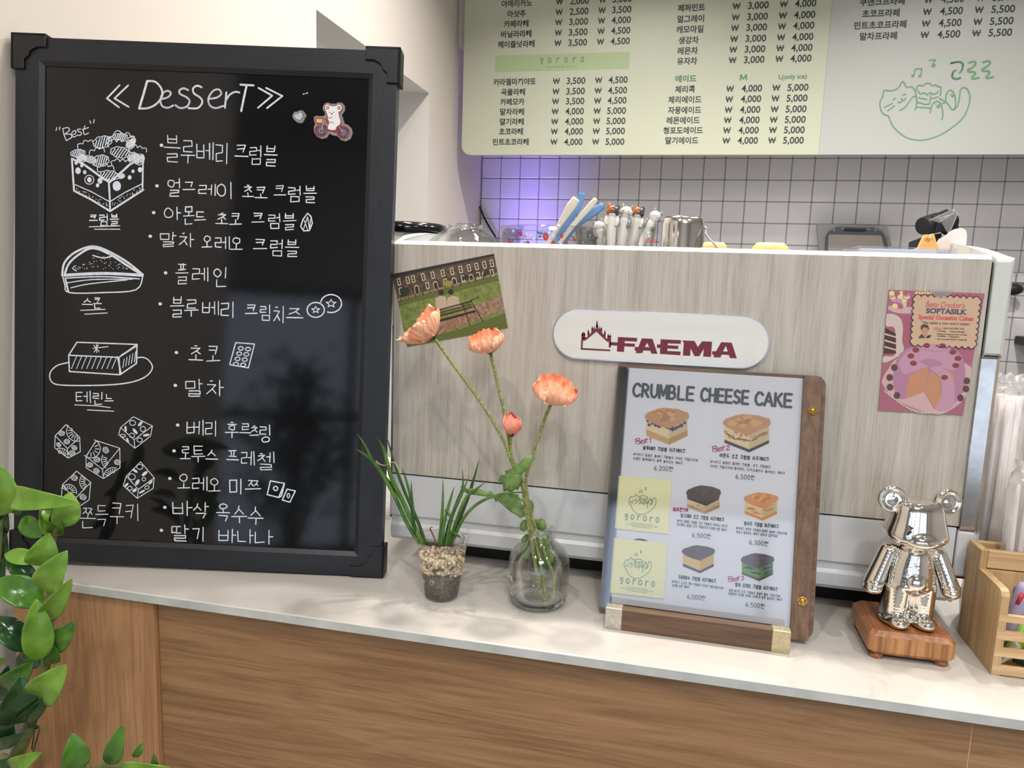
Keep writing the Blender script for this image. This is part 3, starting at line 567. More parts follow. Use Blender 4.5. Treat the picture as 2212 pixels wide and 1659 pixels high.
words(c2, [((963, 285), [('초', 1030, 248, 1110, 335), ('코', 1128, 248, 1205, 340)]), ((957, 467), [('말', 1012, 435, 1112, 528), ('차', 1128, 440, 1228, 526)]),
 ((970, 687), [('베', 1018, 662, 1112, 742), ('리', 1122, 665, 1194, 748), ('후', 1232, 672, 1310, 756), ('르', 1316, 678, 1374, 745), ('츠', 1368, 692, 1420, 758), ('링', 1424, 688, 1492, 782)]),
 ((950, 830), [('로', 985, 802, 1042, 880), ('투', 1046, 800, 1122, 892), ('스', 1124, 822, 1194, 890), ('프', 1240, 826, 1308, 894), ('레', 1320, 832, 1396, 910), ('첼', 1412, 838, 1505, 935)]),
 ((927, 983), [('오', 968, 955, 1038, 1045), ('레', 1050, 975, 1136, 1048), ('오', 1140, 980, 1208, 1060), ('미', 1255, 985, 1334, 1070), ('쯔', 1345, 992, 1434, 1055)]),
 ((899, 1143), [('바', 940, 1110, 1052, 1188), ('삭', 1055, 1115, 1142, 1202), ('옥', 1185, 1122, 1260, 1218), ('수', 1270, 1130, 1352, 1230), ('수', 1360, 1138, 1446, 1238)]),
 ((880, 1270), [('딸', 932, 1240, 1034, 1328), ('기', 1052, 1252, 1122, 1328), ('바', 1195, 1262, 1296, 1338), ('나', 1300, 1265, 1392, 1342), ('나', 1396, 1272, 1500, 1348)]),
 (None, [('테', 403, 500, 488, 562), ('린', 500, 505, 560, 572), ('느', 565, 515, 614, 565)])])
c5 = Crop(100, 890, 5.925)
words(c5, [(None, [('쫀', 400, 1240, 605, 1490), ('득', 600, 1200, 765, 1470), ('쿠', 788, 1165, 968, 1452), ('키', 985, 1185, 1180, 1400)])], 2.3)
for P in ([(480, 1120), (650, 1114)], [(510, 1133), (650, 1133)], [(432, 1583), (568, 1577)], [(455, 1604), (580, 1597)]): st_(c1, P, 2.2)
for P in ([(400, 575), (520, 580), (596, 590)], [(470, 603), (616, 610)]): st_(c2, P, 2.2)
# "<< DesserT >>" and "Best"
for P, w_ in (([(648, 335), (578, 408), (645, 458)], 4), ([(696, 336), (620, 408), (698, 455)], 4), ([(1418, 350), (1494, 393), (1415, 460)], 4), ([(1460, 350), (1550, 395), (1465, 462)], 4),
  ([(800, 316), (782, 380), (757, 464)], 5.5), (smooth([(800, 312), (845, 316), (880, 355), (882, 400), (850, 440), (805, 462), (757, 464)]), 4.6),
  (smooth([(878, 412), (915, 402), (932, 380), (915, 366), (890, 378), (874, 415), (884, 450), (915, 460), (945, 447)]), 4.2),
  (smooth([(1028, 362), (1003, 352), (980, 364), (984, 384), (1016, 400), (1036, 422), (1022, 452), (985, 462), (958, 446)]), 4.4),
  (smooth([(1102, 346), (1078, 338), (1056, 352), (1060, 380), (1096, 405), (1106, 432), (1080, 462), (1030, 462)]), 4.4),
  (smooth([(1140, 412), (1190, 402), (1212, 380), (1196, 358), (1165, 368), (1140, 408), (1148, 446), (1180, 462), (1222, 450)]), 4.2),
  ([(1240, 375), (1232, 460)], 4.4), (smooth([(1234, 428), (1256, 390), (1288, 372), (1312, 376)]), 4.2), ([(1318, 332), (1390, 336)], 4.6), ([(1352, 336), (1338, 400), (1322, 478)], 5)): st_(c1, P, w_)
for P in ([(300, 570), (296, 586)], [(318, 566), (314, 582)], [(484, 532), (488, 546)], [(508, 526), (504, 544)], [(334, 575), (340, 610), (352, 640)], smooth([(332, 576), (362, 570), (370, 586), (346, 606), (374, 606), (382, 624), (352, 642)]),
  smooth([(384, 612), (404, 602), (404, 588), (388, 592), (382, 612), (396, 622), (412, 612)]), smooth([(432, 578), (416, 580), (420, 592), (436, 598), (432, 612), (414, 612)]), smooth([(456, 560), (448, 590), (454, 608), (476, 600)]), [(440, 582), (476, 570)], [(1665, 385), (1672, 382)], [(1682, 382), (1690, 376)]): st_(c1, P, 2.2)
# drawings
c4 = Crop(100, 280, 7.54)
def blob(C, cx, cy, rx, ry, hatch=True, n=9, w_=1.9, rot=0, h=6):
    pts = []
    for i in range(n):
        a0 = 2*pi*i/n; a1 = 2*pi*(i+1)/n
        for k in range(5):
            t = k/5; a = a0+(a1-a0)*t; r = 1+.16*sin(pi*t); x, y = rx*r*cos(a), ry*r*sin(a); pts.append((cx+x*cos(rot)-y*sin(rot), cy+x*sin(rot)+y*cos(rot)))
    st_(C, pts, w_, True)
    if hatch:
        for i in range(h):
            t = (i+.5)/h*2-1; hh = sqrt(max(0, 1-t*t))*ry*.92; x = t*rx*.92
            p = [(x+hh*.5, -hh), (x-hh*.5, hh)]; st_(C, [(cx+a*cos(rot)-b*sin(rot), cy+a*sin(rot)+b*cos(rot)) for a, b in p], w_*1.35)
def scal(C, pts, w_=2., amp=.45):
    for (x0, y0), (x1, y1) in zip(pts, pts[1:]):
        L = math.hypot(x1-x0, y1-y0); nx, ny = (y1-y0)/L, -(x1-x0)/L
        st_(C, [(x0+(x1-x0)*t+nx*sin(pi*t)*L*amp, y0+(y1-y0)*t+ny*sin(pi*t)*L*amp) for t in (0, .15, .35, .5, .65, .85, 1)], w_)
for P, w_ in (([(380, 460), (395, 700), (415, 985)], 4.5), ([(415, 985), (700, 1130), (1005, 1318)], 4.5), ([(985, 850), (1000, 1100), (1005, 1315)], 4.5), ([(1005, 1318), (1280, 1140), (1550, 968)], 4.5), ([(1545, 400), (1542, 600), (1535, 960)], 4), ([(380, 460), (550, 535), (740, 670), (900, 790), (1000, 840)], 5), ([(1000, 840), (1150, 715), (1320, 560), (1545, 420)], 5), ([(430, 882), (700, 1000), (1000, 1165)], 2.4), ([(1008, 1160), (1250, 1010), (1520, 875)], 2.4)): st_(c4, P, w_)
for a in ((880, 185, 140, 85, True, 8, 1.9, -.2), (1170, 100, 110, 48, True, 7, 1.9, 0), (1345, 200, 62, 90, True, 7, 1.9, .2), (480, 370, 108, 55, True, 8, 1.9, -.1), (540, 450, 70, 60, True, 7, 1.9, .2), (850, 495, 125, 85, True, 8, 1.9, -.2), (680, 470, 90, 50, True, 7, 1.9, .3), (1170, 355, 145, 80, True, 8, 1.9, .15), (1380, 430, 80, 68, True, 7, 1.9, 0), (1480, 470, 78, 80, True, 7, 1.9, .2), (1000, 730, 140, 68, True, 8, 1.9, .15), (1190, 745, 50, 34, True, 6, 1.6, -.3)): blob(c4, *a)
for P in ([(480, 300), (560, 215), (645, 180), (730, 205)], [(665, 385), (750, 330), (830, 300), (915, 350)], [(985, 270), (1020, 170), (1110, 185), (1195, 180), (1290, 240)], [(1345, 360), (1365, 260), (1455, 280), (1530, 290), (1600, 350)], [(1035, 560), (1080, 490), (1165, 505), (1255, 510), (1330, 520)], [(870, 670), (800, 600), (880, 570), (975, 590), (1070, 650)], [(980, 160), (1040, 100), (1230, 70), (1340, 90), (1400, 160)]): scal(c4, P)
for x, y, r, f in ((480, 655, 56, 1), (590, 680, 34, 1), (665, 803, 74, 0), (665, 803, 46, 1), (800, 895, 34, 1), (1115, 905, 84, 1), (1380, 665, 30, 1), (1325, 765, 38, 1), (1495, 640, 44, 1), (450, 525, 34, 1), (540, 570, 32, 1), (840, 820, 50, 1)):
    if f: wr.disc(BS, uvs(c4, (x, y))[0], r*.9/7.54*K, BO, 0, 16, r*1.05/7.54*K)
    else: st_(c4, circ(x, y, r, r, 18), 2)
for i in range(34):
    t = random.random(); s_ = random.uniform(.2, .85); x, y = 430+t*550, 890+t*280+s_*110; wr.disc(BS, uvs(c4, (x, y))[0], 1.1*K, BO, 0, 6)
    x, y = 1020+t*500, 1150-t*275+s_*125; wr.disc(BS, uvs(c4, (x, y))[0], 1.1*K, BO, 0, 6)
st_(c1, smooth([(330, 1388), (342, 1320), (400, 1262), (500, 1228), (600, 1262), (700, 1322), (778, 1386)]), 5); st_(c1, smooth([(345, 1378), (370, 1320), (430, 1268), (500, 1238), (590, 1270), (690, 1334), (765, 1382)]), 5)
for P, w_ in (([(332, 1388), (345, 1440), (370, 1484), (560, 1484), (740, 1468), (778, 1386)], 3), ([(345, 1388), (560, 1378), (770, 1388)], 7), ([(345, 1404), (560, 1396), (758, 1408)], 3), ([(358, 1430), (500, 1412), (720, 1410)], 2.5), ([(378, 1458), (480, 1436), (690, 1414)], 2.5), ([(365, 1480), (348, 1410)], 4), ([(500, 1278), (560, 1292), (625, 1278)], 3), ([(405, 1335), (388, 1350), (410, 1365)], 2)): st_(c1, smooth(P), w_)
for i in range(70):
    t = random.uniform(-1, 1); x = 545+t*150; y = 1360-random.uniform(0, 1)*(1-abs(t))*100-6; wr.disc(BS, uvs(c1, (x, y))[0], 1.0*K, BO, 0, 6)
for P, w_ in (([(366, 300), (412, 228), (745, 240), (645, 312), (366, 300)], 3), ([(366, 300), (370, 390), (650, 408), (645, 312)], 3.2), ([(745, 240), (742, 345), (650, 408)], 3.2), ([(640, 318), (655, 400)], 4), ([(738, 250), (660, 300)], 4), ([(505, 245), (535, 280)], 2), ([(530, 242), (508, 282)], 2), ([(500, 262), (585, 252)], 2), ([(520, 240), (522, 285)], 2)): st_(c2, P, w_)
st_(c2, smooth([(366, 340), (300, 358), (262, 402), (275, 450), (340, 466), (550, 466), (700, 452), (790, 420), (830, 372), (812, 330), (780, 312), (745, 314)]), 3)
for i in range(9): x = 392+i*28; st_(c2, smooth([(x+18, 306), (x+4, 340), (x-10, 374)]), 1.8)
for i in range(5): x = 668+i*16; st_(c2, [(x+6, 320-i*10), (x-2, 370-i*8)], 1.8)
def seeds(C, L):
    for x, y, rx, ry, a, f in L:
        pts = [(x+rx*cos(t)*cos(a)-ry*sin(t)*sin(a), y+rx*cos(t)*sin(a)+ry*sin(t)*cos(a)) for t in [2*pi*i/12 for i in range(13)]]
        if f: wr.poly(BS, uvs(C, *pts[:-1]), BO)
        else: st_(C, pts, 1.8)
def cube(C, a, b, c_, d, e_, f_, g_): # outline hexagon a..f and the inner vertex g
    for P in ([a, b, c_, d, e_, f_, a], [b, g_], [f_, g_], [d, g_]): st_(C, P, 1.9)
cube(c5, (1090, 65), (925, 205), (900, 295), (1110, 470), (1310, 315), (1335, 185), (1100, 360))
seeds(c5, [(1080, 145, 38, 32, .2, 0), (1180, 155, 42, 18, -.8, 1), (990, 222, 40, 16, 1.5, 1), (1112, 252, 46, 18, .9, 1), (1212, 222, 34, 34, 0, 0), (1072, 305, 34, 28, .2, 0), (955, 308, 32, 18, .1, 0), (1015, 365, 34, 12, 1.1, 1), (1255, 302, 44, 16, -.2, 1), (1170, 365, 34, 28, 0, 0)])
cube(c5, (1182, 645), (1000, 830), (960, 950), (1140, 1115), (1345, 985), (1358, 850), (1155, 1000))
seeds(c5, [(1172, 710, 40, 32, .1, 0), (1110, 760, 42, 17, .6, 1), (1235, 797, 46, 20, -.7, 1), (1072, 838, 44, 40, 0, 0), (1225, 868, 24, 22, 0, 0), (1142, 908, 44, 22, -1, 1), (1000, 942, 36, 14, -.8, 1), (1045, 985, 30, 26, 0, 0), (1105, 1012, 34, 20, -.6, 1), (1310, 912, 38, 14, -.8, 1), (1265, 975, 28, 22, -.4, 0), (1200, 1030, 44, 14, -.5, 1)])
cube(c5, (225, 165), (85, 310), (78, 465), (250, 598), (408, 515), (400, 330), (242, 475))
cube(c5, (612, 372), (482, 575), (482, 722), (705, 860), (918, 722), (915, 470), (692, 742))
cube(c5, (360, 765), (178, 938), (165, 1100), (400, 1215), (520, 1135), (542, 910), (330, 1130))
def fan(C, cx, cy, r, a0, a1, n=7):
    st_(C, [(cx+r*cos(radians(a0+(a1-a0)*i/14)), cy+r*sin(radians(a0+(a1-a0)*i/14))) for i in range(15)], 1.8)
    for i in range(n): a = radians(a0+(a1-a0)*(i+.5)/n); st_(C, [(cx+r*.45*cos(a), cy+r*.45*sin(a)), (cx+r*.85*cos(a), cy+r*.85*sin(a))], 1.8)
fan(c5, 360, 250, 130, 75, 215); fan(c5, 150, 590, 120, -115, -20, 6); fan(c5, 545, 475, 120, -70, 135); fan(c5, 800, 620, 120, 120, 210, 5); fan(c5, 830, 840, 120, 190, 290, 6); fan(c5, 520, 900, 120, 120, 225, 6); fan(c5, 255, 1040, 105, -150, 10, 8)
for x, y, r in ((168, 278, 34), (235, 385, 34), (130, 425, 28), (330, 465, 32), (300, 535, 36), (735, 495, 38), (620, 615, 36), (530, 685, 34), (615, 760, 34), (885, 650, 36), (330, 850, 38), (442, 1098, 38)): blob(c5, x, y, r, r*.8, True, 5, 1.4, random.random(), 3)
st_(c1, [(1690, 1045), (1665, 1078), (1652, 1118), (1668, 1142), (1700, 1140), (1716, 1100), (1708, 1062), (1690, 1045)], 3)
for P in ([(1672, 1085), (1690, 1135)], [(1690, 1065), (1668, 1130)], [(1690, 1065), (1700, 1130)], [(1705, 1080), (1702, 1120)]): st_(c1, P, 2)
for x, y, r in ((1735, 1580, 48), (1820, 1545, 58)):
    st_(c1, circ(x, y, r, r*.86, 24, *((0, 360) if r < 50 else (-170, 110))), 3)
    for k in range(5): a = radians(72*k-90); b2 = radians(72*k-54); st_(c1, [(x+r*.5*cos(a), y+r*.4*sin(a)), (x+r*.2*cos(b2), y+r*.18*sin(b2)), (x+r*.5*cos(radians(72*k-18)), y+r*.4*sin(radians(72*k-18)))], 2)
st_(c2, [(1292, 230), (1396, 238), (1362, 370), (1258, 352)], 2.6, True)
for i in range(4):
    for k in range(2): st_(c2, circ(1320-i*9+k*40, 262+i*29+k*4, 14, 10, 10), 2.4)
for P in ([(1484, 996), (1562, 1010), (1530, 1088), (1466, 1072)], [(1576, 1042), (1622, 1052), (1592, 1114), (1550, 1102)]): st_(c2, P, 3, True)
st_(c2, circ(1513, 1038, 12, 12, 10), 3); st_(c2, circ(1584, 1078, 7, 12, 10), 2.6); st_(c2, [(1530, 1088), (1545, 1080), (1562, 1010)], 3)
wr.build('marker_writing', M['marker'], bb, label='white handwritten dessert list and cake sketches')
# two acrylic magnets on the board
c8 = Crop(600, 200, 8.508)
def mag(name, label, outer, loc, t=.0030):
    o = thing(name, label, 'magnet', tuple(BS.p(*BS.uv(*c8(loc)[0]), BO)))
    mb = MB().prism(BS, [BS.uv(*q) for q in c8(*outer)], BO+.0004, BO+t); mb.build('acrylic_base', M['acry'], o); return o
M['acry'] = mat('clear_acrylic_edge', srgb(150, 142, 138), .15, coat=.3)
def art(o, name, items, off):
    mb = MB(); ms = []
    for i, (kind, mm, pts, *w_) in enumerate(items):
        if M[mm] not in ms: ms.append(M[mm])
        k = ms.index(M[mm]); q = [BS.uv(*p) for p in c8(*pts)]
        if kind == 'f': mb.poly(BS, q, off+i*.00002, k)
        else: mb.stroke(BS, q, w_[0]*K/8.508, off+i*.00002, k)
    mb.build(name, ms, o)
ink('mred', 140, 44, 56); ink('mwhite', 236, 234, 236); ink('mblue', 170, 205, 220); ink('myel', 232, 190, 96); ink('mgrey', 178, 168, 186); ink('mdark', 60, 40, 46)
heart = [(360, 395), (385, 360), (425, 355), (450, 385), (445, 440), (402, 500), (340, 480), (295, 440), (292, 405), (325, 380)]
o = mag('heart_magnet', 'small pale blue heart magnet at the upper right of the blackboard', [(262, 400), (295, 345), (350, 340), (395, 315), (450, 320), (490, 365), (500, 430), (470, 510), (430, 552), (360, 545), (300, 500), (262, 450)], (380, 430))
art(o, 'printed_heart', [('f', 'mred', [(x+(x-370)*.16, y+(y-420)*.16) for x, y in heart]), ('f', 'mblue', heart)], BO+.0031)
out = [(820, 250), (850, 195), (910, 170), (965, 195), (1060, 195), (1110, 170), (1180, 180), (1225, 235), (1225, 320), (1170, 400), (1190, 470), (1215, 560), (1290, 590), (1350, 650), (1368, 740), (1330, 840), (1240, 885), (1150, 860), (1085, 790), (1000, 775), (940, 745), (890, 820), (800, 842), (710, 800), (660, 720), (655, 620), (680, 570), (655, 500), (655, 440), (700, 415), (800, 430), (865, 405), (850, 340), (822, 310)]
o = mag('bear_magnet', 'bear riding a red bicycle magnet at the upper right of the blackboard', out, (1010, 600))
def ring(x, y, r, m_, w_): return ('s', m_, circ(x, y, r, r, 22), w_)
it = [('f', 'mdark', circ(790, 690, 100, 100, 20)[:-1]), ('f', 'mdark', circ(1200, 725, 100, 100, 20)[:-1])]
for cx, cy in ((790, 690), (1200, 725)):
    it += [ring(cx, cy, 105, 'mred', 28), ring(cx, cy, 95, 'mgrey', 7)]
    for k in range(12): a = pi*k/6; it.append(('s', 'mgrey', [(cx+25*cos(a), cy+25*sin(a)), (cx+75*cos(a), cy+75*sin(a))], 9))
it += [('s', 'mred', [(870, 560), (900, 680), (1060, 710), (1160, 600)], 26), ('s', 'mred', [(1060, 710), (1200, 725)], 18), ('f', 'mred', [(1060, 650), (1160, 570), (1165, 610), (1100, 680)]),
 ('f', 'mred', [(682, 455), (830, 465), (815, 565), (705, 560)]), ('f', 'myel', [(700, 475), (815, 482), (805, 550), (715, 548)]),
 ('f', 'mred', [(845, 270), (860, 215), (915, 195), (970, 230), (1060, 230), (1110, 195), (1170, 215), (1190, 280), (1160, 340), (1125, 360), (1135, 430), (1165, 520), (1150, 590), (1080, 640), (1070, 690), (980, 695), (900, 670), (910, 600), (930, 560), (900, 500), (905, 450), (885, 380), (865, 320)]),
 ('f', 'mwhite', [(858, 270), (870, 225), (915, 207), (965, 242), (1062, 242), (1112, 207), (1160, 225), (1176, 280), (1148, 332), (1110, 350), (1122, 430), (1150, 520), (1138, 580), (1068, 630), (1058, 680), (980, 684), (912, 660), (922, 600), (945, 560), (916, 500), (922, 450), (898, 380), (878, 320)]),
 ('f', 'mred', circ(912, 272, 30, 34, 14)[:-1]), ('f', 'myel', circ(912, 272, 18, 22, 12)[:-1]), ('f', 'mred', circ(1122, 275, 30, 34, 14)[:-1]), ('f', 'myel', circ(1122, 275, 18, 22, 12)[:-1]),
 ('f', 'mdark', circ(948, 357, 10, 10, 8)[:-1]), ('f', 'mdark', circ(1025, 357, 10, 10, 8)[:-1]), ('f', 'mred', circ(987, 378, 13, 11, 10)[:-1]), ('s', 'mred', [(970, 402), (987, 385), (1000, 402)], 7),
 ('s', 'mred', [(900, 465), (950, 462), (1000, 450)], 9), ('s', 'mred', [(915, 500), (950, 535), (1025, 552)], 9), ('s', 'mred', [(840, 470), (905, 500), (900, 560)], 14), ('s', 'mgrey', [(840, 490), (800, 680)], 16), ('s', 'mgrey', [(870, 560), (905, 605)], 14), ('s', 'mgrey', [(1135, 635), (1205, 735)], 14)]
art(o, 'printed_bear', it, BO+.0031)
# ================================================================ menu board overhead
YM = onY(985, 100, ys).y-.03; MS = Surf((0, YM, 0))
mn = thing('menu_board', 'pale green overhead price board hanging above the tiled wall', 'menu board', (0, YM, 1.1))
zb = MS.uv(1500, 334)[1]; ml = MS.uv(1000, 200)[0]; mt = CEIL-.05; seam = MS.uv(1780, 200)[0]; rr = .035
pa = [(seam, zb), (seam, mt), (ml, mt)]+[(ml+rr-rr*cos(radians(t)), zb+rr-rr*sin(radians(t))) for t in range(0, 91, 15)]
MB().prism(MS, pa, -.024, 0).build('panel', M['menu_g'], mn, label='green-tinted left panel')
MB().prism(MS, [(seam+.0006, zb), (XR-.1, zb), (XR-.1, mt), (seam+.0006, mt)], -.024, 0).build('panel', M['menu_w'], mn, label='greyer right panel')
mm = MB(); A = Crop(960, 0, 3.3515); B = Crop(1552, 0, 3.3515); MO = .0006
def mu(C, x, y): return MS.uv(*C((x, y))[0])
SZ = .0305
W = '₩'
def row(C, name, nx, ny, prices, PC=None, m=0):
    u, v = mu(C, nx, ny); u0 = u; typ(mm, MS, name, (u, v), .0272, MO, m, .022, width=len(name)*.0238)
    for t, x in prices:
        if t == W:
            h_ = .0105; w_ = .0115
            mm.stroke(MS, [(x-w_, v+h_), (x-w_*.5, v-h_), (x, v+h_*.8), (x+w_*.5, v-h_), (x+w_, v+h_)], .0034, MO, m, False); mm.stroke(MS, [(x-w_*1.15, v+.001), (x+w_*1.15, v+.001)], .0024, MO, m, False)
        else: typ(mm, MS, t, (x, v), .0330, MO, m, .016, width=.0705)
p1 = [mu(A, 822, 310)[0], mu(A, 965, 306)[0], mu(A, 1130, 303)[0], mu(A, 1272, 302)[0]]
p2 = [mu(B, 102, 438)[0]-.0, mu(B, 258, 438)[0], mu(B, 440, 433)[0], mu(B, 596, 432)[0]]
p2b = [mu(B, 78, 720)[0], mu(B, 235, 720)[0], mu(B, 412, 720)[0], mu(B, 568, 720)[0]]
p3 = [mu(B, 1503, 168)[0], mu(B, 1677, 165)[0], mu(B, 1877, 160)[0], mu(B, 2050, 157)[0]]
for nm, x, y, a, b in (('아메리카노', 525, 25, '2,000', '3,000'), ('아샷추', 522, 100, '2,500', '3,500'), ('카페라떼', 520, 173, '3,000', '4,000'), ('바닐라라떼', 520, 247, '3,500', '4,500'), ('헤이즐넛라떼', 520, 321, '3,500', '4,500'),
   ('카라멜마끼야또', 508, 593, '3,500', '4,500'), ('곡물라떼', 497, 667, '3,500', '4,500'), ('카페모카', 492, 738, '3,500', '4,500'), ('말차라떼', 490, 810, '4,000', '5,000'), ('딸기라떼', 488, 882, '4,000', '5,000'), ('초코라떼', 482, 953, '4,000', '5,000'), ('민트초코라떼', 480, 1028, '4,000', '5,000')):
    row(A, nm, x, y, [(W, p1[0]), (a, p1[1]), (W, p1[2]), (b, p1[3])])
for nm, x, y in (('페퍼민트', 1788, 57), ('얼그레이', 1782, 137), ('캐모마일', 1777, 213), ('생강차', 1768, 292), ('레몬차', 1762, 368), ('유자차', 1757, 443)): row(A, nm, x, y, [(W, p2[0]), ('3,000', p2[1]), (W, p2[2]), ('4,000', p2[3])])
for nm, x, y in (('체리콕', 1742, 647), ('체리에이드', 1740, 722), ('자몽에이드', 1738, 798), ('레몬에이드', 1728, 872), ('청포도에이드', 1727, 945), ('딸기에이드', 1718, 1018)): row(A, nm, x, y, [(W, p2b[0]), ('4,000', p2b[1]), (W, p2b[2]), ('5,000', p2b[3])])
for nm, x, y in (('쿠앤크프라페', 1185, 12), ('초코프라페', 1175, 97), ('민트초코프라페', 1170, 181), ('말차프라페', 1157, 262)): row(B, nm, x, y, [(W, p3[0]), ('4,500', p3[1]), (W, p3[2]), ('5,500', p3[3])])
u, v = mu(A, 1747, 570); typ(mm, MS, '에이드', (u, v), SZ*.86, MO, 1, .03, width=.076); u = mu(B, 180, 565)[0]; glyph(mm, MS, 'M', (u-.0115, v+.0105, u+.0115, v-.0105), .0038, MO, 1, 0, False); typ(mm, MS, 'L(only ice)', (mu(B, 537, 563)[0], v), SZ*.75, MO, 1, .012)
q = [mu(A, *t) for t in ((370, 398), (1343, 380), (1337, 502), (367, 518))]; bx0 = (q[0][0]+q[3][0])/2; bx1 = (q[1][0]+q[2][0])/2; bz1 = (q[0][1]+q[1][1])/2; bz0 = (q[2][1]+q[3][1])/2
mm.poly(MS, [(bx0, bz0), (bx1, bz0), (bx1, bz1), (bx0, bz1)], MO-.0003, 2)
def gororo(mb, S, c, wid, h, wd, off, m):
    for i, ch in enumerate('gororo'):
        x = c[0]-wid/2+wid*(i/5); hh = h; glyph(mb, S, ch, (x-h*.33, c[1]+h*.5, x+h*.33, c[1]-h*.5), wd, off, m, .03)
uc, vc = mu(A, 850, 435); gororo(mm, MS, (uc, vc), mu(A, 995, 435)[0]-mu(A, 700, 435)[0], .018, .0026, MO, 3)
typ(mm, MS, 'crumble & cookie', (uc, mu(A, 850, 482)[1]), .008, MO, 3, .0, width=.118, sp=1.2)
CAT = [smooth([(1232, 840), (1195, 825), (1173, 790), (1170, 740), (1188, 700), (1200, 655), (1250, 658), (1300, 638), (1328, 594), (1345, 600), (1362, 632), (1395, 628), (1420, 650), (1430, 685), (1436, 740), (1425, 795)]),
 [(1430, 700), (1412, 697), (1385, 730), (1350, 780), (1310, 800)], smooth([(1432, 655), (1440, 625), (1462, 618), (1480, 622), (1500, 605), (1528, 605), (1550, 620), (1572, 615), (1590, 628), (1610, 632), (1606, 690)]),
 [(1440, 740), (1500, 757), (1532, 750)], [(1435, 776), (1530, 782)], smooth([(1445, 658), (1460, 680), (1490, 673), (1512, 686), (1530, 672), (1555, 682), (1580, 675), (1590, 660)]), [(1450, 708), (1508, 720)], [(1538, 690), (1530, 738)], [(1545, 716), (1590, 700)],
 smooth([(1532, 815), (1545, 765), (1565, 738), (1592, 735), (1612, 758), (1622, 800), (1624, 845), (1614, 868)]), smooth([(1600, 712), (1640, 740), (1612, 752)]), smooth([(1645, 738), (1650, 680), (1675, 653), (1700, 668), (1713, 705), (1716, 760), (1705, 792), (1688, 790), (1668, 762), (1645, 738)]),
 smooth([(1705, 792), (1732, 762), (1745, 705), (1752, 650), (1775, 635), (1803, 648), (1820, 700), (1810, 770), (1772, 850), (1702, 915), (1620, 970), (1540, 1002), (1470, 1015), (1385, 1005), (1320, 970), (1268, 920), (1242, 870), (1232, 840)]),
 [(1265, 722), (1280, 712)], [(1335, 688), (1355, 682)], [(1300, 740), (1320, 742), (1330, 725), (1322, 712)], [(1330, 725), (1345, 728), (1355, 710)], [(1200, 778), (1260, 748)], [(1225, 803), (1275, 765)],
 [(1412, 552), (1425, 500), (1472, 498), (1465, 548)], [(1526, 438), (1572, 432), (1550, 465), (1568, 470), (1560, 485), (1545, 478), (1548, 470)]]
CATD = [(1592, 770, 15), (1572, 752, 5), (1696, 692, 13), (1680, 680, 5), (1406, 550, 11), (1458, 550, 11)]
def cat(mb, S, f, wd, k, off, m):
    for l in CAT: mb.stroke(S, [f(*p) for p in l], wd, off, m)
    for x, y, r in CATD: mb.disc(S, f(x, y), r*k, off, m, 10)
k = (mu(B, 1820, 800)[0]-mu(B, 1170, 800)[0])/650
cat(mm, MS, lambda x, y: mu(B, x, y), .0043, k, MO, 4)
for P in ([(1683, 458), (1740, 448), (1768, 462), (1765, 500), (1748, 525)], [(1720, 510), (1700, 520), (1693, 558), (1720, 572), (1750, 565)]): mm.stroke(MS, [mu(B, *p) for p in smooth(P)], .0066, MO, 4)
for dx, dy in ((0, 0), (104, -5)): mm.stroke(MS, [mu(B, x+dx, y+dy) for x, y in smooth([(1812, 456), (1850, 446), (1862, 462), (1835, 490), (1806, 506), (1812, 518), (1850, 522), (1858, 536), (1835, 560), (1845, 571), (1885, 562)])], .0066, MO, 4)
mm.build('printed_prices', [M['ink'], M['gink'], M['band'], M['gink'], M['gline']], mn, label='printed drink names, prices and green cat logo')
# ================================================================ postcard on the machine
s6 = Crop(820, 380, 2.9892)
def onP(S, cs):
    """bilinear map of a unit square onto four photo corners TL TR BR BL"""
    a, b, c_, d = [S.uv(*q) for q in cs]
    return lambda x, y: ((a[0]*(1-x)+b[0]*x)*(1-y)+(d[0]*(1-x)+c_[0]*x)*y, (a[1]*(1-x)+b[1]*x)*(1-y)+(d[1]*(1-x)+c_[1]*x)*y)
pc = [(848.5, 592), (1067.5, 548), (1097.5, 708), (880, 749)]
f = onP(PF, pc); po = thing('postcard', 'tilted colour photo card of a couple on a park bench, stuck to the machine', 'postcard', tuple(PF.p(*f(.5, .5))))
MB().prism(PF, [f(0, 0), f(1, 0), f(1, 1), f(0, 1)], .0003, .0010).build('card', M['cream'], po)
pm = MB(); PMs = []
def L(m_, pts, k=0, mb=None):
    if M[m_] not in PMs: PMs.append(M[m_])
    pm.poly(PF, [f(*p) for p in pts], .0011+k*.00004, PMs.index(M[m_]))
M['pgrass'] = noisy(mat('print_grass', srgb(110, 128, 60), .35), srgb(92, 106, 48), srgb(138, 150, 78), (1, 1, 1), 160, lo=.3, hi=.7)
M['pbrick'] = noisy(mat('print_brick_houses', srgb(84, 70, 56), .35), srgb(48, 42, 38), srgb(112, 92, 72), (1, 1, 1), 90, lo=.35, hi=.65)
M['ppath'] = noisy(mat('print_path', srgb(150, 118, 96), .35), srgb(128, 98, 80), srgb(168, 138, 114), (1, 1, 1), 200, lo=.4, hi=.6)
ink('proof', 46, 42, 40); ink('pwin', 206, 190, 160); ink('pdark', 40, 38, 34); ink('pshirt', 190, 170, 148); ink('pbush', 48, 54, 34); ink('pyel', 150, 140, 56); ink('pshade', 92, 104, 46); ink('pskin', 150, 112, 90)
L('pgrass', [(0, 0), (1, 0), (1, 1), (0, 1)]); L('pbrick', [(0, 0), (1, 0), (1, .25), (0, .33)], 1); L('proof', [(0, 0), (1, 0), (1, .03), (0, .055)], 2); L('pshade', [(0, .33), (1, .25), (1, .36), (0, .44)], 1)
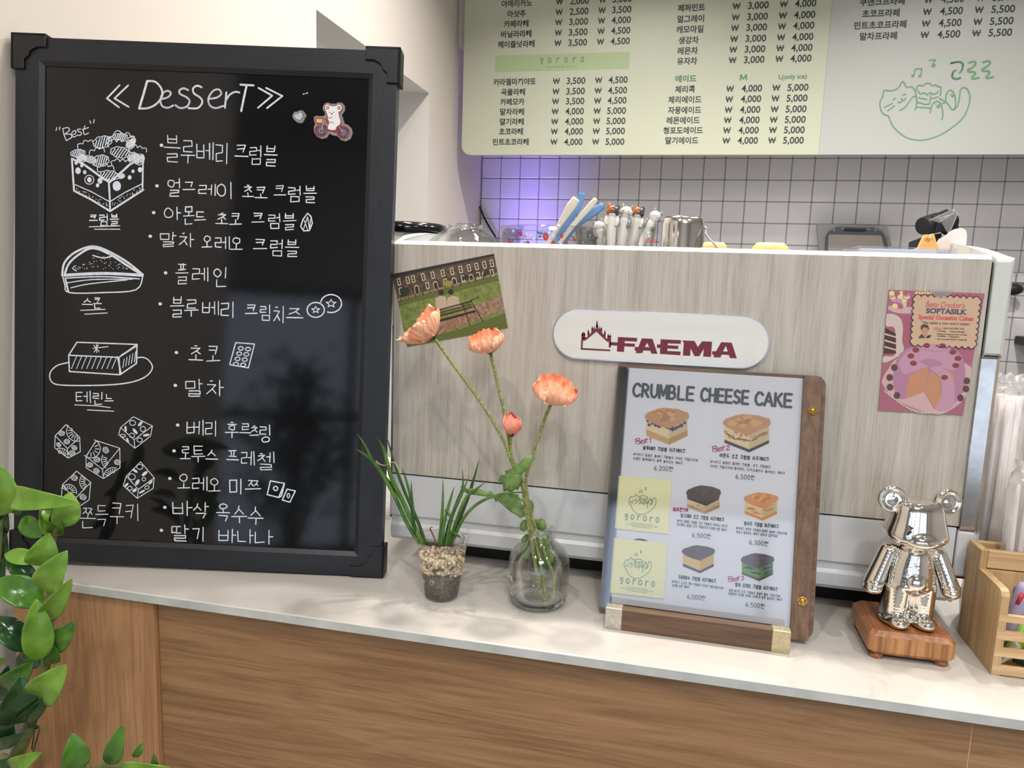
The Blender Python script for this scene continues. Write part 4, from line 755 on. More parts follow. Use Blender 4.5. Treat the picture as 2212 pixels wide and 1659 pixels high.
L('ppath', [(0, .34), (1, .255), (1, .275), (0, .365)], 2)
for x in (.03, .12, .175, .275, .37, .47, .56, .645, .725, .80, .875, .945): L('pwin', [(x, .075), (x+.034, .07), (x+.036, .165), (x+.002, .17)], 3); L('pdark', [(x+.008, .085), (x+.026, .083), (x+.028, .152), (x+.010, .155)], 4); L('pwin', [(x+.008, .118), (x+.027, .116), (x+.027, .121), (x+.008, .123)], 5)
for x in (.03, .30, .48, .65, .80, .93): L('pwin', [(x, .2), (x+.034, .195), (x+.036, .285), (x+.002, .29)], 3); L('pdark', [(x+.008, .21), (x+.026, .208), (x+.028, .27), (x+.010, .273)], 4)
for x in (.19, .38, .565, .73, .86): L('pwin', [(x-.006, .33-x*.07), (x-.006, .225), (x+.018, .2), (x+.04, .225), (x+.04, .33-x*.07)], 3); L('pdark', [(x, .33-x*.07), (x, .235), (x+.018, .215), (x+.034, .235), (x+.034, .33-x*.07)], 4)
for x, y, r in ((.085, .26, .05), (.70, .235, .03), (.79, .23, .022), (.90, .225, .03)): L('pbush', [(x+r*cos(a/10*2*pi), y+r*1.2*sin(a/10*2*pi)) for a in range(10)], 5)
L('pyel', [(.515+.05*cos(a/10*2*pi), .265+.035*sin(a/10*2*pi)) for a in range(10)], 5)
for i in range(13): x = .03+i*.075; L('pdark', [(x, .34-x*.09), (x+.008, .34-x*.09), (x+.008, .385-x*.09), (x, .385-x*.09)], 5)
L('ppath', [(0, .80), (.30, .76), (.55, .68), (1, .56), (1, .74), (.55, .86), (.28, .93), (0, .93)], 2); L('ppath', [(0, .78), (.3, .74), (.32, .80), (0, .86)], 3)
L('pshirt', [(.36, .50), (.37, .43), (.42, .41), (.47, .43), (.475, .60), (.36, .60)], 4); L('pshirt', [(.475, .50), (.49, .45), (.54, .44), (.59, .47), (.595, .60), (.475, .60)], 4)
for x, y in ((.435, .365), (.53, .385)): L('pdark', [(x+.027*cos(a/10*2*pi), y+.038*sin(a/10*2*pi)) for a in range(10)], 5)
for x in (.42, .46, .53, .57): L('pskin', [(x, .70), (x+.02, .70), (x+.02, .87), (x, .87)], 4)
def bl(a, b, w_, k=6): 
    if M['pdark'] not in PMs: PMs.append(M['pdark'])
    pm.stroke(PF, [f(*a), f(*b)], w_, .0011+k*.00004, PMs.index(M['pdark']))
for a, b, w_ in (((.29, .60), (.70, .56), .0016), ((.29, .64), (.70, .60), .0008), ((.29, .68), (.70, .64), .0016), ((.33, .74), (.72, .70), .003), ((.29, .60), (.33, .86), .0012), ((.62, .57), (.65, .88), .0013), ((.70, .54), (.78, .86), .0013), ((.66, .57), (.78, .52), .0012), ((.28, .62), (.36, .57), .0012)): bl(a, b, w_)
for i in range(22): x = .30+i*.0185; bl((x, .60-i*.0019), (x+.004, .68-i*.0019), .0006)
L('pshade', [(.0, .94), (.55, .9), (1, .80), (1, 1), (0, 1)], 3)
pm.build('printed_picture', PMs, po)
# ================================================================ recipe leaflet on the machine
r4 = Crop(1860, 560, 2.6761)
bk = [(1919.6, 626), (2126, 634), (2079, 896), (1896.5, 886)]
f = onP(PF, bk); rl = thing('recipe_leaflet', 'pink vintage cake recipe leaflet stuck to the right end of the machine', 'leaflet', tuple(PF.p(*f(.5, .5))))
MB().prism(PF, [f(0, 0), f(1, 0), f(1, 1), f(0, 1)], .0004, .0016).build('cover', mat('pink_cover', srgb(164, 98, 118), .5), rl)
pm = MB(); PMs = []
ink('rpink', 164, 98, 118); ink('rcream', 200, 170, 142); ink('rline', 92, 62, 70); ink('rred', 196, 74, 92); ink('rslate', 78, 78, 98); ink('rcoral', 206, 84, 86); ink('rink', 48, 46, 58)
ink('rfrost', 172, 124, 150); ink('rfrost2', 188, 144, 164); ink('rsponge', 190, 136, 104); ink('rberry', 134, 62, 66); ink('rnut', 92, 66, 58); ink('rdoily', 200, 166, 168); ink('rchoc', 74, 48, 44); ink('rwhite', 200, 184, 176); ink('ryel', 226, 206, 140); ink('rgrey', 70, 64, 70); ink('rface', 190, 140, 116); ink('rtable', 160, 92, 112)
def R4(m_, pts, k=0):
    if M[m_] not in PMs: PMs.append(M[m_])
    if m_ in ('rfrost', 'rfrost2', 'rdoily', 'rwhite') and 5 <= len(pts) < 20: pts = smooth(list(pts)+[pts[0]], 4)[:-1]
    pm.poly(PF, [PF.uv(*q) for q in r4(*pts)], .0017+k*.00004, PMs.index(M[m_]))
def R4s(m_, pts, w_, k=0, closed=False):
    if M[m_] not in PMs: PMs.append(M[m_])
    pm.stroke(PF, [PF.uv(*q) for q in r4(*pts)], w_*.00022, .0017+k*.00004, PMs.index(M[m_]), True, closed)
def E4(m_, x, y, rx, ry, k=0, n=16, rot=0): R4(m_, [(x+rx*cos(2*pi*i/n)*cos(rot)-ry*sin(2*pi*i/n)*sin(rot), y+rx*cos(2*pi*i/n)*sin(rot)+ry*sin(2*pi*i/n)*cos(rot)) for i in range(n)], k)
R4('rtable', [(145, 315), (300, 330), (290, 500), (250, 560), (125, 600)], 1)
random.seed(11)
R4('rdoily', [(158, 268), (305, 280), (300, 310), (220, 312), (158, 292)], 1)
for i in range(24): x, y = random.uniform(168, 290), random.uniform(195, 275); E4(random.choice(['ryel', 'rfrost2', 'rwhite', 'rpink']), x, y, 17, 14, 2+i*.1)
for i in range(6): E4('ryel', 320+i*16, 195, 10, 8, 2)
R4('rwhite', [(147, 315), (190, 318), (228, 345), (240, 400), (235, 470), (245, 520), (215, 560), (130, 598), (131, 560), (195, 548), (192, 400), (142, 385)], 2)
R4('rchoc', [(139, 395), (198, 430), (200, 545), (130, 545), (133, 480)], 3)
for y in (438, 475, 512): R4('rwhite', [(134, y-12), (200, y+8), (200, y+16), (134, y-2)], 4)
R4('rdoily', [(115, 710), (175, 790), (280, 850), (400, 890), (480, 888), (590, 810), (625, 700), (600, 600), (250, 560), (150, 640)], 3)
R4s('rwhite', [(135+ (i*8.2), 760+sin(i/55*pi*.95)*125+(6 if i % 2 else -6)) for i in range(56)], 6, 4)
R4('rfrost', [(180, 700), (195, 600), (240, 530), (330, 495), (430, 490), (530, 515), (585, 570), (600, 680), (590, 760), (540, 830), (420, 862), (370, 790), (360, 770), (255, 806), (200, 790)], 5)
R4('rfrost2', [(215, 600), (250, 545), (340, 505), (440, 500), (530, 530), (565, 580), (540, 640), (440, 620), (395, 615), (300, 650), (240, 660)], 6)
R4('rfrost', [(330, 590), (400, 575), (470, 600), (430, 625), (385, 615)], 7)
R4('rdoily', [(360, 765), (255, 806), (300, 850), (420, 868)], 6)
R4('rsponge', [(275, 675), (385, 615), (380, 700), (362, 765), (252, 805)], 8); R4('rsponge', [(398, 640), (455, 690), (460, 780), (425, 866), (364, 768), (382, 700)], 8); R4('rsponge', [(440, 615), (540, 665), (535, 700), (490, 690), (450, 650)], 8)
R4('rfrost2', [(398, 632), (440, 618), (530, 690), (525, 850), (428, 868), (460, 780), (455, 690)], 9)
for x, y in ((376, 498), (467, 500), (314, 524), (285, 558), (300, 600), (527, 536), (557, 572), (544, 613), (479, 682)): E4('rberry', x, y, 20, 15, 10)
for x, y in ((163, 682), (165, 738), (205, 786), (608, 702), (603, 748), (571, 800), (190, 625)): E4('rnut', x, y, 19, 20, 10)
# scalloped label
lx = [305+i*(685-305)/8 for i in range(9)]; P = []
def sc(a, b, n):
    for i in range(n):
        x0_, y0_ = a[0]+(b[0]-a[0])*i/n, a[1]+(b[1]-a[1])*i/n; x1_, y1_ = a[0]+(b[0]-a[0])*(i+1)/n, a[1]+(b[1]-a[1])*(i+1)/n; Ln = math.hypot(x1_-x0_, y1_-y0_); nx, ny = (y1_-y0_)/Ln, -(x1_-x0_)/Ln
        for t in (0, .2, .5, .8): P.append((x0_+(x1_-x0_)*t+nx*sin(pi*t)*Ln*.38, y0_+(y1_-y0_)*t+ny*sin(pi*t)*Ln*.38))
sc((308, 214), (682, 228), 10); sc((682, 228), (652, 506), 8); sc((652, 506), (290, 490), 10); sc((290, 490), (308, 214), 8)
R4('rcream', P, 12); R4s('rline', P, 5, 13, True)
R4('rfrost2', [(330, 512), (400, 492), (450, 490), (500, 500), (510, 520), (420, 530)], 14)
for x, y in ((376, 498), (467, 500)): E4('rberry', x, y, 20, 15, 15)
def T4(t, x, y, wpx, hpx, m_, bold=.02, shear=0, k=16):
    if M[m_] not in PMs: PMs.append(M[m_])
    a = PF.uv(*r4((x-wpx/2, y-wpx*.018))[0]); b = PF.uv(*r4((x+wpx/2, y+wpx*.018))[0]); an = atan2(b[1]-a[1], b[0]-a[0]); wd = math.hypot(b[0]-a[0], b[1]-a[1]); h = abs(PF.uv(*r4((x, y-hpx/2))[0])[1]-PF.uv(*r4((x, y+hpx/2))[0])[1])
    typ(pm, PF, t, ((a[0]+b[0])/2, (a[1]+b[1])/2), h/.74, .0017+k*.00004, PMs.index(M[m_]), bold, width=wd, ang=an, shear=shear)
T4("Betty Crocker's", 486, 262, 222, 34, 'rred', .005, .25); T4('SOFTASILK', 490, 300, 236, 30, 'rslate', .04); T4('Special Occasion Cakes', 487, 337, 318, 26, 'rcoral', .035); T4("The cakes a mix won't make!", 486, 369, 276, 16, 'rink', .01, .2)
T4('plus', 442, 397, 42, 20, 'rred', .005, .3); T4('NEW RECIPES FOR', 532, 400, 122, 10, 'rink', .01)
for t, x, y, w_ in (('• Cookies', 458, 414, 56), ('• Quick Breads', 550, 418, 90), ('• Failproof sauces and gravies', 518, 433, 180), ('• Souffles', 458, 443, 58), ('• Desserts', 530, 447, 66), ('• Sure success baking methods', 518, 462, 180)): T4(t, x, y, w_, 9, 'rink', .02)
E4('rface', 366, 408, 19, 26, 17); R4('rgrey', [(342, 405), (342, 385), (360, 374), (382, 380), (390, 398), (386, 412), (380, 396), (355, 392), (348, 412)], 18); R4('rgrey', [(330, 450), (345, 432), (360, 440), (372, 455), (384, 438), (405, 438), (395, 452), (330, 456)], 17); R4('rface', [(355, 428), (376, 428), (384, 440), (370, 456), (352, 438)], 18)
pm.build('printed_cover', PMs, rl)
# clear round tab above the leaflet
q = PF.uv(*r4((462, 165))[0]); rad = .0135
MB().prism(PF, [(q[0]+rad*cos(radians(t)), q[1]+rad*.85*sin(radians(t))) for t in range(180, 361, 12)], .0017+.001, .0030).build('clear_tab', M['wrap2'] if 'wrap2' in M else M.setdefault('wrap2', clear('clear_tape', fac=.04, rough=.3, tint=(.9, .89, .87), milky=.15)), rl)
# ================================================================ cake menu: clipboard on a wooden stand
CY = radians(-1.12); LN = radians(14.07); CP = Surf((-.0754, .9044-.96, .006), CY, LN); CW, CH = .2580, .3200
ms = thing('menu_stand', 'low walnut easel bar with metal end caps holding the cake menu', 'stand', (.045, -.06, 0))
BR = Surf((-.0644, .8722-.96, 0), radians(-1.03), 0)
bw = .2161
def brb(u0, u1, v0, v1, d0, d1, m, name, **k): return MB().sbox(BR, u0, v0, u1, v1, d0, d1, 0, .0006).build(name, m, ms, **k)
brb(.020, bw-.020, 0, .0268, -.013, 0, M['walnut'], 'front_bar')
brb(0, .0205, 0, .0275, -.014, .0006, M['satin'], 'metal_end', label='silvery metal end cap'); brb(bw-.0205, bw, 0, .0275, -.014, .0006, M['champ'], 'metal_end', label='champagne gold metal end cap')
for u in (.03, bw-.045): MB().sbox(BR, u, 0, u+.015, .0036, -.085, -.0135).build('foot_rail', M['champ'], ms)
cl = thing('cake_menu_clipboard', 'walnut clipboard of cheesecakes leaning in the wooden stand', 'clipboard', tuple(CP.p(CW/2, 0)))
r_ = .012
def rrect(u0, v0, u1, v1, rs): # radii BL BR TR TL
    P = []
    for (cx, cy, a0), r in zip((((u0, v0), 0, 180), ((u1, v0), 0, 270), ((u1, v1), 0, 0), ((u0, v1), 0, 90)), rs):
        x = cx[0]+(r if cx[0] == u0 else -r); y = cx[1]+(r if cx[1] == v0 else -r)
        P += [(x+r*cos(radians(a0+t)), y+r*sin(radians(a0+t))) for t in ((0, 18, 36, 54, 72, 90) if r else (0,))]
    return P
MB().prism(CP, rrect(0, 0, CW, CH, (0, r_, r_, 0)), -.008, -.0035).build('back_board', M['walnut'], cl)
c9 = Crop(1280, 780, 4.0963); c10 = Crop(1280, 1080, 4.0963)
pTL = CP.uv(*c9((295, 55))[0]); pTR = CP.uv(*c9((1865, 152))[0]); pBL = CP.uv(*c10((136, 915))[0]); pBR = CP.uv(*c10((1752, 1140))[0])
pu0 = (pTL[0]+pBL[0])/2; pv1 = (pTL[1]+pTR[1])/2; su = (pTR[0]+pBR[0])/2
MB().prism(CP, [(pu0, .012), (su+.01, .012), (su+.01, pv1), (pu0, pv1)], -.0034, -.0030).build('menu_sheet', M['sheet'], cl)
vs_ = MB(); vs_.prism(CP, [(.0008, .004), (su+.01, .004), (su+.01, CH-.002), (.0008, CH-.002)], -.0006, -.0001); vs_.build('clear_sleeve', M['vinyl'], cl)
vs_ = MB()
for i in range(3): vs_.prism(CP, [(.0004+i*.003, .006), (.0122+i*.0015, .006), (.0122+i*.0015, CH-.003-i*.001), (.0004+i*.003, CH-.003-i*.001)], -.0012-i*.0006, -.0009-i*.0006)
vs_.build('sleeve_edges', M['vinyl2'], cl)
strip = MB().prism(CP, rrect(su, -.001, su+.0205, CH-.0015, (0, 0, .002, 0)), -.0030, .0035).build('clip_strip', M['walnutZ'], cl)
for C, x, y in ((c9, 1942, 440), (c10, 1852, 888)):
    u, v = CP.uv(*C((x, y))[0]); o = CP.p(u, v, .0035)
    sc_ = MB().lathe([(0, .0018), (.0056, .0018), (.0056, 0), (0, 0)][::-1], o, 6, 0, CP.N, smooth=False); sc_.lathe([(.0042, .0018), (.0040, .0036), (.0026, .0050), (0, .0055)], o, 16, 0, CP.N); sc_.build('cap_nut', M['brass'], cl)
ps = MB(); PO = -.0029; SM = []
def S9(m_):
    if M[m_] not in SM: SM.append(M[m_])
    return SM.index(M[m_])
def cpoly(C, m_, pts, k=0): ps.poly(CP, [CP.uv(*q) for q in C(*pts)], PO+k*.00003, S9(m_))
def cst(C, m_, pts, w_, k=0): ps.stroke(CP, [CP.uv(*q) for q in C(*pts)], w_*.000135, PO+k*.00003, S9(m_))
KP = .00055
def ln(C, m_, t, a, b, h, w_, bold=False, k=8, caps=False, slant=0, j=.02): 
    (a, b) = C(a, b); line(ps, CP, t, a, b, h/C.a[2], w_*KP, PO+k*.00003, S9(m_), caps, .1, slant, j)
ink('ctext', 34, 34, 38); ink('chead', 76, 82, 88); ink('cmag', 176, 34, 82)
ln(c9, 'chead', 'CRUMBLE', (352, 250), (905, 290), 112, 6.0, caps=True, j=.004, slant=0); ln(c9, 'chead', 'CHEESE', (955, 292), (1390, 322), 112, 6.0, caps=True, j=.004); ln(c9, 'chead', 'CAKE', (1435, 328), (1775, 350), 112, 6.0, caps=True, j=.004)
for nm, cols in {'b': ((198, 148, 104), (182, 128, 84), (214, 168, 124)), 'd': ((78, 58, 56), (62, 44, 42), (92, 70, 66)), 'o': ((216, 146, 88), (204, 120, 56), (228, 166, 108))}.items():
    for i, q in enumerate(cols): ink('cr'+nm+str(i), *q)
for nm, q in dict(cls=(226, 206, 160), crs=(206, 184, 138), base=(200, 160, 106), base2=(184, 146, 94), dk=(70, 54, 58), dk2=(54, 42, 46), berry=(78, 62, 120), almond=(196, 150, 104), al2=(170, 140, 96), lg=(92, 144, 48), rg=(74, 124, 36), org=(220, 140, 70), ty=(222, 184, 112), ty2=(204, 164, 96), blk=(40, 30, 28)).items(): ink('k_'+nm, *q)
random.seed(5)
def cake(C, x0, x1, yt, ym, yb, top, side, bh, base, tone, extra=None, cx=.55):
    """slab of cake: x0..x1, top of the crumble yt, shoulder ym, lowest corner yb"""
    wd = x1-x0; xc = x0+wd*cx; sh = (yb-ym)*.33
    L_ = [(x0+wd*.03, ym), (xc, ym+sh), (xc, yb), (x0+wd*.03, yb-sh*1.05)]; R_ = [(xc, ym+sh), (x1-wd*.03, ym), (x1-wd*.03, yb-sh*1.0), (xc, yb)]
    cpoly(C, side[0], L_, 1); cpoly(C, side[1], R_, 1)
    cpoly(C, base[0], [(L_[3][0], L_[3][1]-bh), (xc, yb-bh), (xc, yb), L_[3]], 2); cpoly(C, base[1], [(xc, yb-bh), (R_[2][0], R_[2][1]-bh), R_[2], (xc, yb)], 2)
    if extra: extra(L_, R_)
    P = []; ring_ = [(x0, ym-10), (x0+wd*.05, (yt+ym)/2), (x0+wd*.3, yt+8), (x0+wd*.45, yt), (x0+wd*.75, yt+12), (x1-wd*.02, (yt+ym)/2), (x1, ym-6), (x1-wd*.08, ym+sh*.25), (x1-wd*.25, ym+sh*.62), (xc, ym+sh*1.12), (x0+wd*.3, ym+sh*.75), (x0+wd*.12, ym+sh*.35)]
    for i in range(len(ring_)):
        a, b = ring_[i], ring_[(i+1) % len(ring_)]; n_ = max(2, int(math.hypot(b[0]-a[0], b[1]-a[1])/(wd*.06))); Ln = math.hypot(b[0]-a[0], b[1]-a[1]); nx, ny = (b[1]-a[1])/Ln, -(b[0]-a[0])/Ln
        for k_ in range(n_):
            for t in (0, .5): q = (k_+t)/n_; am = wd*.022 if t else 0; P.append((a[0]+(b[0]-a[0])*q+nx*am, a[1]+(b[1]-a[1])*q+ny*am))
    cpoly(C, 'cr'+tone+'0', P, 4)
    for i in range(16):
        a = random.uniform(0, 2*pi); r = random.uniform(0, .75); x = (x0+x1)/2+cos(a)*r*wd*.42; y = (yt+ym+sh*.5)/2+sin(a)*r*(ym-yt+sh*.6)*.42; s_ = wd*random.uniform(.05, .11)
        cpoly(C, 'cr'+tone+random.choice('12'), [(x+s_*cos(b*pi/4), y+s_*.62*sin(b*pi/4)) for b in range(8)], 4.2+i*.12)
def e1(L_, R_):
    for x, y, r in ((490, 528, 14), (500, 563, 15), (528, 553, 12), (560, 563, 20), (590, 576, 18), (617, 572, 11), (640, 580, 12), (665, 590, 14), (690, 595, 16), (710, 605, 16), (735, 592, 16), (760, 580, 14), (785, 568, 18), (815, 545, 14), (510, 525, 9), (655, 575, 14), (700, 585, 16)): cpoly(c9, 'k_berry', [(x+r*cos(b*pi/5), y+r*sin(b*pi/5)) for b in range(10)], 3)
def e2(L_, R_):
    for x, y, a in ((1210, 660, 1.2), (1270, 628, .6), (1245, 670, 1.3), (1315, 655, 2), (1358, 650, .7), (1300, 690, .2), (1345, 700, .1), (1180, 630, 1), (1435, 680, 2.4), (1482, 655, 2.5), (1510, 645, 2), (1535, 640, 2.3)): cpoly(c9, 'k_almond' if x < 1400 else 'k_al2', [(x+24*cos(b*pi/5)*cos(a)-14*sin(b*pi/5)*sin(a), y+24*cos(b*pi/5)*sin(a)+14*sin(b*pi/5)*cos(a)) for b in range(10)], 3)
    cst(c9, 'k_dk', [(1172, 620), (1190, 640), (1225, 665), (1260, 690), (1300, 685), (1340, 695), (1395, 705)], 8, 2.6); cst(c9, 'k_dk', [(1410, 705), (1450, 690), (1470, 660), (1545, 640)], 6, 2.6)
def e3(L_, R_):
    for i in range(60):
        t = random.random(); x = 840+t*275; y0 = 1225+ (t*55 if t < .62 else (1-t)*85); y = y0+random.uniform(22, 62); cpoly(c9, 'k_dk', [(x, y), (x+6, y+1), (x+5, y+5), (x, y+4)], 3)
def e4(L_, R_):
    for x, y, l in ((1365, 1300, 60), (1375, 1310, 70), (1410, 1332, 50), (1430, 1345, 60), (1520, 1300, 55), (1540, 1290, 60), (1510, 1320, 90), (1540, 1330, 60), (1390, 1296, 40)): cst(c9, 'k_org', [(x, y), (x+l, y+(8 if x < 1500 else -18))], 9, 3)
def e6(L_, R_):
    for x, y, l in ((1340, 600, 70), (1360, 592, 50), (1385, 610, 60), (1395, 640, 70), (1420, 650, 60), (1510, 620, 50), (1520, 605, 70), (1540, 640, 50), (1525, 650, 60), (1520, 665, 40)): cst(c10, 'k_blk', [(x, y), (x+l, y+(8 if x < 1500 else -12))], 9, 3)
cake(c9, 462, 852, 415, 505, 740, 'b', ('k_cls', 'k_crs'), 55, ('k_base', 'k_base2'), 'b', e1)
cake(c9, 1155, 1577, 472, 560, 808, 'b', ('k_cls', 'k_crs'), 28, ('k_dk', 'k_dk2'), 'b', e2)
cake(c9, 828, 1135, 1103, 1180, 1355, 'd', ('k_cls', 'k_crs'), 30, ('k_base', 'k_base2'), 'd', e3)
cpoly(c9, 'crd0', [(835, 1170), (1130, 1180), (1115, 1228), (1005, 1283), (838, 1222)], 3.5)
cake(c9, 1338, 1644, 1165, 1232, 1414, 'o', ('k_cls', 'k_crs'), 25, ('k_org', 'k_org'), 'o', e4)
cake(c10, 790, 1082, 405, 470, 652, 'd', ('k_ty', 'k_ty2'), 25, ('k_dk', 'k_dk2'), 'd')
cake(c10, 1314, 1608, 475, 545, 722, 'd', ('k_lg', 'k_rg'), 22, ('k_dk', 'k_dk2'), 'd', e6)
cpoly(c10, 'crd0', [(360, 352), (400, 342), (440, 345), (482, 358), (482, 372), (360, 362)], 3)
def item(C, title, ta, tb, descs, price, pa_, pb_):
    ln(C, 'ctext', title, ta, tb, 34, 1.55); 
    for t, a, b in descs: ln(C, 'ctext', t, a, b, 23, .75, j=.01)
    ln(C, 'ctext', price, pa_, pb_, 40, 1.2, j=.01)
item(c9, '블루베리 크럼블 치즈케이크', (443, 765), (822, 797), [('바삭하고 달콤한 플레인 크럼블과 꾸덕한 크림치즈에', (360, 820), (930, 878)), ('상콤한 블루베리가 듬뿍 들어있는 케이크', (358, 858), (800, 905))], '6,200원', (540, 945), (716, 955))
item(c9, '아몬드 초코 크럼블 치즈케이크', (1125, 832), (1565, 870), [('바삭하고 달콤한 플레인 크럼블, 초코 크럼블과', (1042, 887), (1578, 938)), ('꾸덕한 크림치즈에 통아몬드, 다크초콜릿이 들어있는 케이크', (1040, 928), (1708, 993))], '6,500원', (1264, 1020), (1440, 1032))
item(c10, '얼그레이 초코 크럼블 치즈케이크', (778, 137), (1168, 177), [('바삭한 플레인 크럼블, 초코 크럼블과 꾸덕하고 향긋한', (748, 183), (1198, 235)), ('얼그레이, 달콤한 초코 크림치즈가 조화를 이룬 케이크', (748, 215), (1192, 270))], '6,500원', (878, 310), (1050, 324))
item(c10, '황치즈 크럼블 치즈케이크', (1340, 207), (1650, 237), [('바삭하고 뽀또맛 크럼블과 담백한 플레인 크림치즈에', (1273, 248), (1722, 300)), ('뽀또가 들어있는 케이크 (황치즈 입문자용)', (1272, 283), (1640, 323))], '6,300원', (1384, 373), (1560, 390))
item(c10, '티라미수 크럼블 치즈케이크', (763, 683), (1096, 722), [('바삭하고 고소한 커피 크럼블과 꾸덕한 커피크림치즈와', (702, 722), (1160, 785)), ('조화를 이룬 케이크', (702, 757), (858, 776))], '6,000원', (834, 855), (1000, 872))
item(c10, '말차 오레오 크럼블 치즈케이크', (1262, 750), (1642, 794), [('달콤 바삭한 초코 크럼블과 쌉쌀한 말차 크림치즈에', (1208, 800), (1660, 855)), ('달콤함의 조화를 이뤄줄 오레오가 듬뿍 들어있는 케이크', (1205, 830), (1684, 888))], '6,500원', (1352, 925), (1528, 945))
def best(C, x, y, n_, k=1.):
    for P in ([(5, 5), (8, 60)], smooth([(0, 12), (40, 0), (44, 20), (12, 30), (48, 34), (44, 55), (28, 60)]), smooth([(55, 40), (78, 30), (70, 18), (56, 34), (62, 55), (82, 46)]), smooth([(104, 14), (88, 20), (102, 34), (96, 48), (84, 48)]), smooth([(116, 0), (112, 36), (124, 42)]), [(104, 14), (134, 8)]):
        cst(C, 'cmag', [(x+a*k, y+b*k) for a, b in P], 7, 9)
    D_ = {'1': [(150, 4), (162, -4), (158, 44)], '2': smooth([(150, 4), (172, -6), (178, 8), (148, 40), (184, 38)]), '3': smooth([(148, 0), (172, -2), (160, 16), (176, 24), (166, 42), (146, 38)])}[n_]
    cst(C, 'cmag', [(x+a*k, y+b*k) for a, b in D_], 7, 9)
best(c9, 376, 682, '1', .86); best(c9, 1058, 750, '2', .86); best(c10, 1200, 678, '3', .8)
ln(c10, 'cmag', '재주문1위', (708, 85), (848, 90), 34, 2.2, k=9)
ps.build('printed_menu', SM, cl, label='printed cake pictures, Korean names and prices')
# two pale yellow shop cards tucked on the sheet
for nm, cs, lab in (('upper', (c9((220, 1013), (695, 1053))+c10((670, 303), (190, 252))), 'upper pale yellow shop card with a cat drawing on the cake menu'), ('lower', c10((172, 335), (655, 385), (632, 877), (148, 822)), 'lower pale yellow shop card with a cat drawing on the cake menu')):
    f = onP(CP, cs); o = thing('shop_card', lab, 'card', tuple(CP.p(*f(.5, .5))), 'pale yellow shop cards')
    MB().prism(CP, [f(0, 0), f(1, 0), f(1, 1), f(0, 1)], -.0022, -.0016).build('card', M['card'], o)
    mb = MB(); h0 = lambda x, y: f(.245+(x-1170)/650*.50, .18+(y-432)/583*.51)
    a = h0(1170, 800); b = h0(1820, 800); cat(mb, CP, h0, .00062, (b[0]-a[0])/650, -.0015, 0)
    cw = V(f(1, .5))-V(f(0, .5)); gc = f(.50, .755); gororo(mb, CP, gc, cw.length*.58, .0065, .0009, -.0015, 0)
    for i, (t, w_) in enumerate((('When you feel the sweetness of dessert,', .40), ('you can enjoy a happy moment away from your daily life.', .60), ('Feel the happy moment in gororo', .36))): typ(mb, CP, t, f(.51, .86+i*.03), .0022, -.0015, 0, 0, width=cw.length*w_)
    mb.build('printed_logo', M['teal'], o)
# ================================================================ spiky plant in a clear cup
def P3(C, x, y, Y): return onY(*C((x, y))[0], Y)
def spine(pts, n=5):
    out = []
    for i in range(len(pts)-1):
        p0, p1, p2, p3 = pts[max(i-1, 0)], pts[i], pts[i+1], pts[min(i+2, len(pts)-1)]
        for k in range(n):
            t = k/n; out.append(.5*(2*p1+(p2-p0)*t+(2*p0-5*p1+4*p2-p3)*t*t+(3*p1-p0-3*p2+p3)*t**3))
    return out+[pts[-1]]
cx, cyy = -.2847, -.0590; RB, RTp, HC = .0222, .0352, .0815
cup = thing('cup_plant', 'spiky onion-like plant growing in a clear plastic cup of gravel', 'potted plant', (cx, cyy, 0))
MB().lathe([(0, .0012), (RB-.001, .0012), (RB, .003), (RB+.0008, .008), (RTp-.002, HC-.006), (RTp-.0012, HC-.0035), (RTp+.0004, HC-.003), (RTp+.001, HC-.0012), (RTp, HC), (RTp-.001, HC-.001)], (cx, cyy, 0), 40).build('plastic_cup', M['pet'], cup)
rr_ = lambda z: RB+(RTp-RB)*z/HC-.0012
MB().lathe([(0, .002), (rr_(.003), .003), (rr_(.020), .020), (rr_(.036), .036), (rr_(.036)*.6, .038), (0, .038)], (cx, cyy, 0), 32).build('soil', M['soil'], cup)
random.seed(3); pb = MB()
ico = [(0, 0, 1), (.89, 0, .45), (.28, .85, .45), (-.72, .53, .45), (-.72, -.53, .45), (.28, -.85, .45), (.72, .53, -.45), (-.28, .85, -.45), (-.89, 0, -.45), (-.28, -.85, -.45), (.72, -.53, -.45), (0, 0, -1)]
icf = [(0, 1, 2), (0, 2, 3), (0, 3, 4), (0, 4, 5), (0, 5, 1), (1, 6, 2), (2, 7, 3), (3, 8, 4), (4, 9, 5), (5, 10, 1), (6, 7, 2), (7, 8, 3), (8, 9, 4), (9, 10, 5), (10, 6, 1), (11, 7, 6), (11, 8, 7), (11, 9, 8), (11, 10, 9), (11, 6, 10)]
def stone(mb, c_, r): 
    R_ = Matrix.Rotation(random.random()*6, 3, 'X')@Matrix.Rotation(random.random()*6, 3, 'Z'); s_ = (random.uniform(.8, 1.2), random.uniform(.7, 1.1), random.uniform(.6, .9))
    mb.add([V(c_)+R_@V((x*r*s_[0]*random.uniform(.85, 1.1), y*r*s_[1], z*r*s_[2])) for x, y, z in ico], icf, 0, True)
for i in range(430):
    a = random.random()*2*pi; z = random.uniform(.038, .061) if i < 330 else random.uniform(.012, .042); rr2 = rr_(z)
    q = rr2-.0018 if (i % 3 or z < .038) else rr2*sqrt(random.random())*.9
    if z > .038 and i % 3 == 0: z = random.uniform(.050, .0575)
    stone(pb, (cx+q*cos(a), cyy+q*sin(a), z), random.uniform(.0016, .0036) if z > .036 else random.uniform(.0007, .0018))
pb.build('gravel', M['pebble'], cup, kind='stuff')
h4 = Crop(780, 960, 5.53)
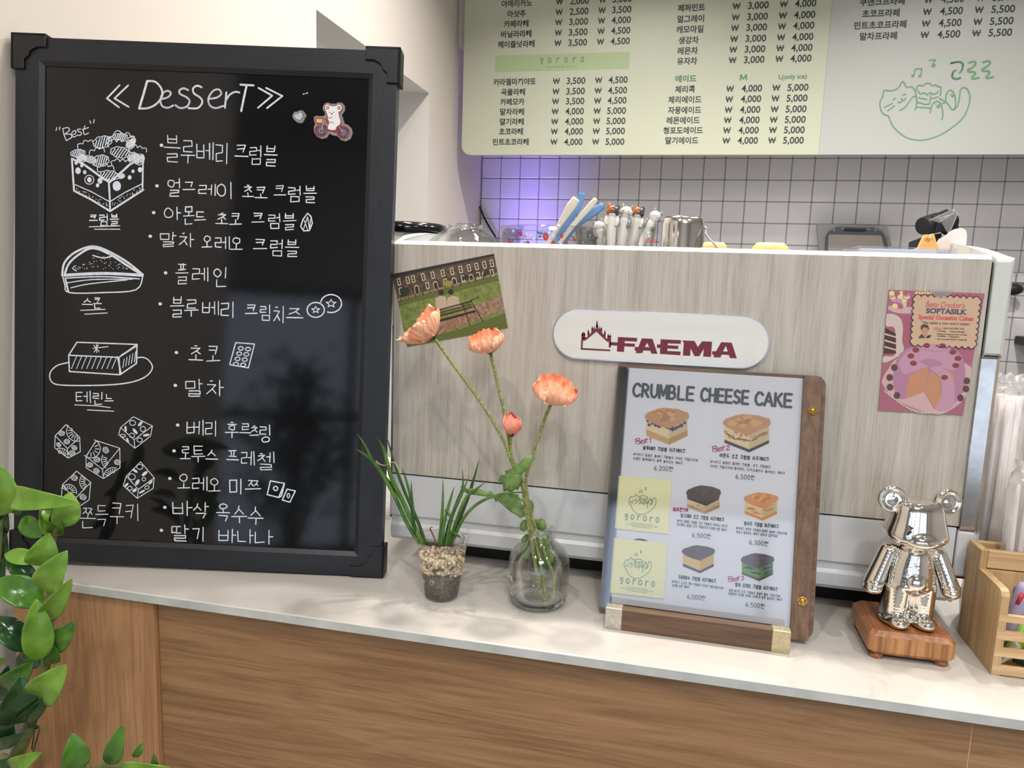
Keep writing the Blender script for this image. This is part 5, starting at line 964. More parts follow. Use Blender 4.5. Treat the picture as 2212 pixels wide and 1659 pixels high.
for i, (x, y) in enumerate(((675, 1470), (1000, 1530), (1090, 1600), (860, 1640), (700, 1650))): 
    p = P3(h4, x, y, cyy-.024); mb = MB(); d = (p-V((cx, cyy, p.z))).normalized(); c_ = V((cx, cyy, p.z))+d*(rr_(p.z)+.0014); mb.lathe([(.0009, 0), (.0030, 0), (.0034, .0006), (.0022, .0012)], c_, 14, 0, d); mb.build('drain_hole', M['pet'], cup)
def blade(name, pts, wpx, Y0, Y1, m, C=h4, parent=cup):
    n = len(pts); P = spine([P3(C, x, y, Y0+(Y1-Y0)*(i/(n-1))) for i, (x, y) in enumerate(pts)], 5); k = len(P); r = wpx/C.a[2]/1640/2
    rad = [r*(1.0-.25*t if t < .55 else max(.05, (.8625)*(1-((t-.55)/.45)**1.6))) for t in [i/(k-1) for i in range(k)]]
    return MB().tube(P, rad, 8).build(name, M[m], parent)
Yc = cyy
for pts, w_, y1, m in (([(700, 1190), (560, 960), (400, 620), (250, 350), (130, 180), (40, 0), (-40, -120)], 52, -.085, 'grass'), ([(745, 1200), (600, 900), (470, 620), (370, 420), (280, 100), (240, 0), (190, -80)], 58, -.075, 'grass'),
  ([(775, 1200), (690, 950), (600, 740), (520, 560), (410, 260), (340, 20), (300, -110)], 44, -.05, 'grassd'), ([(180, 260), (80, 150), (0, 95), (-55, 55)], 32, -.078, 'grass'), ([(500, 680), (405, 540), (300, 400), (225, 280)], 40, -.07, 'grassd'),
  ([(640, 1050), (625, 800), (605, 600), (600, 425)], 34, -.055, 'grassd'), ([(630, 1000), (590, 640), (540, 430), (484, 262)], 38, -.045, 'grass'), ([(930, 1215), (958, 950), (975, 700), (978, 398)], 42, -.05, 'grass'), ([(950, 1210), (1000, 900), (1060, 680), (1112, 503)], 44, -.055, 'grass'),
  ([(985, 1210), (1050, 950), (1150, 680), (1215, 500), (1207, 288)], 42, -.045, 'grassd'), ([(1020, 1210), (1080, 880), (1190, 620), (1298, 362)], 42, -.06, 'grass'), ([(1060, 1200), (1150, 960), (1270, 650), (1350, 400), (1412, 178)], 48, -.045, 'grassd'), ([(1050, 1200), (1130, 950), (1250, 650), (1380, 530), (1486, 455)], 46, -.065, 'grass'),
  ([(1085, 1180), (1200, 920), (1340, 750), (1500, 650), (1700, 590), (1880, 572), (2012, 582)], 40, -.08, 'grass'), ([(1035, 1048), (1090, 1052), (1150, 1085), (1198, 1122)], 46, -.083, 'grass'), ([(1050, 1200), (1060, 1100), (1035, 1048)], 46, -.08, 'grass'), ([(1016, 788), (1045, 820), (1064, 884)], 40, -.07, 'grassd')):
    blade('leaf', pts, w_, Yc+random.uniform(-.008, .008), y1, m)
for pts, w_, m in (([(888, 1215), (885, 1150), (850, 1060), (825, 1010), (840, 990), (878, 990)], 20, 'dry'), ([(180, 200), (215, 232), (275, 252), (330, 235), (385, 212), (430, 262), (500, 440), (600, 725)], 13, 'dryp'), ([(775, 1190), (740, 1050), (690, 950)], 10, 'dry')):
    blade('dry_leaf', pts, w_, -.062, -.085, m)
# ================================================================ glass jar and poppies
jx, jy = -.1575, -.0405
jar = thing('glass_jar', 'squat clear glass jar with a threaded neck holding the poppies', 'jar', (jx, jy, 0))
j7 = Crop(1080, 960, 4.366)
JR = .0405
op = [(0, .0015), (.024, .0), (.031, .0012), (.0365, .006), (.0395, .0125), (JR, .02), (JR, .058), (.0385, .066), (.033, .075), (.0255, .0815), (.0195, .0855), (.0182, .0885), (.0182, .0905), (.0200, .0915), (.0204, .0935), (.0190, .0950), (.0184, .0965), (.0184, .1005), (.0194, .1015), (.0190, .1030)]
ip = [(.0168, .1030), (.0166, .0890), (.0180, .0855), (.0240, .0800), (.0315, .0735), (.0368, .0650), (JR-.0018, .058), (JR-.0018, .02), (.0372, .0135), (.034, .009), (.028, .0065), (0, .0055)]
MB().lathe(op+ip, (jx, jy, 0), 56).build('glass', M['glassg'], jar)
MB().lathe([(0, .0006), (.0235, .0004), (.031, .0018), (.0358, .0066), (.034, .0088), (.028, .0062), (0, .0052)], (jx, jy, 0), 56).build('thick_base', M['glass'], jar)
tr = MB(); tp = MB()
for i, (x, y, w_, h_) in enumerate(((28, 1225, 34, 26), (55, 1245, 30, 16), (70, 1262, 44, 12), (28, 1265, 34, 18), (45, 1285, 44, 14), (90, 1285, 30, 8), (28, 1340, 34, 26), (48, 1355, 30, 14), (30, 1375, 30, 14), (98, 1412, 20, 6), (35, 1250, 20, 30))):
    p = P3(j7, x, y, jy-.03); d = V((p.x-jx, p.y-jy, 0)); a0 = atan2(-sqrt(max(1e-6, JR**2-min(abs(p.x-jx), JR*.99)**2)), p.x-jx); a1 = a0+w_/4.366/1640/JR*1.5; z0 = p.z; hz = h_/4.366/1640
    k = 6; vs = []
    for t in range(k+1): a = a0+(a1-a0)*t/k; vs += [(jx+(JR+.0002)*cos(a), jy+(JR+.0002)*sin(a), z0-hz*(.5+.3*sin(t*2.1+i))), (jx+(JR+.0002)*cos(a), jy+(JR+.0002)*sin(a), z0+hz*(.5+.4*cos(t*1.7+i)*(1-t/k)))]
    tr.add(vs, [(2*t, 2*t+2, 2*t+3, 2*t+1) for t in range(k)])
tr.build('white_print', M['wmark'], jar, label='white painted scribble print')
h8 = Crop(740, 640, 2.37)
def stem_mesh(P, r, name, parent, hair=260):
    hair = int(hair*1.8); rad = r if isinstance(r, list) else [r]*len(P)
    o = MB().tube(P, rad, 8).build(name, M['pstem'], parent)
    hb = MB()
    for i in range(hair):
        k = random.randrange(len(P)-1); t = random.random(); p = P[k].lerp(P[k+1], t); d = (P[k+1]-P[k]).normalized(); a = d.orthogonal().normalized(); a = Matrix.Rotation(random.random()*2*pi, 3, d)@a; s_ = d.cross(a)*.00012; q = p+a*rad[k]*.9; e_ = q+a*random.uniform(.0009, .0022)+d*random.uniform(-.0006, .001)
        hb.add([q-s_, q+s_, e_], [(0, 1, 2)])
    hb.build('stem_hair', M['hair'], o, kind='stuff'); return o
def poppy(name, label, spts, Ys, axis, R0, opn, np_, m='petal', seed=1, r=.0022, flat=1., hair=260):
    random.seed(seed); P = spine([P3(h8, x, y, Y) for (x, y), Y in zip(spts, Ys)], 6); top = P[0]
    t = thing(name, label, 'flower', tuple(P[-1]), 'coral poppies in the glass jar')
    stem_mesh(P, r, 'stem', t, hair)
    ax = V(axis).normalized(); e1 = ax.orthogonal().normalized(); e2 = ax.cross(e1)
    for i in range(np_):
        ph = 2*pi*i/np_+random.uniform(-.2, .2); lay = i % 2; NS, NT = 14, 10; vs = []; ws = random.uniform(.85, 1.1)*(2.5 if np_ > 3 else 2.8); f1, f2 = random.uniform(5, 9), random.uniform(0, 6); Lh = R0*random.uniform(.9, 1.12)
        for a in range(NS+1):
            s_ = a/NS*2-1
            for b in range(NT+1):
                tt = b/NT; wdt = ws*.5*sin(min(1, tt*1.25)*pi/2)**.7*(1-.18*tt**4)
                th = ph+s_*wdt*.62
                bend = opn*(1-exp_(tt)); rad_ = R0*(.10+(.82+.14*lay)*sin(tt*pi*.5*opn)**.9)*(1-.06*lay)
                hgt = Lh*(tt**1.12)*(1-.16*s_*s_*tt)+R0*.07*sin(s_*f1*2+f2)*tt*tt+R0*.025*random.uniform(-1, 1)*tt
                rad_ += R0*(.065*sin(s_*f1*3+f2+tt*4)*tt+.035*sin(s_*31+f2)*tt)+R0*.10*tt**5*sin(f2+s_*4)
                vs.append(top+ax*hgt*flat+(e1*cos(th)+e2*sin(th))*rad_)
        mb = MB().add(vs, [(a*(NT+1)+b, (a+1)*(NT+1)+b, (a+1)*(NT+1)+b+1, a*(NT+1)+b+1) for a in range(NS) for b in range(NT)], 0, True)
        o = mb.build('petal', M[m], t); md = o.modifiers.new('s', 'SUBSURF'); md.levels = md.render_levels = 1
    cb_ = MB()
    for i in range(14):
        a = 2*pi*i/14; L_ = R0*random.uniform(.34, .55); w_ = R0*.075
        d = e1*cos(a)+e2*sin(a); s_ = d.cross(ax)
        b0 = top+ax*-.0005+d*.0008; b1 = top+d*L_*.62+ax*L_*.12; b2 = top+d*L_+ax*L_*random.uniform(.25, .6)
        cb_.add([b0-s_*w_*.5, b0+s_*w_*.5, b1+s_*w_, b1-s_*w_, b2], [(0, 1, 2, 3), (3, 2, 4)])
    cb_.lathe([(0, -.002), (.0026, -.0012), (.0034, .0006), (.002, .002)], top, 10, 0, ax); cb_.build('calyx', M['calyx'], t)
    return t
def exp_(x): return math.exp(-3*x)
px_ = lambda L_: [(x/1.0, y/1.0) for x, y in L_]
inj = [-.045, -.042, -.04]
fl1 = poppy('poppy', 'big coral poppy at upper left, overlapping the postcard', [(470, 215), (520, 283), (580, 368), (670, 490), (760, 622), (830, 752), (870, 860), (925, 970), (945, 1080), (962, 1200), (985, 1350), (1000, 1480), (1042, 1568)], [-.045, -.047, -.05, -.052, -.054, -.056, -.057, -.057, -.055, -.05, -.047, -.045, -.043], (-.62, -.30, .62), .0320, 1.0, 6, seed=2)
fl2 = poppy('poppy', 'round coral poppy just below the postcard corner, second from the left', [(757, 290), (790, 430), (825, 580), (850, 720), (872, 850), (925, 990), (950, 1110), (975, 1210), (1010, 1350), (1030, 1480), (1046, 1560)], [-.03, -.035, -.038, -.04, -.042, -.045, -.046, -.045, -.043, -.04, -.04], (-.28, -.30, .9), .0245, 1.3, 6, seed=5, hair=200)
fl3 = poppy('poppy', 'open coral poppy on the right, below the oval badge', [(1068, 548), (1030, 640), (990, 760), (955, 865), (938, 960), (962, 1100), (1000, 1220), (1050, 1350), (1083, 1450), (1080, 1545)], [-.04, -.042, -.044, -.046, -.046, -.045, -.043, -.038, -.034, -.034], (.25, -.30, .88), .0290, 1.3, 6, seed=9, hair=200)
fl4 = poppy('poppy', 'small closed pink poppy bud between the taller flowers', [(865, 712), (862, 790), (880, 860), (915, 960), (935, 1080), (955, 1210), (980, 1350), (1010, 1500)], [-.055, -.056, -.056, -.057, -.057, -.052, -.048, -.046], (.04, -.12, 1), .0135, 1.62, 5, 'petalp', 12, .0017, 2.0, hair=140)
def leafpoly(name, C, pts, Y, parent, m='pleaf', teeth=.0, bulge=.006, tilt=0):
    """toothed leaf: outline traced in the photo, cupped in depth"""
    c_ = (sum(p[0] for p in pts)/len(pts), sum(p[1] for p in pts)/len(pts)); O_ = []
    for i in range(len(pts)):
        a, b = pts[i], pts[(i+1) % len(pts)]; n = max(2, int(math.hypot(b[0]-a[0], b[1]-a[1])/16))
        for k in range(n):
            t = k/n; x, y = a[0]+(b[0]-a[0])*t, a[1]+(b[1]-a[1])*t; j = teeth if k % 2 else -teeth; d = math.hypot(x-c_[0], y-c_[1]); O_.append((x+(x-c_[0])/d*j, y+(y-c_[1])/d*j))
    vs = []; n = len(O_); R_ = 4
    for r in range(R_+1):
        q = r/R_
        for x, y in O_:
            xx, yy = c_[0]+(x-c_[0])*q, c_[1]+(y-c_[1])*q; vs.append(P3(C, xx, yy, Y+bulge*q*q+tilt*(xx-c_[0])/100+.0010*sin(xx*.09)*q))
    fs = [(r*n+i, r*n+(i+1) % n, (r+1)*n+(i+1) % n, (r+1)*n+i) for r in range(R_) for i in range(n)]
    o = MB().add(vs, fs, 0, True).build(name, M[m], parent); md = o.modifiers.new('s', 'SOLIDIFY'); md.thickness = .0005; return o
leafpoly('leaf', h8, [(985, 812), (950, 815), (900, 850), (852, 880), (830, 915), (803, 920), (815, 980), (842, 1002), (882, 998), (915, 965), (930, 905), (975, 850)], -.072, fl1, teeth=10, bulge=.003)
leafpoly('leaf', h8, [(592, 974), (640, 982), (690, 986), (740, 996), (800, 1012), (870, 1006), (912, 1028), (935, 1095), (922, 1140), (870, 1112), (800, 1052), (730, 1022), (640, 1012)], -.066, fl4, teeth=10, bulge=.003)
leafpoly('leaf', h8, [(948, 1040), (975, 1048), (980, 1090), (962, 1135), (945, 1110)], -.04, fl2, teeth=3, bulge=.002)
leafpoly('leaf', h8, [(905, 1165), (935, 1140), (950, 1170), (940, 1200), (915, 1205)], -.052, fl1, teeth=4, bulge=.003); leafpoly('leaf', h8, [(972, 1150), (1020, 1132), (1042, 1160), (1040, 1195), (985, 1198)], -.038, fl3, teeth=4, bulge=.003)
leafpoly('leaf', h8, [(918, 1230), (955, 1215), (965, 1300), (950, 1350), (905, 1340)], -.046, fl1, teeth=4, bulge=.003); leafpoly('leaf', h8, [(985, 1230), (1050, 1215), (1085, 1340), (1060, 1400), (1000, 1370), (970, 1300)], -.034, fl3, teeth=5, bulge=.003)
# ================================================================ wooden block and silver bear figure
wbk = MB(); bl_ = thing('wooden_block', 'chamfered oak block on small feet under the silver bear', 'block', (.288, -.03, 0))
BKS = Surf((.2392, -.0760, 0), radians(.4))
t = MB(); t.box((0, 0, .0055), (.0925, .0930, .0345), 0, .0052); wbk.add([V((.2398, -.0768, 0))+Matrix.Rotation(radians(.5), 3, 'Z')@V(v) for v in t.v], t.f); o = wbk.build('block', [M['oakf'], M['oak']], bl_)
for p in o.data.polygons:
    if p.normal.z > .5: p.material_index = 1
for x, y in ((.251, -.066), (.320, -.065), (.251, .004), (.320, .005)): MB().lathe([(0, 0), (.0075, 0), (.0082, .0015), (.0075, .0056), (0, .0056)], (x, y, 0), 18).build('foot', M['oak'], bl_)
br = thing('bear_figure', 'shiny mirrored silver bear figure standing on the oak block', 'figurine', (.288, -.035, .0345))
B0 = V((.2865, -.038, .0345)); RZ = Matrix.Rotation(radians(7), 3, 'Z')
def bear_part(name, shapes, vox=.0011, sm=6):
    mb = MB()
    for c_, r, *M_ in shapes: mb.ellip(c_, r, 28, 18, 0, M_[0] if M_ else None)
    mb.v = [tuple(B0+RZ@V(v)) for v in mb.v]; o = mb.build(name, M['mirror'], br)
    md = o.modifiers.new('r', 'REMESH'); md.mode = 'VOXEL'; md.voxel_size = vox; md.use_smooth_shade = True
    md = o.modifiers.new('s', 'SMOOTH'); md.factor = .6; md.iterations = sm; return o
def tap(p0, p1, r0, r1, n=9, sx=1, sy=1): return [(V(p0).lerp(V(p1), i/n), ((r0+(r1-r0)*i/n)*sx, (r0+(r1-r0)*i/n)*sy, (r0+(r1-r0)*i/n))) for i in range(n+1)]
def fsq(p): return p
torso = [(V((0, 0, .050+i*.0045)), (.0290-.0005*i-.00007*i*i, .0235-.0005*i, .012)) for i in range(9)]+[((0, -.0175, .056), (.0120, .0085, .0120)), ((0, .001, .049), (.0300, .0235, .0130)), ((0, 0, .094), (.0170, .0150, .0050))]
torso += tap((-.0150, .001, .012), (-.0140, 0, .046), .0150, .0160, 8, 1, 1.2)+tap((.0150, .001, .012), (.0140, 0, .046), .0150, .0160, 8, 1, 1.2)+[((-.0150, -.0155, .0072), (.0130, .0160, .0086)), ((.0150, -.0155, .0072), (.0130, .0160, .0086)), ((-.0150, -.003, .005), (.0165, .023, .0062)), ((.0150, -.003, .005), (.0165, .023, .0062))]
bear_part('body', torso)
mb = MB(); HR = [(.0975, .008, .007), (.0985, .021, .018), (.1020, .0300, .0255), (.1070, .0342, .0292), (.1120, .0342, .0293), (.1180, .0324, .0280), (.1260, .0300, .0262), (.1350, .0282, .0246), (.1420, .0270, .0235), (.1470, .0248, .0215), (.1500, .0205, .0175), (.1515, .012, .010)]; NA = 48
for z, ra, rb in HR:
    for k in range(NA): an = 2*pi*k/NA; ca, sa = cos(an), sin(an); mb.v.append((ra*abs(ca)**.78*(1 if ca > 0 else -1), rb*abs(sa)**.78*(1 if sa > 0 else -1), z))
mb.f = [(i*NA+k, i*NA+(k+1) % NA, (i+1)*NA+(k+1) % NA, (i+1)*NA+k) for i in range(len(HR)-1) for k in range(NA)]+[tuple(range(NA-1, -1, -1)), tuple(range((len(HR)-1)*NA, len(HR)*NA))]; mb.m = [0]*len(mb.f); mb.sm = [True]*len(mb.f)
mb.ellip((0, -.0215, .1075), (.0195, .0125, .0105), 28, 18); mb.v = [tuple(B0+RZ@V(v)) for v in mb.v]; o = mb.build('head', M['mirror'], br); md = o.modifiers.new('r', 'REMESH'); md.mode = 'VOXEL'; md.voxel_size = .0011; md.use_smooth_shade = True; md = o.modifiers.new('s', 'SMOOTH'); md.factor = .6; md.iterations = 12
for sx in (-1, 1):
    bear_part('arm', tap((sx*.0285, .001, .086), (sx*.0425, -.005, .050), .0095, .0110, 9, .95, 1.1)+[((sx*.0440, -.008, .0440), (.0105, .0115, .0085)), ((sx*.0428, -.007, .0500), (.0118, .0122, .0038)), ((sx*.0245, .001, .089), (.0095, .0100, .0070))], .0010)
    ear = MB(); axx = V((sx*.10, -1, .05)).normalized(); ec = V((sx*.0305, -.001, .1500))
    ear.lathe([(0, -.0080), (.0105, -.0078), (.0140, -.0055), (.0158, -.0005), (.0156, .0035), (.0140, .0058), (.0122, .0056), (.0108, .0040), (.0075, .0034), (.0040, .0044), (0, .0048)], ec, 32, 0, axx); ear.ellip((sx*.0215, .001, .1410), (.0075, .0070, .0075), 14, 10)
    ear.v = [tuple(B0+RZ@V(v)) for v in ear.v]; ear.build('ear', M['mirror'], br)
# ================================================================ slatted wooden organiser with pens and straws
bxX = .3690; og = thing('wooden_organizer', 'slatted light-wood desk organiser at the right end of the counter', 'organizer', (.46, -.03, 0))
TH = .0085; XE = .545; yf = -.0762
def bb_(a, b, name, m, bev=.0008, **k): return MB().box(a, b, 0, bev).build(name, M[m], og, **k)
mb = MB(); SX = Surf((bxX, 0, 0), radians(-90))             # side seen from the left: u = -y
SXr = Surf((bxX, 0, 0), -pi/2)
Pp = [(0.0762, 0), (0.0762, .0935), (.0735, .0985), (.069, .1003), (.0085, .1003), (.0085, 0)]
MB().prism(SXr, [(u, v) for u, v in Pp], -TH, 0).build('side_panel', M['rubberwoodZ'], og); 
MB().prism(Surf((XE, 0, 0), -pi/2), Pp, -TH, 0).build('side_panel', M['rubberwoodZ'], og)
bb_((bxX, -.0082, 0), (bxX+TH, .0290, .1230), 'side_panel', 'rubberwoodZ'); bb_((XE, -.0082, 0), (XE+TH, .0290, .1230), 'side_panel', 'rubberwoodZ')
bb_((bxX+TH, -.0082, .0), (XE, -.0020, .0995), 'divider', 'rubberwoodZ'); bb_((bxX+.0085, -.0088, .1010), (XE, -.0020, .1230), 'top_rail', 'rubberwood')
bb_((bxX+TH, -.075, .001), (XE, .0285, .005), 'bottom_board', 'rubberwood', .0003); bb_((bxX+TH, .0230, .005), (XE, .0290, .1230), 'back_panel', 'rubberwood')
for z0, z1 in ((.0635, .0722), (.0427, .0526), (.0228, .0325), (.0012, .0118)): bb_((bxX+.0002, yf-.0002, z0), (XE+TH, yf+.0055, z1), 'slat', 'rubberwood', .0006)
def pen(name, label, p0, p1, r, m, extra=None, cat='pen'):
    t = thing(name, label, cat, tuple(p0)); p0, p1 = V(p0), V(p1); d = (p1-p0).normalized(); L_ = (p1-p0).length
    MB().lathe([(0, 0), (r*.3, .001), (r*.9, .014), (r, .02), (r, L_-.006), (r*.85, L_-.001), (r*.5, L_), (0, L_)], p0, 16, 0, d).build('barrel', M[m], t)
    return t, d, L_
gp = lambda x, y, Y: onY(*Crop(2080, 1140, 5.03)((x, y))[0], Y)
p1 = gp(655, 625, -.052); pen_, d, L_ = pen('lilac_tape_pen', 'chunky lilac correction pen with a red slide in the front of the organiser', gp(420, 1260, -.045), p1+V((.004, 0, .002)), .0085, 'lilac')
MB().tube([gp(590, 830, -.0630), gp(650, 715, -.0630)], [.0022, .0026], 8).build('slide', ink('penred', 176, 42, 48), pen_)
pen('blue_pen', 'blue pen behind the lilac correction pen', gp(500, 1100, -.02), gp(580, 640, -.022), .0024, 'penblue')
pen('lime_marker', 'lime green marker lying low inside the slatted organiser', gp(470, 1420, -.055), gp(720, 960, -.03), .0085, 'lime')
pen('black_marker', 'black marker lying at the bottom of the slatted organiser', V((.395, -.060, .013)), V((.515, -.045, .015)), .0065, 'blackm'); pen('black_pen', 'black pen lying across the bottom behind the slats', V((.388, -.038, .034)), V((.520, -.022, .030)), .005, 'blackm')
pen('white_marker_pen', 'short white marker lying at the bottom left of the organiser', V((.3810, -.066, .0108)), V((.402, -.052, .030)), .0055, 'ivory')
s4 = Crop(2040, 760, 3.7733)
def bundle(label, x, y, wx, wy, z0, z1, n, knot, seed, lean=0):
    random.seed(seed); t = thing('straw_bundle', label, 'straws', (x, y, z0), 'bagged drinking straws'); sb = MB()
    for i in range(n):
        a, r = random.random()*2*pi, sqrt(random.random())*.92; px, py = x+wx*r*cos(a), y+wy*r*sin(a); q = random.uniform(-.006, .006)
        sb.tube([(px, py, z0), (px+q+lean, py+random.uniform(-.003, .003), z1-random.uniform(0, .006))], .0030, 7)
    sb.build('straws', M['straw'], t, kind='stuff')
    mb = MB(); NA, NZ = 40, 26; vs = []
    for k in range(NZ+1):
        tt = k/NZ; z = z0+(z1-z0)*tt*1.02
        for a in range(NA):
            an = 2*pi*a/NA; cr_ = .0012*sin(an*7+tt*9+seed)+.0010*sin(an*13-tt*23)+random.uniform(-.0006, .0006)+(.002*sin(tt*60+an*3) if .42 < tt < .55 or tt > .9 else 0)
            vs.append((x+lean*tt+(wx+.004+cr_)*cos(an), y+(wy+.004+cr_)*sin(an), z+.0015*sin(an*5+tt*20)))
    top = []
    zt = z1*1.0
    for k in range(1, 7):
        tt = k/6; rr3 = (1-.86*tt) if knot else (1-.25*tt)
        for a in range(NA):
            an = 2*pi*a/NA; cr_ = 1+.22*sin(an*9+k*2.1)*tt; vs.append((x+lean+(wx+.004)*rr3*cr_*cos(an), y+(wy+.004)*rr3*cr_*sin(an), z1+.002+(.010 if knot else .022)*tt+.003*sin(an*7+k)))
    if knot:
        for k in range(1, 7):
            tt = k/6; rr3 = .14+.45*sin(tt*pi)
            for a in range(NA):
                an = 2*pi*a/NA; vs.append((x+lean+(wx)*rr3*(1+.3*sin(an*6+k))*cos(an), y+wy*rr3*sin(an), z1+.012+.050*tt+.002*sin(an*5)))
    R_ = len(vs)//NA; mb.add(vs, [(r*NA+a, r*NA+(a+1) % NA, (r+1)*NA+(a+1) % NA, (r+1)*NA+a) for r in range(R_-1) for a in range(NA)], 0, True)
    mb.build('plastic_bag', M['wrap'], t)
bundle('crumpled clear bag of white straws nearest the coffee machine', .4085, .075, .0170, .022, .001, .300, 46, False, 1)
bundle('tied clear bag of white straws at the right edge', .4560, .078, .0190, .022, .001, .322, 46, True, 2)
bundle('lower clear bag of white straws standing in the organiser', .440, .0090, .040, .0085, .006, .205, 60, False, 3)
# ================================================================ cups and ware on top of the machine
ZT = CAM.z+(.460-CAM.z)*KS                                # cup tray height
tC = Crop(1060, 400, 4.424)
def at3(x, y, Y): return onY(x, y, Y)
def cylhit(cx, cy, r, x, y):
    Y = cy-r
    for _ in range(12):
        p = onY(x, y, Y); dx = max(-r*.98, min(r*.98, p.x-cx)); Y = cy-sqrt(r*r-dx*dx)
    return p
b_ = at3(1005.5, 485, .18); gb = thing('glass_bowl', 'clear glass bowl upside down on top of the machine, left end', 'bowl', (b_.x, .18, ZT)); h = b_.z-ZT
MB().lathe([(.072, 0), (.0715, .004), (.062, .012), (.050, .021), (.036, .030), (.0275, h-.006), (.0262, h-.003), (.0266, h), (.0235, h), (.0225, h-.004), (.0235, h-.009), (0, h-.010), (0, h-.012), (.026, h-.012), (.034, .027), (.048, .018), (.060, .009), (.0695, .002), (.0698, 0), (.072, 0)], (b_.x, .18, ZT), 48).build('glass', M['thin'], gb)
sx0 = at3(1083, 500, .18).x; sx1 = at3(1292, 505, .18).x; sr = (sx1-sx0)/2; scx = (sx0+sx1)/2; sh_ = at3(1180, 486, .18-sr*.9).z-ZT
sb_ = thing('strawberry_bowl', 'clear glass bowl printed with red strawberries on top of the machine', 'bowl', (scx, .18, ZT))
MB().lathe([(0, 0), (sr-.006, 0), (sr-.001, .004), (sr, .009), (sr, sh_-.002), (sr-.0012, sh_), (sr-.0030, sh_-.001), (sr-.0030, .010), (sr-.006, .0055), (0, .005)], (scx, .18, ZT), 56).build('glass', M['thin'], sb_)
sp = MB(); sr2 = sr+.0006
def cyld(x, y, rx, ry, m, rot=0, n=9, k=0):
    pts = []
    for i in range(n): a = 2*pi*i/n; pts.append(cylhit(scx, .18, sr2+k*.0001, *tC((x+rx*cos(a)*cos(rot)-ry*sin(a)*sin(rot), y+rx*cos(a)*sin(rot)+ry*sin(a)*cos(rot)))[0]))
    sp.add(pts, [tuple(range(n-1, -1, -1))], m)
def berry(x, y, s_, leafs=(0, -1)):
    cyld(x, y, s_*.9, s_*1.05, 0); cyld(x, y+s_*.5, s_*.55, s_*.8, 0, k=.5); cyld(x, y-s_*.95, s_*.6, s_*.25, 1, k=1)
    for i in range(5): cyld(x+random.uniform(-.5, .5)*s_, y+random.uniform(-.4, .7)*s_, s_*.08, s_*.1, 3, n=5, k=2)
for x, y, s_ in ((525, 490, 32), (285, 465, 21), (180, 530, 18), (355, 553, 18), (597, 558, 24), (678, 483, 20), (725, 560, 18), (797, 520, 14), (126, 462, 10)): berry(x, y, s_)
for x, y, s_, m in ((455, 455, 20, 1), (485, 460, 20, 1), (470, 490, 18, 1), (318, 478, 12, 2), (332, 495, 12, 2), (308, 496, 12, 2), (165, 430, 9, 2), (158, 455, 10, 2), (175, 455, 10, 2), (210, 522, 12, 1), (205, 540, 10, 1), (325, 548, 12, 1), (648, 562, 14, 2), (775, 490, 12, 1), (790, 500, 12, 1), (832, 490, 9, 1)): cyld(x, y, s_, s_*.55, m, random.uniform(-.9, .9), k=.5)
for x, y in ((215, 438), (380, 472), (412, 512), (458, 562), (600, 480), (560, 450), (345, 465)):
    for i in range(5): a = 2*pi*i/5; cyld(x+9*cos(a), y+9*sin(a), 6, 6, 3, n=7)
sp.build('strawberry_print', [M['red'], M['sgreen'], M['olive'], M['wmark']], sb_, label='red strawberry and white blossom print')
def spoon(label, pts, ws, Y0, Y1, m, th=.35):
    P = spine([onY(*tC(p)[0], Y0+(Y1-Y0)*i/(len(pts)-1)) for i, p in enumerate(pts)], 5); n = len(P); NA = 12; vs = []
    for i, p in enumerate(P):
        t = i/(n-1)*(len(ws)-1); k = min(int(t), len(ws)-2); w_ = (ws[k]+(ws[k+1]-ws[k])*(t-k))/4.424/1450/2
        if i == n-1: w_ *= .35
        d = (P[min(i+1, n-1)]-P[max(i-1, 0)]).normalized(); s_ = d.cross(V((0, 1, 0))).normalized(); b = V((0, 1, 0))
        for a in range(NA): an = 2*pi*a/NA; vs.append(p+s_*w_*cos(an)+b*w_*th*sin(an))
    t_ = thing('spoon', label, 'spoon', tuple(P[0]), 'spoons in the strawberry bowl')
    MB().add(vs, [(r*NA+a, r*NA+(a+1) % NA, (r+1)*NA+(a+1) % NA, (r+1)*NA+a) for r in range(n-1) for a in range(NA)]+[tuple(range(NA)), tuple(range(n*NA-1, (n-1)*NA-1, -1))], 0, True).build('handle', M[m], t_)
spoon('tall blue spoon handle behind the left ivory one', [(600, 590), (660, 470), (730, 360), (820, 230), (858, 130), (868, 70)], [40, 46, 60, 70, 70, 56], .19, .19, 'blue')
spoon('left ivory spoon handle in the strawberry bowl', [(530, 590), (620, 440), (700, 310), (770, 200), (825, 120)], [36, 44, 70, 92, 74], .165, .17, 'ivory')
spoon('right ivory spoon handle in the strawberry bowl', [(660, 560), (780, 400), (880, 280), (960, 190), (1012, 125)], [26, 44, 56, 62, 48], .165, .17, 'ivory')
spoon('low blue spoon handle leaning furthest right', [(690, 570), (800, 410), (890, 330), (1000, 245), (1085, 188)], [30, 40, 62, 80, 58], .19, .19, 'blue')
def tumbler(name, label, xa, xb, yt, Y, taper=1., m='thin'):
    a, b = at3(xa, yt, Y).x, at3(xb, yt, Y).x; r = (b-a)/2; z = at3((xa+xb)/2, yt, Y-r).z; t = thing(name, label, 'glass', ((a+b)/2, Y, ZT)); hh = z-ZT
    MB().lathe([(0, 0), (r*taper-.001, 0), (r*taper, .001), (r, hh), (r-.0012, hh+.0005), (r-.0018, hh-.001), (r*taper-.0022, .005), (0, .005)], ((a+b)/2, Y, ZT), 36).build('glass', M[m], t); return t
tumbler('glass_tumbler', 'clear glass tumbler between the strawberry bowl and the cat handles', 1248, 1300, 487, .20); 
sg = tumbler('shot_glass', 'small shot glass with faint red letters in front of the steel pitcher', 1386, 1418, 491, .085, .8)
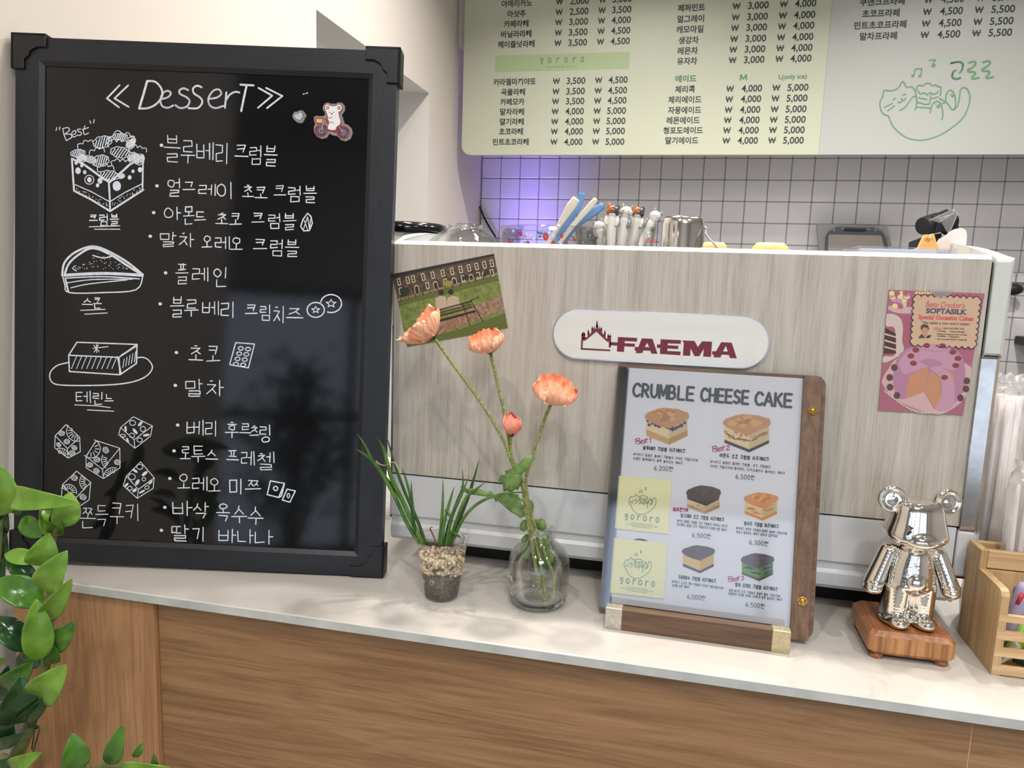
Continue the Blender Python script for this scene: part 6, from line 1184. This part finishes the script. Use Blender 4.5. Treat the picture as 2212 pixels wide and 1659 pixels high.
c_ = at3(1407, 520, .066); S_ = Surf((0, c_.y, 0)); mb = MB(); typ(mb, S_, 'STRO', (c_.x, c_.z), .0055, 0, 0, .02); mb.build('red_lettering', M['red'], sg)
cc = (at3(1345, 500, .13).x); 
tumbler('glass_tumbler', 'clear glass holding the standing cat-shaped handles', 1302, 1384, 486, .14)
def catf(label, base, neck, head, w_, hw, Y, cols, back=False, tilt=0):
    """ceramic cat handle: long body, arms, round head with two ears"""
    t = thing('cat_handle', label, 'ceramic cat', tuple(at3(*tC(base)[0], Y)), 'ceramic cat handles'); k = 1/4.424/1420
    p0, p1, ph = [at3(*tC(q)[0], Y) for q in (base, neck, head)]; up = (ph-p1).normalized(); r = w_*k/2; hr_ = hw*k/2
    n = 10; P = [p0.lerp(p1, i/n) for i in range(n+1)]+[p1.lerp(ph, .4)]
    MB().tube(P, [r*(.8+.2*i/n) for i in range(n-1)]+[r*1.0, r*.98, r*.7], 16).build('body', M['ceram'], t, )
    side = V((up.z, 0, -up.x)).normalized(); fr = V((0, -1, 0)); Mh = Matrix((( side.x, 0, up.x), (side.y, 1, up.y), (side.z, 0, up.z)))
    hd = MB(); hd.ellip(ph, (hr_, hr_*.9, hr_*.95), 18, 12, 0, Mh)
    for i, f_ in enumerate(hd.f):
        q = sum((V(hd.v[j]) for j in f_), V())/len(f_)-ph; s_ = q.dot(side); u_ = q.dot(up)
        if cols and u_ > -hr_*.70 and not (u_ < -hr_*.32 and abs(s_) < hr_*.5): hd.m[i] = 1 if s_ < 0 else 2
    for sgn in (-1, 1):
        eb = ph+side*sgn*hr_*.62+up*hr_*.62
        hd.lathe([(hr_*.36, -hr_*.1), (hr_*.28, hr_*.25), (hr_*.06, hr_*.62), (0, hr_*.64)], eb, 10, (0 if not cols and not back else (1 if sgn < 0 else 2)) if cols else 3, up+side*sgn*.15)
    hd.build('head', [M['ceram'], M[cols[0]] if cols else M['ceram'], M[cols[1]] if cols else M['ceram'], M['cgrey']], t)
    for sgn in (-1, 1):
        a = p1+side*sgn*r*.9+fr*r*.2+up*hr_*.1; MB().tube(spine([a+up*r*.3, a-up*r*.5+fr*r*.25+side*sgn*r*.15, a-up*r*1.5+fr*r*.5], 4), [r*.3, r*.34, r*.38, r*.40, r*.42, r*.44, r*.42, r*.38, r*.25], 10).build('arm', M['ceram'] if not (cols is None) and cols[2] == 0 else M['cgrey'], t)
    if not back:
        fc = MB(); FS = Surf(ph+fr*hr_*.93); k2 = hr_
        ex = tilt*k2
        for sgn in (-1, 1): fc.ellip(ph+fr*hr_*.84+side*(sgn*.38*hr_+ex)+up*hr_*.1, (hr_*.08, hr_*.05, hr_*.1), 8, 6)
        fc.ellip(ph+fr*hr_*.90+side*ex-up*hr_*.15, (hr_*.10, hr_*.06, hr_*.07), 8, 6)
        for sgn in (-1, 1):
            for dz in (-.05, -.22, -.38): fc.tube([ph+fr*hr_*.86+side*(sgn*.3*hr_+ex)-up*hr_*(.15+(-dz-.05)*.3), ph+fr*hr_*.62+side*(sgn*.74*hr_+ex)-up*hr_*(-dz+.02)], hr_*.022, 5)
        fc.build('face_marks', M['cdark'], t)
catf('brown and dark-patched ceramic cat handle, leftmost tall one', (1148, 600), (1160, 320), (1168, 255), 92, 116, .10, ('cbrown', 'cdark', 0))
catf('white ceramic cat handle with grey ears in the middle', (1245, 600), (1278, 330), (1294, 262), 96, 116, .11, None)
catf('second brown and dark-patched ceramic cat handle, right of the white one', (1352, 600), (1395, 335), (1408, 268), 92, 112, .12, ('cbrown', 'cdark', 0))
catf('white and grey ceramic cat handle leaning right in the shot glass', (1432, 600), (1530, 365), (1572, 298), 80, 100, .085, None, tilt=.45)
catf('short grey and white ceramic cat handle seen from behind, furthest left', (1060, 600), (1046, 430), (1036, 392), 96, 104, .15, None, True)
a, b = at3(1427, 480, .20), at3(1523, 480, .20); pr_ = (b.x-a.x)/2; pz = at3(1475, 465, .17).z-ZT; px0 = (a.x+b.x)/2
pt = thing('steel_pitcher', 'polished steel milk pitcher upside down on top of the machine', 'pitcher', (px0, .20, ZT))
MB().lathe([(pr_*1.02, 0), (pr_, .004), (pr_, pz-.012), (pr_*.95, pz-.004), (pr_*.84, pz-.0005), (pr_*.8, pz), (0, pz)], (px0, .20, ZT), 48).build('body', M['steel'], pt)
MB().tube(spine([at3(1521, 489, .19), at3(1525, 493, .185), at3(1526, 508, .18), at3(1540, 524, .17), at3(1553, 540, .16)], 5), .0014, 8).build('wire_handle', M['steel'], pt)
for lab, xa, xb, y in (('pale orange cup upside down just right of the steel pitcher', 1511, 1574, 523), ('pale orange cup upside down further right of the steel pitcher', 1620, 1708, 524)):
    a, b = at3(xa, y+14, .30), at3(xb, y+14, .30); r = (b.x-a.x)/2; x = (a.x+b.x)/2; hh = at3((xa+xb)/2, y, .30-r*.5).z-ZT
    t = thing('orange_cup', lab, 'cup', (x, .30, ZT), 'pale orange cups on the machine'); MB().lathe([(r*1.05, 0), (r, hh*.45), (r*.86, hh*.8), (r*.68, hh), (0, hh)], (x, .30, ZT), 40).build('cup_body', M['orange'], t)
a = at3(963, 492, .33); lr = .075; lx = a.x-lr; t = thing('lidded_canister', 'clear canister with a glossy black lid behind the left end of the machine top', 'canister', (lx, .33, ZT)); z0 = at3(900, 497, .33-lr).z-ZT; z1 = at3(860, 476, .33-lr).z-ZT
MB().lathe([(0, 0), (lr-.006, 0), (lr-.005, z0), (lr-.007, z0), (lr-.008, .003), (0, .003)], (lx, .33, ZT), 48).build('clear_body', M['pet'], t); MB().lathe([(lr-.003, z0-.004), (lr, z0-.002), (lr, z0+.006), (lr-.004, z1-.002), (lr-.012, z1), (0, z1+.002)], (lx, .33, ZT), 48).build('lid', M['black'], t)
cx_ = Crop(1500, 330, 3.107)
a, b = at3(1853, 532, .06), at3(2066, 536, .06); t = thing('card_tray', 'clear plastic tray of white cards on the right of the machine top', 'tray', ((a.x+b.x)/2, .10, ZT))
MB().box((a.x, .055, ZT), (b.x, .057, a.z)).box((a.x, .055, ZT), (a.x+.002, .15, a.z)).box((b.x-.002, .055, ZT), (b.x, .15, a.z)).box((a.x, .148, ZT), (b.x, .15, a.z)).build('clear_walls', M['thin'], t)
MB().box((a.x+.004, .060, ZT+.0005), (b.x-.008, .142, a.z-.0022)).build('cards', mat('pale_cards', srgb(196, 202, 218), .6), t)
def slab3(name, label, catn, C, pts, Y, th, m, grp=None, tl=0):
    S_ = Surf((0, Y, 0)); q = [S_.uv(*p) for p in C(*pts)]; zz = min(v for u, v in q); t = thing(name, label, catn, (q[0][0], Y, zz)); o = MB().prism(S_, smooth(q+[q[0]], 3)[:-1], -th, 0).build('body', m, t); return t, S_
t, S_ = slab3('orange_wooden_cat', 'small orange wooden cat-ear piece behind the white cards', 'ornament', cx_, [(1490, 672), (1520, 605), (1542, 562), (1560, 548), (1574, 552), (1580, 568), (1592, 548), (1608, 545), (1616, 570), (1626, 608), (1632, 672)], .165, .008, M['orange'])
mb = MB()
for p in ([(1558, 572), (1556, 590)], [(1565, 570), (1565, 600)], [(1574, 575), (1574, 598)], [(1583, 578), (1578, 592)], [(1596, 575), (1600, 590)], [(1544, 580), (1548, 592)]): mb.stroke(S_, [S_.uv(*q) for q in cx_(*p)], .0008, .0003)
mb.build('burnt_lines', M['obrown'], t)
t, S_ = slab3('white_cat_plate', 'white rounded cat-shaped plate standing at the right end of the machine top', 'plate', cx_, [(1560, 690), (1580, 640), (1635, 602), (1650, 578), (1680, 565), (1735, 522), (1780, 506), (1808, 512), (1818, 545), (1812, 600), (1790, 660), (1775, 690)], .19, .006, M['offwhite'])
MB().prism(S_, [S_.uv(*p) for p in cx_((1775, 690), (1790, 660), (1812, 600), (1818, 545), (1808, 512), (1822, 520), (1829, 555), (1824, 610), (1802, 668), (1788, 692))], -.014, .0005).build('rim', M['wmark'], t)
# ================================================================ on the back counter
ov = thing('small_oven', 'plain steel countertop oven behind the machine', 'oven', (.72, 2.1, -.06)); MB().box((.36, 1.90, -.055), (1.06, 2.33, .50), 0, .01).build('case', M['steel'], ov); MB().box((.42, 1.895, .02), (1.0, 1.90, .42), 0, .002).build('door', M['blackm'], ov); MB().box((.48, 1.875, .44), (.94, 1.885, .452), 0, .003).box((.48, 1.88, .44), (.49, 1.90, .452)).box((.93, 1.88, .44), (.94, 1.90, .452)).build('door_handle', M['chrome'], ov)
YT = 2.28
def pick(C, pts, Y): S_ = Surf((0, Y, 0)); return S_, [S_.uv(*p) for p in C(*pts)]
S_, q = pick(cx_, [(822, 482), (832, 478), (1285, 490), (1297, 498), (1330, 655), (1352, 800), (850, 800), (838, 640)], YT); q = [(u, max(v, .501)) for u, v in q]
t = thing('grey_tray', 'grey tray with an arched dark frame leaning on the tiles behind the machine', 'tray', (q[0][0], YT, .5)); MB().prism(S_, q, -.02, 0).build('plate', M['greyb'], t)
S_, q = pick(cx_, [(870, 800), (880, 570), (900, 530), (960, 500), (1200, 503), (1258, 530), (1285, 575), (1330, 800)], YT-.004); MB().prism(S_, [(u, max(v, .501)) for u, v in q], -.003, 0.006).build('arched_frame', M['greyd'], t)
S_, q = pick(cx_, [(893, 800), (900, 555), (910, 548), (1248, 555), (1256, 562), (1305, 800)], YT-.011); MB().prism(S_, [(u, max(v, .501)) for u, v in q], -.002, 0).build('inner_face', M['taupe'], t)
S_, q = pick(cx_, [(992, 518), (1010, 510), (1140, 512), (1156, 522), (1130, 530), (1020, 528)], YT-.0105); MB().prism(S_, q, -.001, .002).build('handle_slot', M['dark'], t)
for x, y in ((936, 520), (995, 510), (1168, 513), (1214, 520)):
    S_, q = pick(cx_, [(x, y)], YT-.0105); MB().disc(S_, q[0], .0035, .001).build('rivet', M['chrome'], t)
t = thing('black_cup_stack', 'tilted black cups in a clear bag behind the right end of the machine', 'cups', (.86, 2.02, .5)); p_ = lambda x, y, Y=2.05: onY(*cx_((x, y))[0], Y)
for i, (x, y) in enumerate(((1532, 492), (1584, 482), (1640, 474))):
    a = p_(x, y, 2.02+i*.004); d = V((.86, .25, .42)).normalized(); d2 = (p_(x+85, y-20, 2.06)-a); MB().lathe([(0, 0), (.0275, 0), (.031, .001), (.034, .028+i*.014), (.036, .075-i*.010), (0, .075-i*.010)], a, 24, 0, d2).build('cup', M['blackm'], t)
a = p_(1700, 465); MB().lathe([(0, -.02), (.045, -.02), (.045, .012), (.03, .02), (0, .02)], a, 8, 0, V((.86, .1, .45))).build('cup', M['blackm'], t)
bm_ = MB(); bm_.add([p_(1440, 600, 2.04), p_(1560, 555, 2.04), p_(1660, 540, 2.06), p_(1650, 640, 2.06), p_(1600, 700, 2.05), p_(1430, 690, 2.04), p_(1440, 600, 2.12), p_(1560, 555, 2.12), p_(1660, 540, 2.12), p_(1650, 640, 2.12), p_(1600, 700, 2.12), p_(1430, 690, 2.12)], [(0, 1, 2, 3, 4, 5), (11, 10, 9, 8, 7, 6)]+[(i, (i+1) % 6, 6+(i+1) % 6, 6+i) for i in range(6)]); bm_.build('stack_base', M['blackm'], t)
bg = MB()
for P in ([(1580, 450), (1745, 377), (1748, 395), (1640, 470)], [(1640, 440), (1762, 402), (1765, 412), (1720, 520), (1700, 540)]):
    q = [p_(x, y, 2.0) for x, y in P]; bg.add(q, [tuple(range(len(q)))])
    for i in range(len(P)-1): bg.tube([p_(*P[i], 2.0), p_(*P[i+1], 2.0)], .0016, 5)
bg.build('clear_bag', M['wrap'], t)
cb2 = [onY(*q, 2.36) for q in ((1036, 446), (1046, 470), (1058, 492), (1072, 516), (1085, 560))]+[V((-.72, 2.3, -.055))]
o = MB().tube(spine(cb2, 5), .0045, 8).build('cable', M['rubber'], None, label='black cable running down the tiles at the left', cat='cable')
t = thing('wall_rail', 'white rail with a black hook at the far right of the tiles', 'rail', (1.4, 2.34, .48))
MB().box((1.235, 2.34, .462), (1.9, 2.379, .500), 0, .003).build('rail', M['white'], t); MB().box((1.275, 2.335, .466), (1.279, 2.341, .498)).build('rail_joint', M['grout'], t); MB().ellip((1.268, 2.325, .436), (.035, .020, .022), 16, 10).build('hook', M['blackm'], t)
for z, y0 in ((.232, 748), (-.02, 900)): 
    t = thing('shelf_bracket', 'small black bracket on the tiles, '+('upper' if z > 0 else 'lower')+' one at the right edge', 'bracket', (1.40, 2.3, z)); MB().box((1.315, 2.25, z-.012), (1.60, 2.378, z+.022), 0, .003).build('bracket_body', M['blackm'], t)
# ================================================================ floor plant in front of the counter's left end
zp = thing('zz_plant', 'glossy green plant with thick leafy stalks standing in front of the counter at left', 'plant', (-.70, -.36, ZF))
z3 = Crop(0, 980, 2.443); YZ = -.270
def zpt(x, y, Y): return onY(*z3((x, y))[0], Y)
MB().lathe([(0, 0), (.105, 0), (.115, .01), (.15, .30), (.155, .33), (.147, .33), (.140, .30), (0, .30)], (-.70, -.36, ZF), 40).build('pot', M['terra'], zp); MB().lathe([(0, .302), (.14, .300)][::-1], (-.70, -.36, ZF), 32).build('soil', M['soil'], zp)
def stalk(pts, rs, Ys, base): 
    P = spine([V(base)]+[zpt(x, y, Y) for (x, y), Y in zip(pts, Ys)], 6); n = len(P); R_ = []
    for i in range(n):
        t = i/(n-1)*(len(rs)-1); k = min(int(t), len(rs)-2); R_.append((rs[k]+(rs[k+1]-rs[k])*(t-k))*(1+.08*(i % 6 == 0)))
    return MB().tube(P, R_, 12).build('stalk', M['stalk'], zp)
zb0 = ZF+.29
stalk([(-20, 1800), (60, 1650), (120, 1520), (175, 1380), (225, 1200), (248, 1050), (262, 880), (252, 740), (265, 600), (280, 450), (330, 320)], [.0095, .0085, .0080, .0075, .006, .0055, .005, .0045, .004, .0035, .002], [YZ]*11, (-.72, -.34, zb0))
stalk([(-150, 1700), (-90, 1300), (-60, 900), (-20, 600), (0, 400), (28, 235)], [.010, .009, .007, .005, .004, .003], [-.235]*6, (-.76, -.36, zb0))
stalk([(400, 1800), (480, 1690), (560, 1645), (700, 1650), (860, 1690)], [.006, .0045, .0035, .003, .002], [-.30, -.31, -.315, -.32, -.32], (-.64, -.38, zb0))
def zleaf(b, t_, w_, m, Y0=YZ, Y1=None, twist=0., curl=.12, cup=.25, fold=.3, mid=True):
    """glossy pointed leaf from base pixel to tip pixel; twist turns the blade about its axis"""
    Y1 = Y0-.012 if Y1 is None else Y1; A = zpt(*b, Y0); B_ = zpt(*t_, Y1); L_ = (B_-A).length; d = (B_-A)/L_; vw = ((A+B_)/2-CAM).normalized(); s_ = d.cross(vw).normalized(); nrm = s_.cross(d)
    if nrm.dot(vw) > 0: nrm = -nrm
    R_ = Matrix.Rotation(twist, 3, d); s_ = R_@s_; nrm = R_@nrm; hw = 1.14*w_/2.443/F*((A-CAM).dot(FW))/2/max(.5, cos(twist)); NL, NW = 14, 6; vs = []; mid_ = []
    for i in range(NL+1):
        t = i/NL; wd = hw*(sin(pi*min(1, t**.82))**.62 if 0 < t < 1 else .0)*(1-.25*max(0, t-.6)); wd = max(wd, .0002)
        c_ = A+d*L_*t+nrm*(L_*curl*sin(pi*t)-L_*curl*.5*t*t)
        for j in range(-NW//2, NW//2+1):
            s = j/(NW/2); vs.append(c_+s_*wd*s+nrm*(wd*fold*abs(s)**1.3+wd*.06*sin(t*16+j)*abs(s)))
        mid_.append(c_+nrm*.0004)
    W_ = NW+1; fs = [(i*W_+j, i*W_+j+1, (i+1)*W_+j+1, (i+1)*W_+j) for i in range(NL) for j in range(NW)]
    o = MB().add(vs, fs, 0, True).build('leaf', M[m], zp); md = o.modifiers.new('u', 'SUBSURF'); md.levels = md.render_levels = 1; md = o.modifiers.new('s', 'SOLIDIFY'); md.thickness = .0007
    if mid: MB().tube(mid_[:-1], [.0005*(1-.6*i/NL) for i in range(NL)], 5).build('midrib', M['vein'] if m != 'leafd' else M['leafm'], o)
    return o
for a in ((( -20, 330), (5, 70), 160, 'leaf', -.245, -.25, .1), ((60, 170), (100, 330), 70, 'leafm', -.24, -.23, .3), ((-10, 430), (30, 300), 70, 'leafd', -.225), ((-30, 620), (25, 420), 80, 'leafd', -.22), ((-30, 760), (15, 560), 60, 'leafd', -.225),
  ((88, 215), (372, 262), 105, 'leaf', -.262, -.290, .15, .22), ((120, 225), (365, 268), 60, 'leafd', -.258, -.27, .5, .1), ((322, 388), (372, 205), 118, 'leaf', -.268, -.262, .2), ((318, 300), (415, 300), 100, 'leafm', -.262, -.25, .5), ((300, 380), (290, 275), 60, 'leafm', -.258),
  ((280, 450), (228, 262), 92, 'leaf', -.270, -.268, .25), ((222, 440), (112, 335), 84, 'leafm', -.262, -.25, -.2), ((288, 430), (310, 330), 70, 'leafm', -.262),
  ((210, 590), (258, 430), 138, 'leaf', -.275, -.28, .0, .16), ((232, 715), (345, 522), 128, 'leaf', -.280, -.285, -.15, .14), ((195, 568), (20, 530), 76, 'leaf', -.266, -.272, .2, .1), ((192, 690), (28, 545), 82, 'leafd', -.262, -.268, .1, .1),
  ((228, 790), (-30, 665), 138, 'leafm', -.268, -.285, .1, .14), ((218, 882), (376, 668), 92, 'leaf', -.278, -.285, .2, .08), ((205, 1088), (192, 772), 128, 'leaf', -.290, -.292, .0, .10), ((150, 1035), (-40, 860), 120, 'leafd', -.268, -.28, .2, .14),
  ((272, 1035), (390, 893), 104, 'leafm', -.262, -.255, -.1), ((272, 1040), (385, 925), 60, 'leafd', -.257, -.25, .3), ((275, 1108), (272, 1005), 70, 'leafm', -.268), ((228, 1110), (90, 1060), 96, 'leafd', -.262, -.258), 
  ((30, 1235), (165, 1110), 118, 'leafm', -.272, -.28, .1), ((195, 1290), (340, 1125), 150, 'leaf', -.285, -.292, .0, .12), ((80, 1425), (112, 1185), 172, 'leafd', -.292, -.298, .1, .14), ((98, 1405), (268, 1268), 66, 'leafd', -.284, -.29, .5), ((-20, 1300), (40, 1130), 80, 'leafd', -.262),
  ((-10, 1560), (30, 1350), 120, 'leafd', -.278, -.29), ((-20, 1530), (122, 1482), 56, 'leafd', -.284, -.292, .3), ((58, 1655), (205, 1585), 84, 'leaf', -.285, -.295, .1), ((-20, 1660), (70, 1610), 60, 'leafd', -.275), ((-30, 960), (20, 915), 50, 'leafd', -.235), ((-30, 1110), (28, 1085), 50, 'leafm', -.235),
  ((402, 1672), (385, 1482), 116, 'leafm', -.322, -.325, .1, .1), ((583, 1640), (645, 1438), 82, 'leafm', -.318, -.32, -.1, .1), ((708, 1600), (750, 1525), 40, 'leafm', -.32, -.318, .3), ((640, 1655), (880, 1668), 84, 'leaf', -.322, -.33, .3, .18), ((815, 1650), (812, 1590), 36, 'leafm', -.32)):
    zleaf(*a)
tie = MB()
for k in range(2): tie.tube([zpt(128+ (60 if i % 2 else 0)*0+38*(1-cos(2*pi*i/12)), 1440+k*7+6*sin(2*pi*i/12), YZ-.0095*cos(2*pi*i/12+pi/2)-.002) for i in range(13)], .0009, 5)
tie.tube(spine([zpt(190, 1440, YZ-.008), zpt(208, 1450, YZ-.012), zpt(190, 1520, YZ-.012), zpt(175, 1570, YZ-.012)], 4), .0009, 5); tie.tube(spine([zpt(182, 1446, YZ-.008), zpt(176, 1500, YZ-.012), zpt(168, 1560, YZ-.012)], 4), .0009, 5)
tie.build('twist_tie', M['leafd'], zp)

# ================================================================ shrub in the room behind the viewer, seen only mirrored in the blackboard
sh = thing('potted_shrub', 'dark bushy shrub in a grey pot, mirrored in the blackboard', 'plant', (-.75, -2.6, ZF)); random.seed(21)
MB().lathe([(0, 0), (.14, 0), (.18, .34), (.165, .34), (.16, .31), (0, .31)], (-.75, -2.6, ZF), 28).build('pot', M['terra'], sh)
tk = MB(); lf = MB()
for i in range(22):
    a = random.random()*6.28; e_ = V((-.75+cos(a)*random.uniform(.05, .30), -2.6+sin(a)*.2, random.uniform(-.35, .40))); P = spine([V((-.75, -2.6, ZF+.3)), V((-.75, -2.6, ZF+.3)).lerp(e_, .5)+V((0, 0, .08)), e_], 4); tk.tube(P, .006, 5)
    for k in range(26):
        c_ = e_+V((random.gauss(0, .07), random.gauss(0, .07), random.gauss(0, .08))); d = V((random.uniform(-1, 1), random.uniform(-1, 1), random.uniform(-.3, 1))).normalized(); s_ = d.orthogonal().normalized()*.018; lf.add([c_, c_+d*.03+s_, c_+d*.075, c_+d*.03-s_], [(0, 1, 2, 3)])
tk.build('stem', M['stalk'], sh); lf.build('foliage', M['leafd'], sh, kind='stuff')
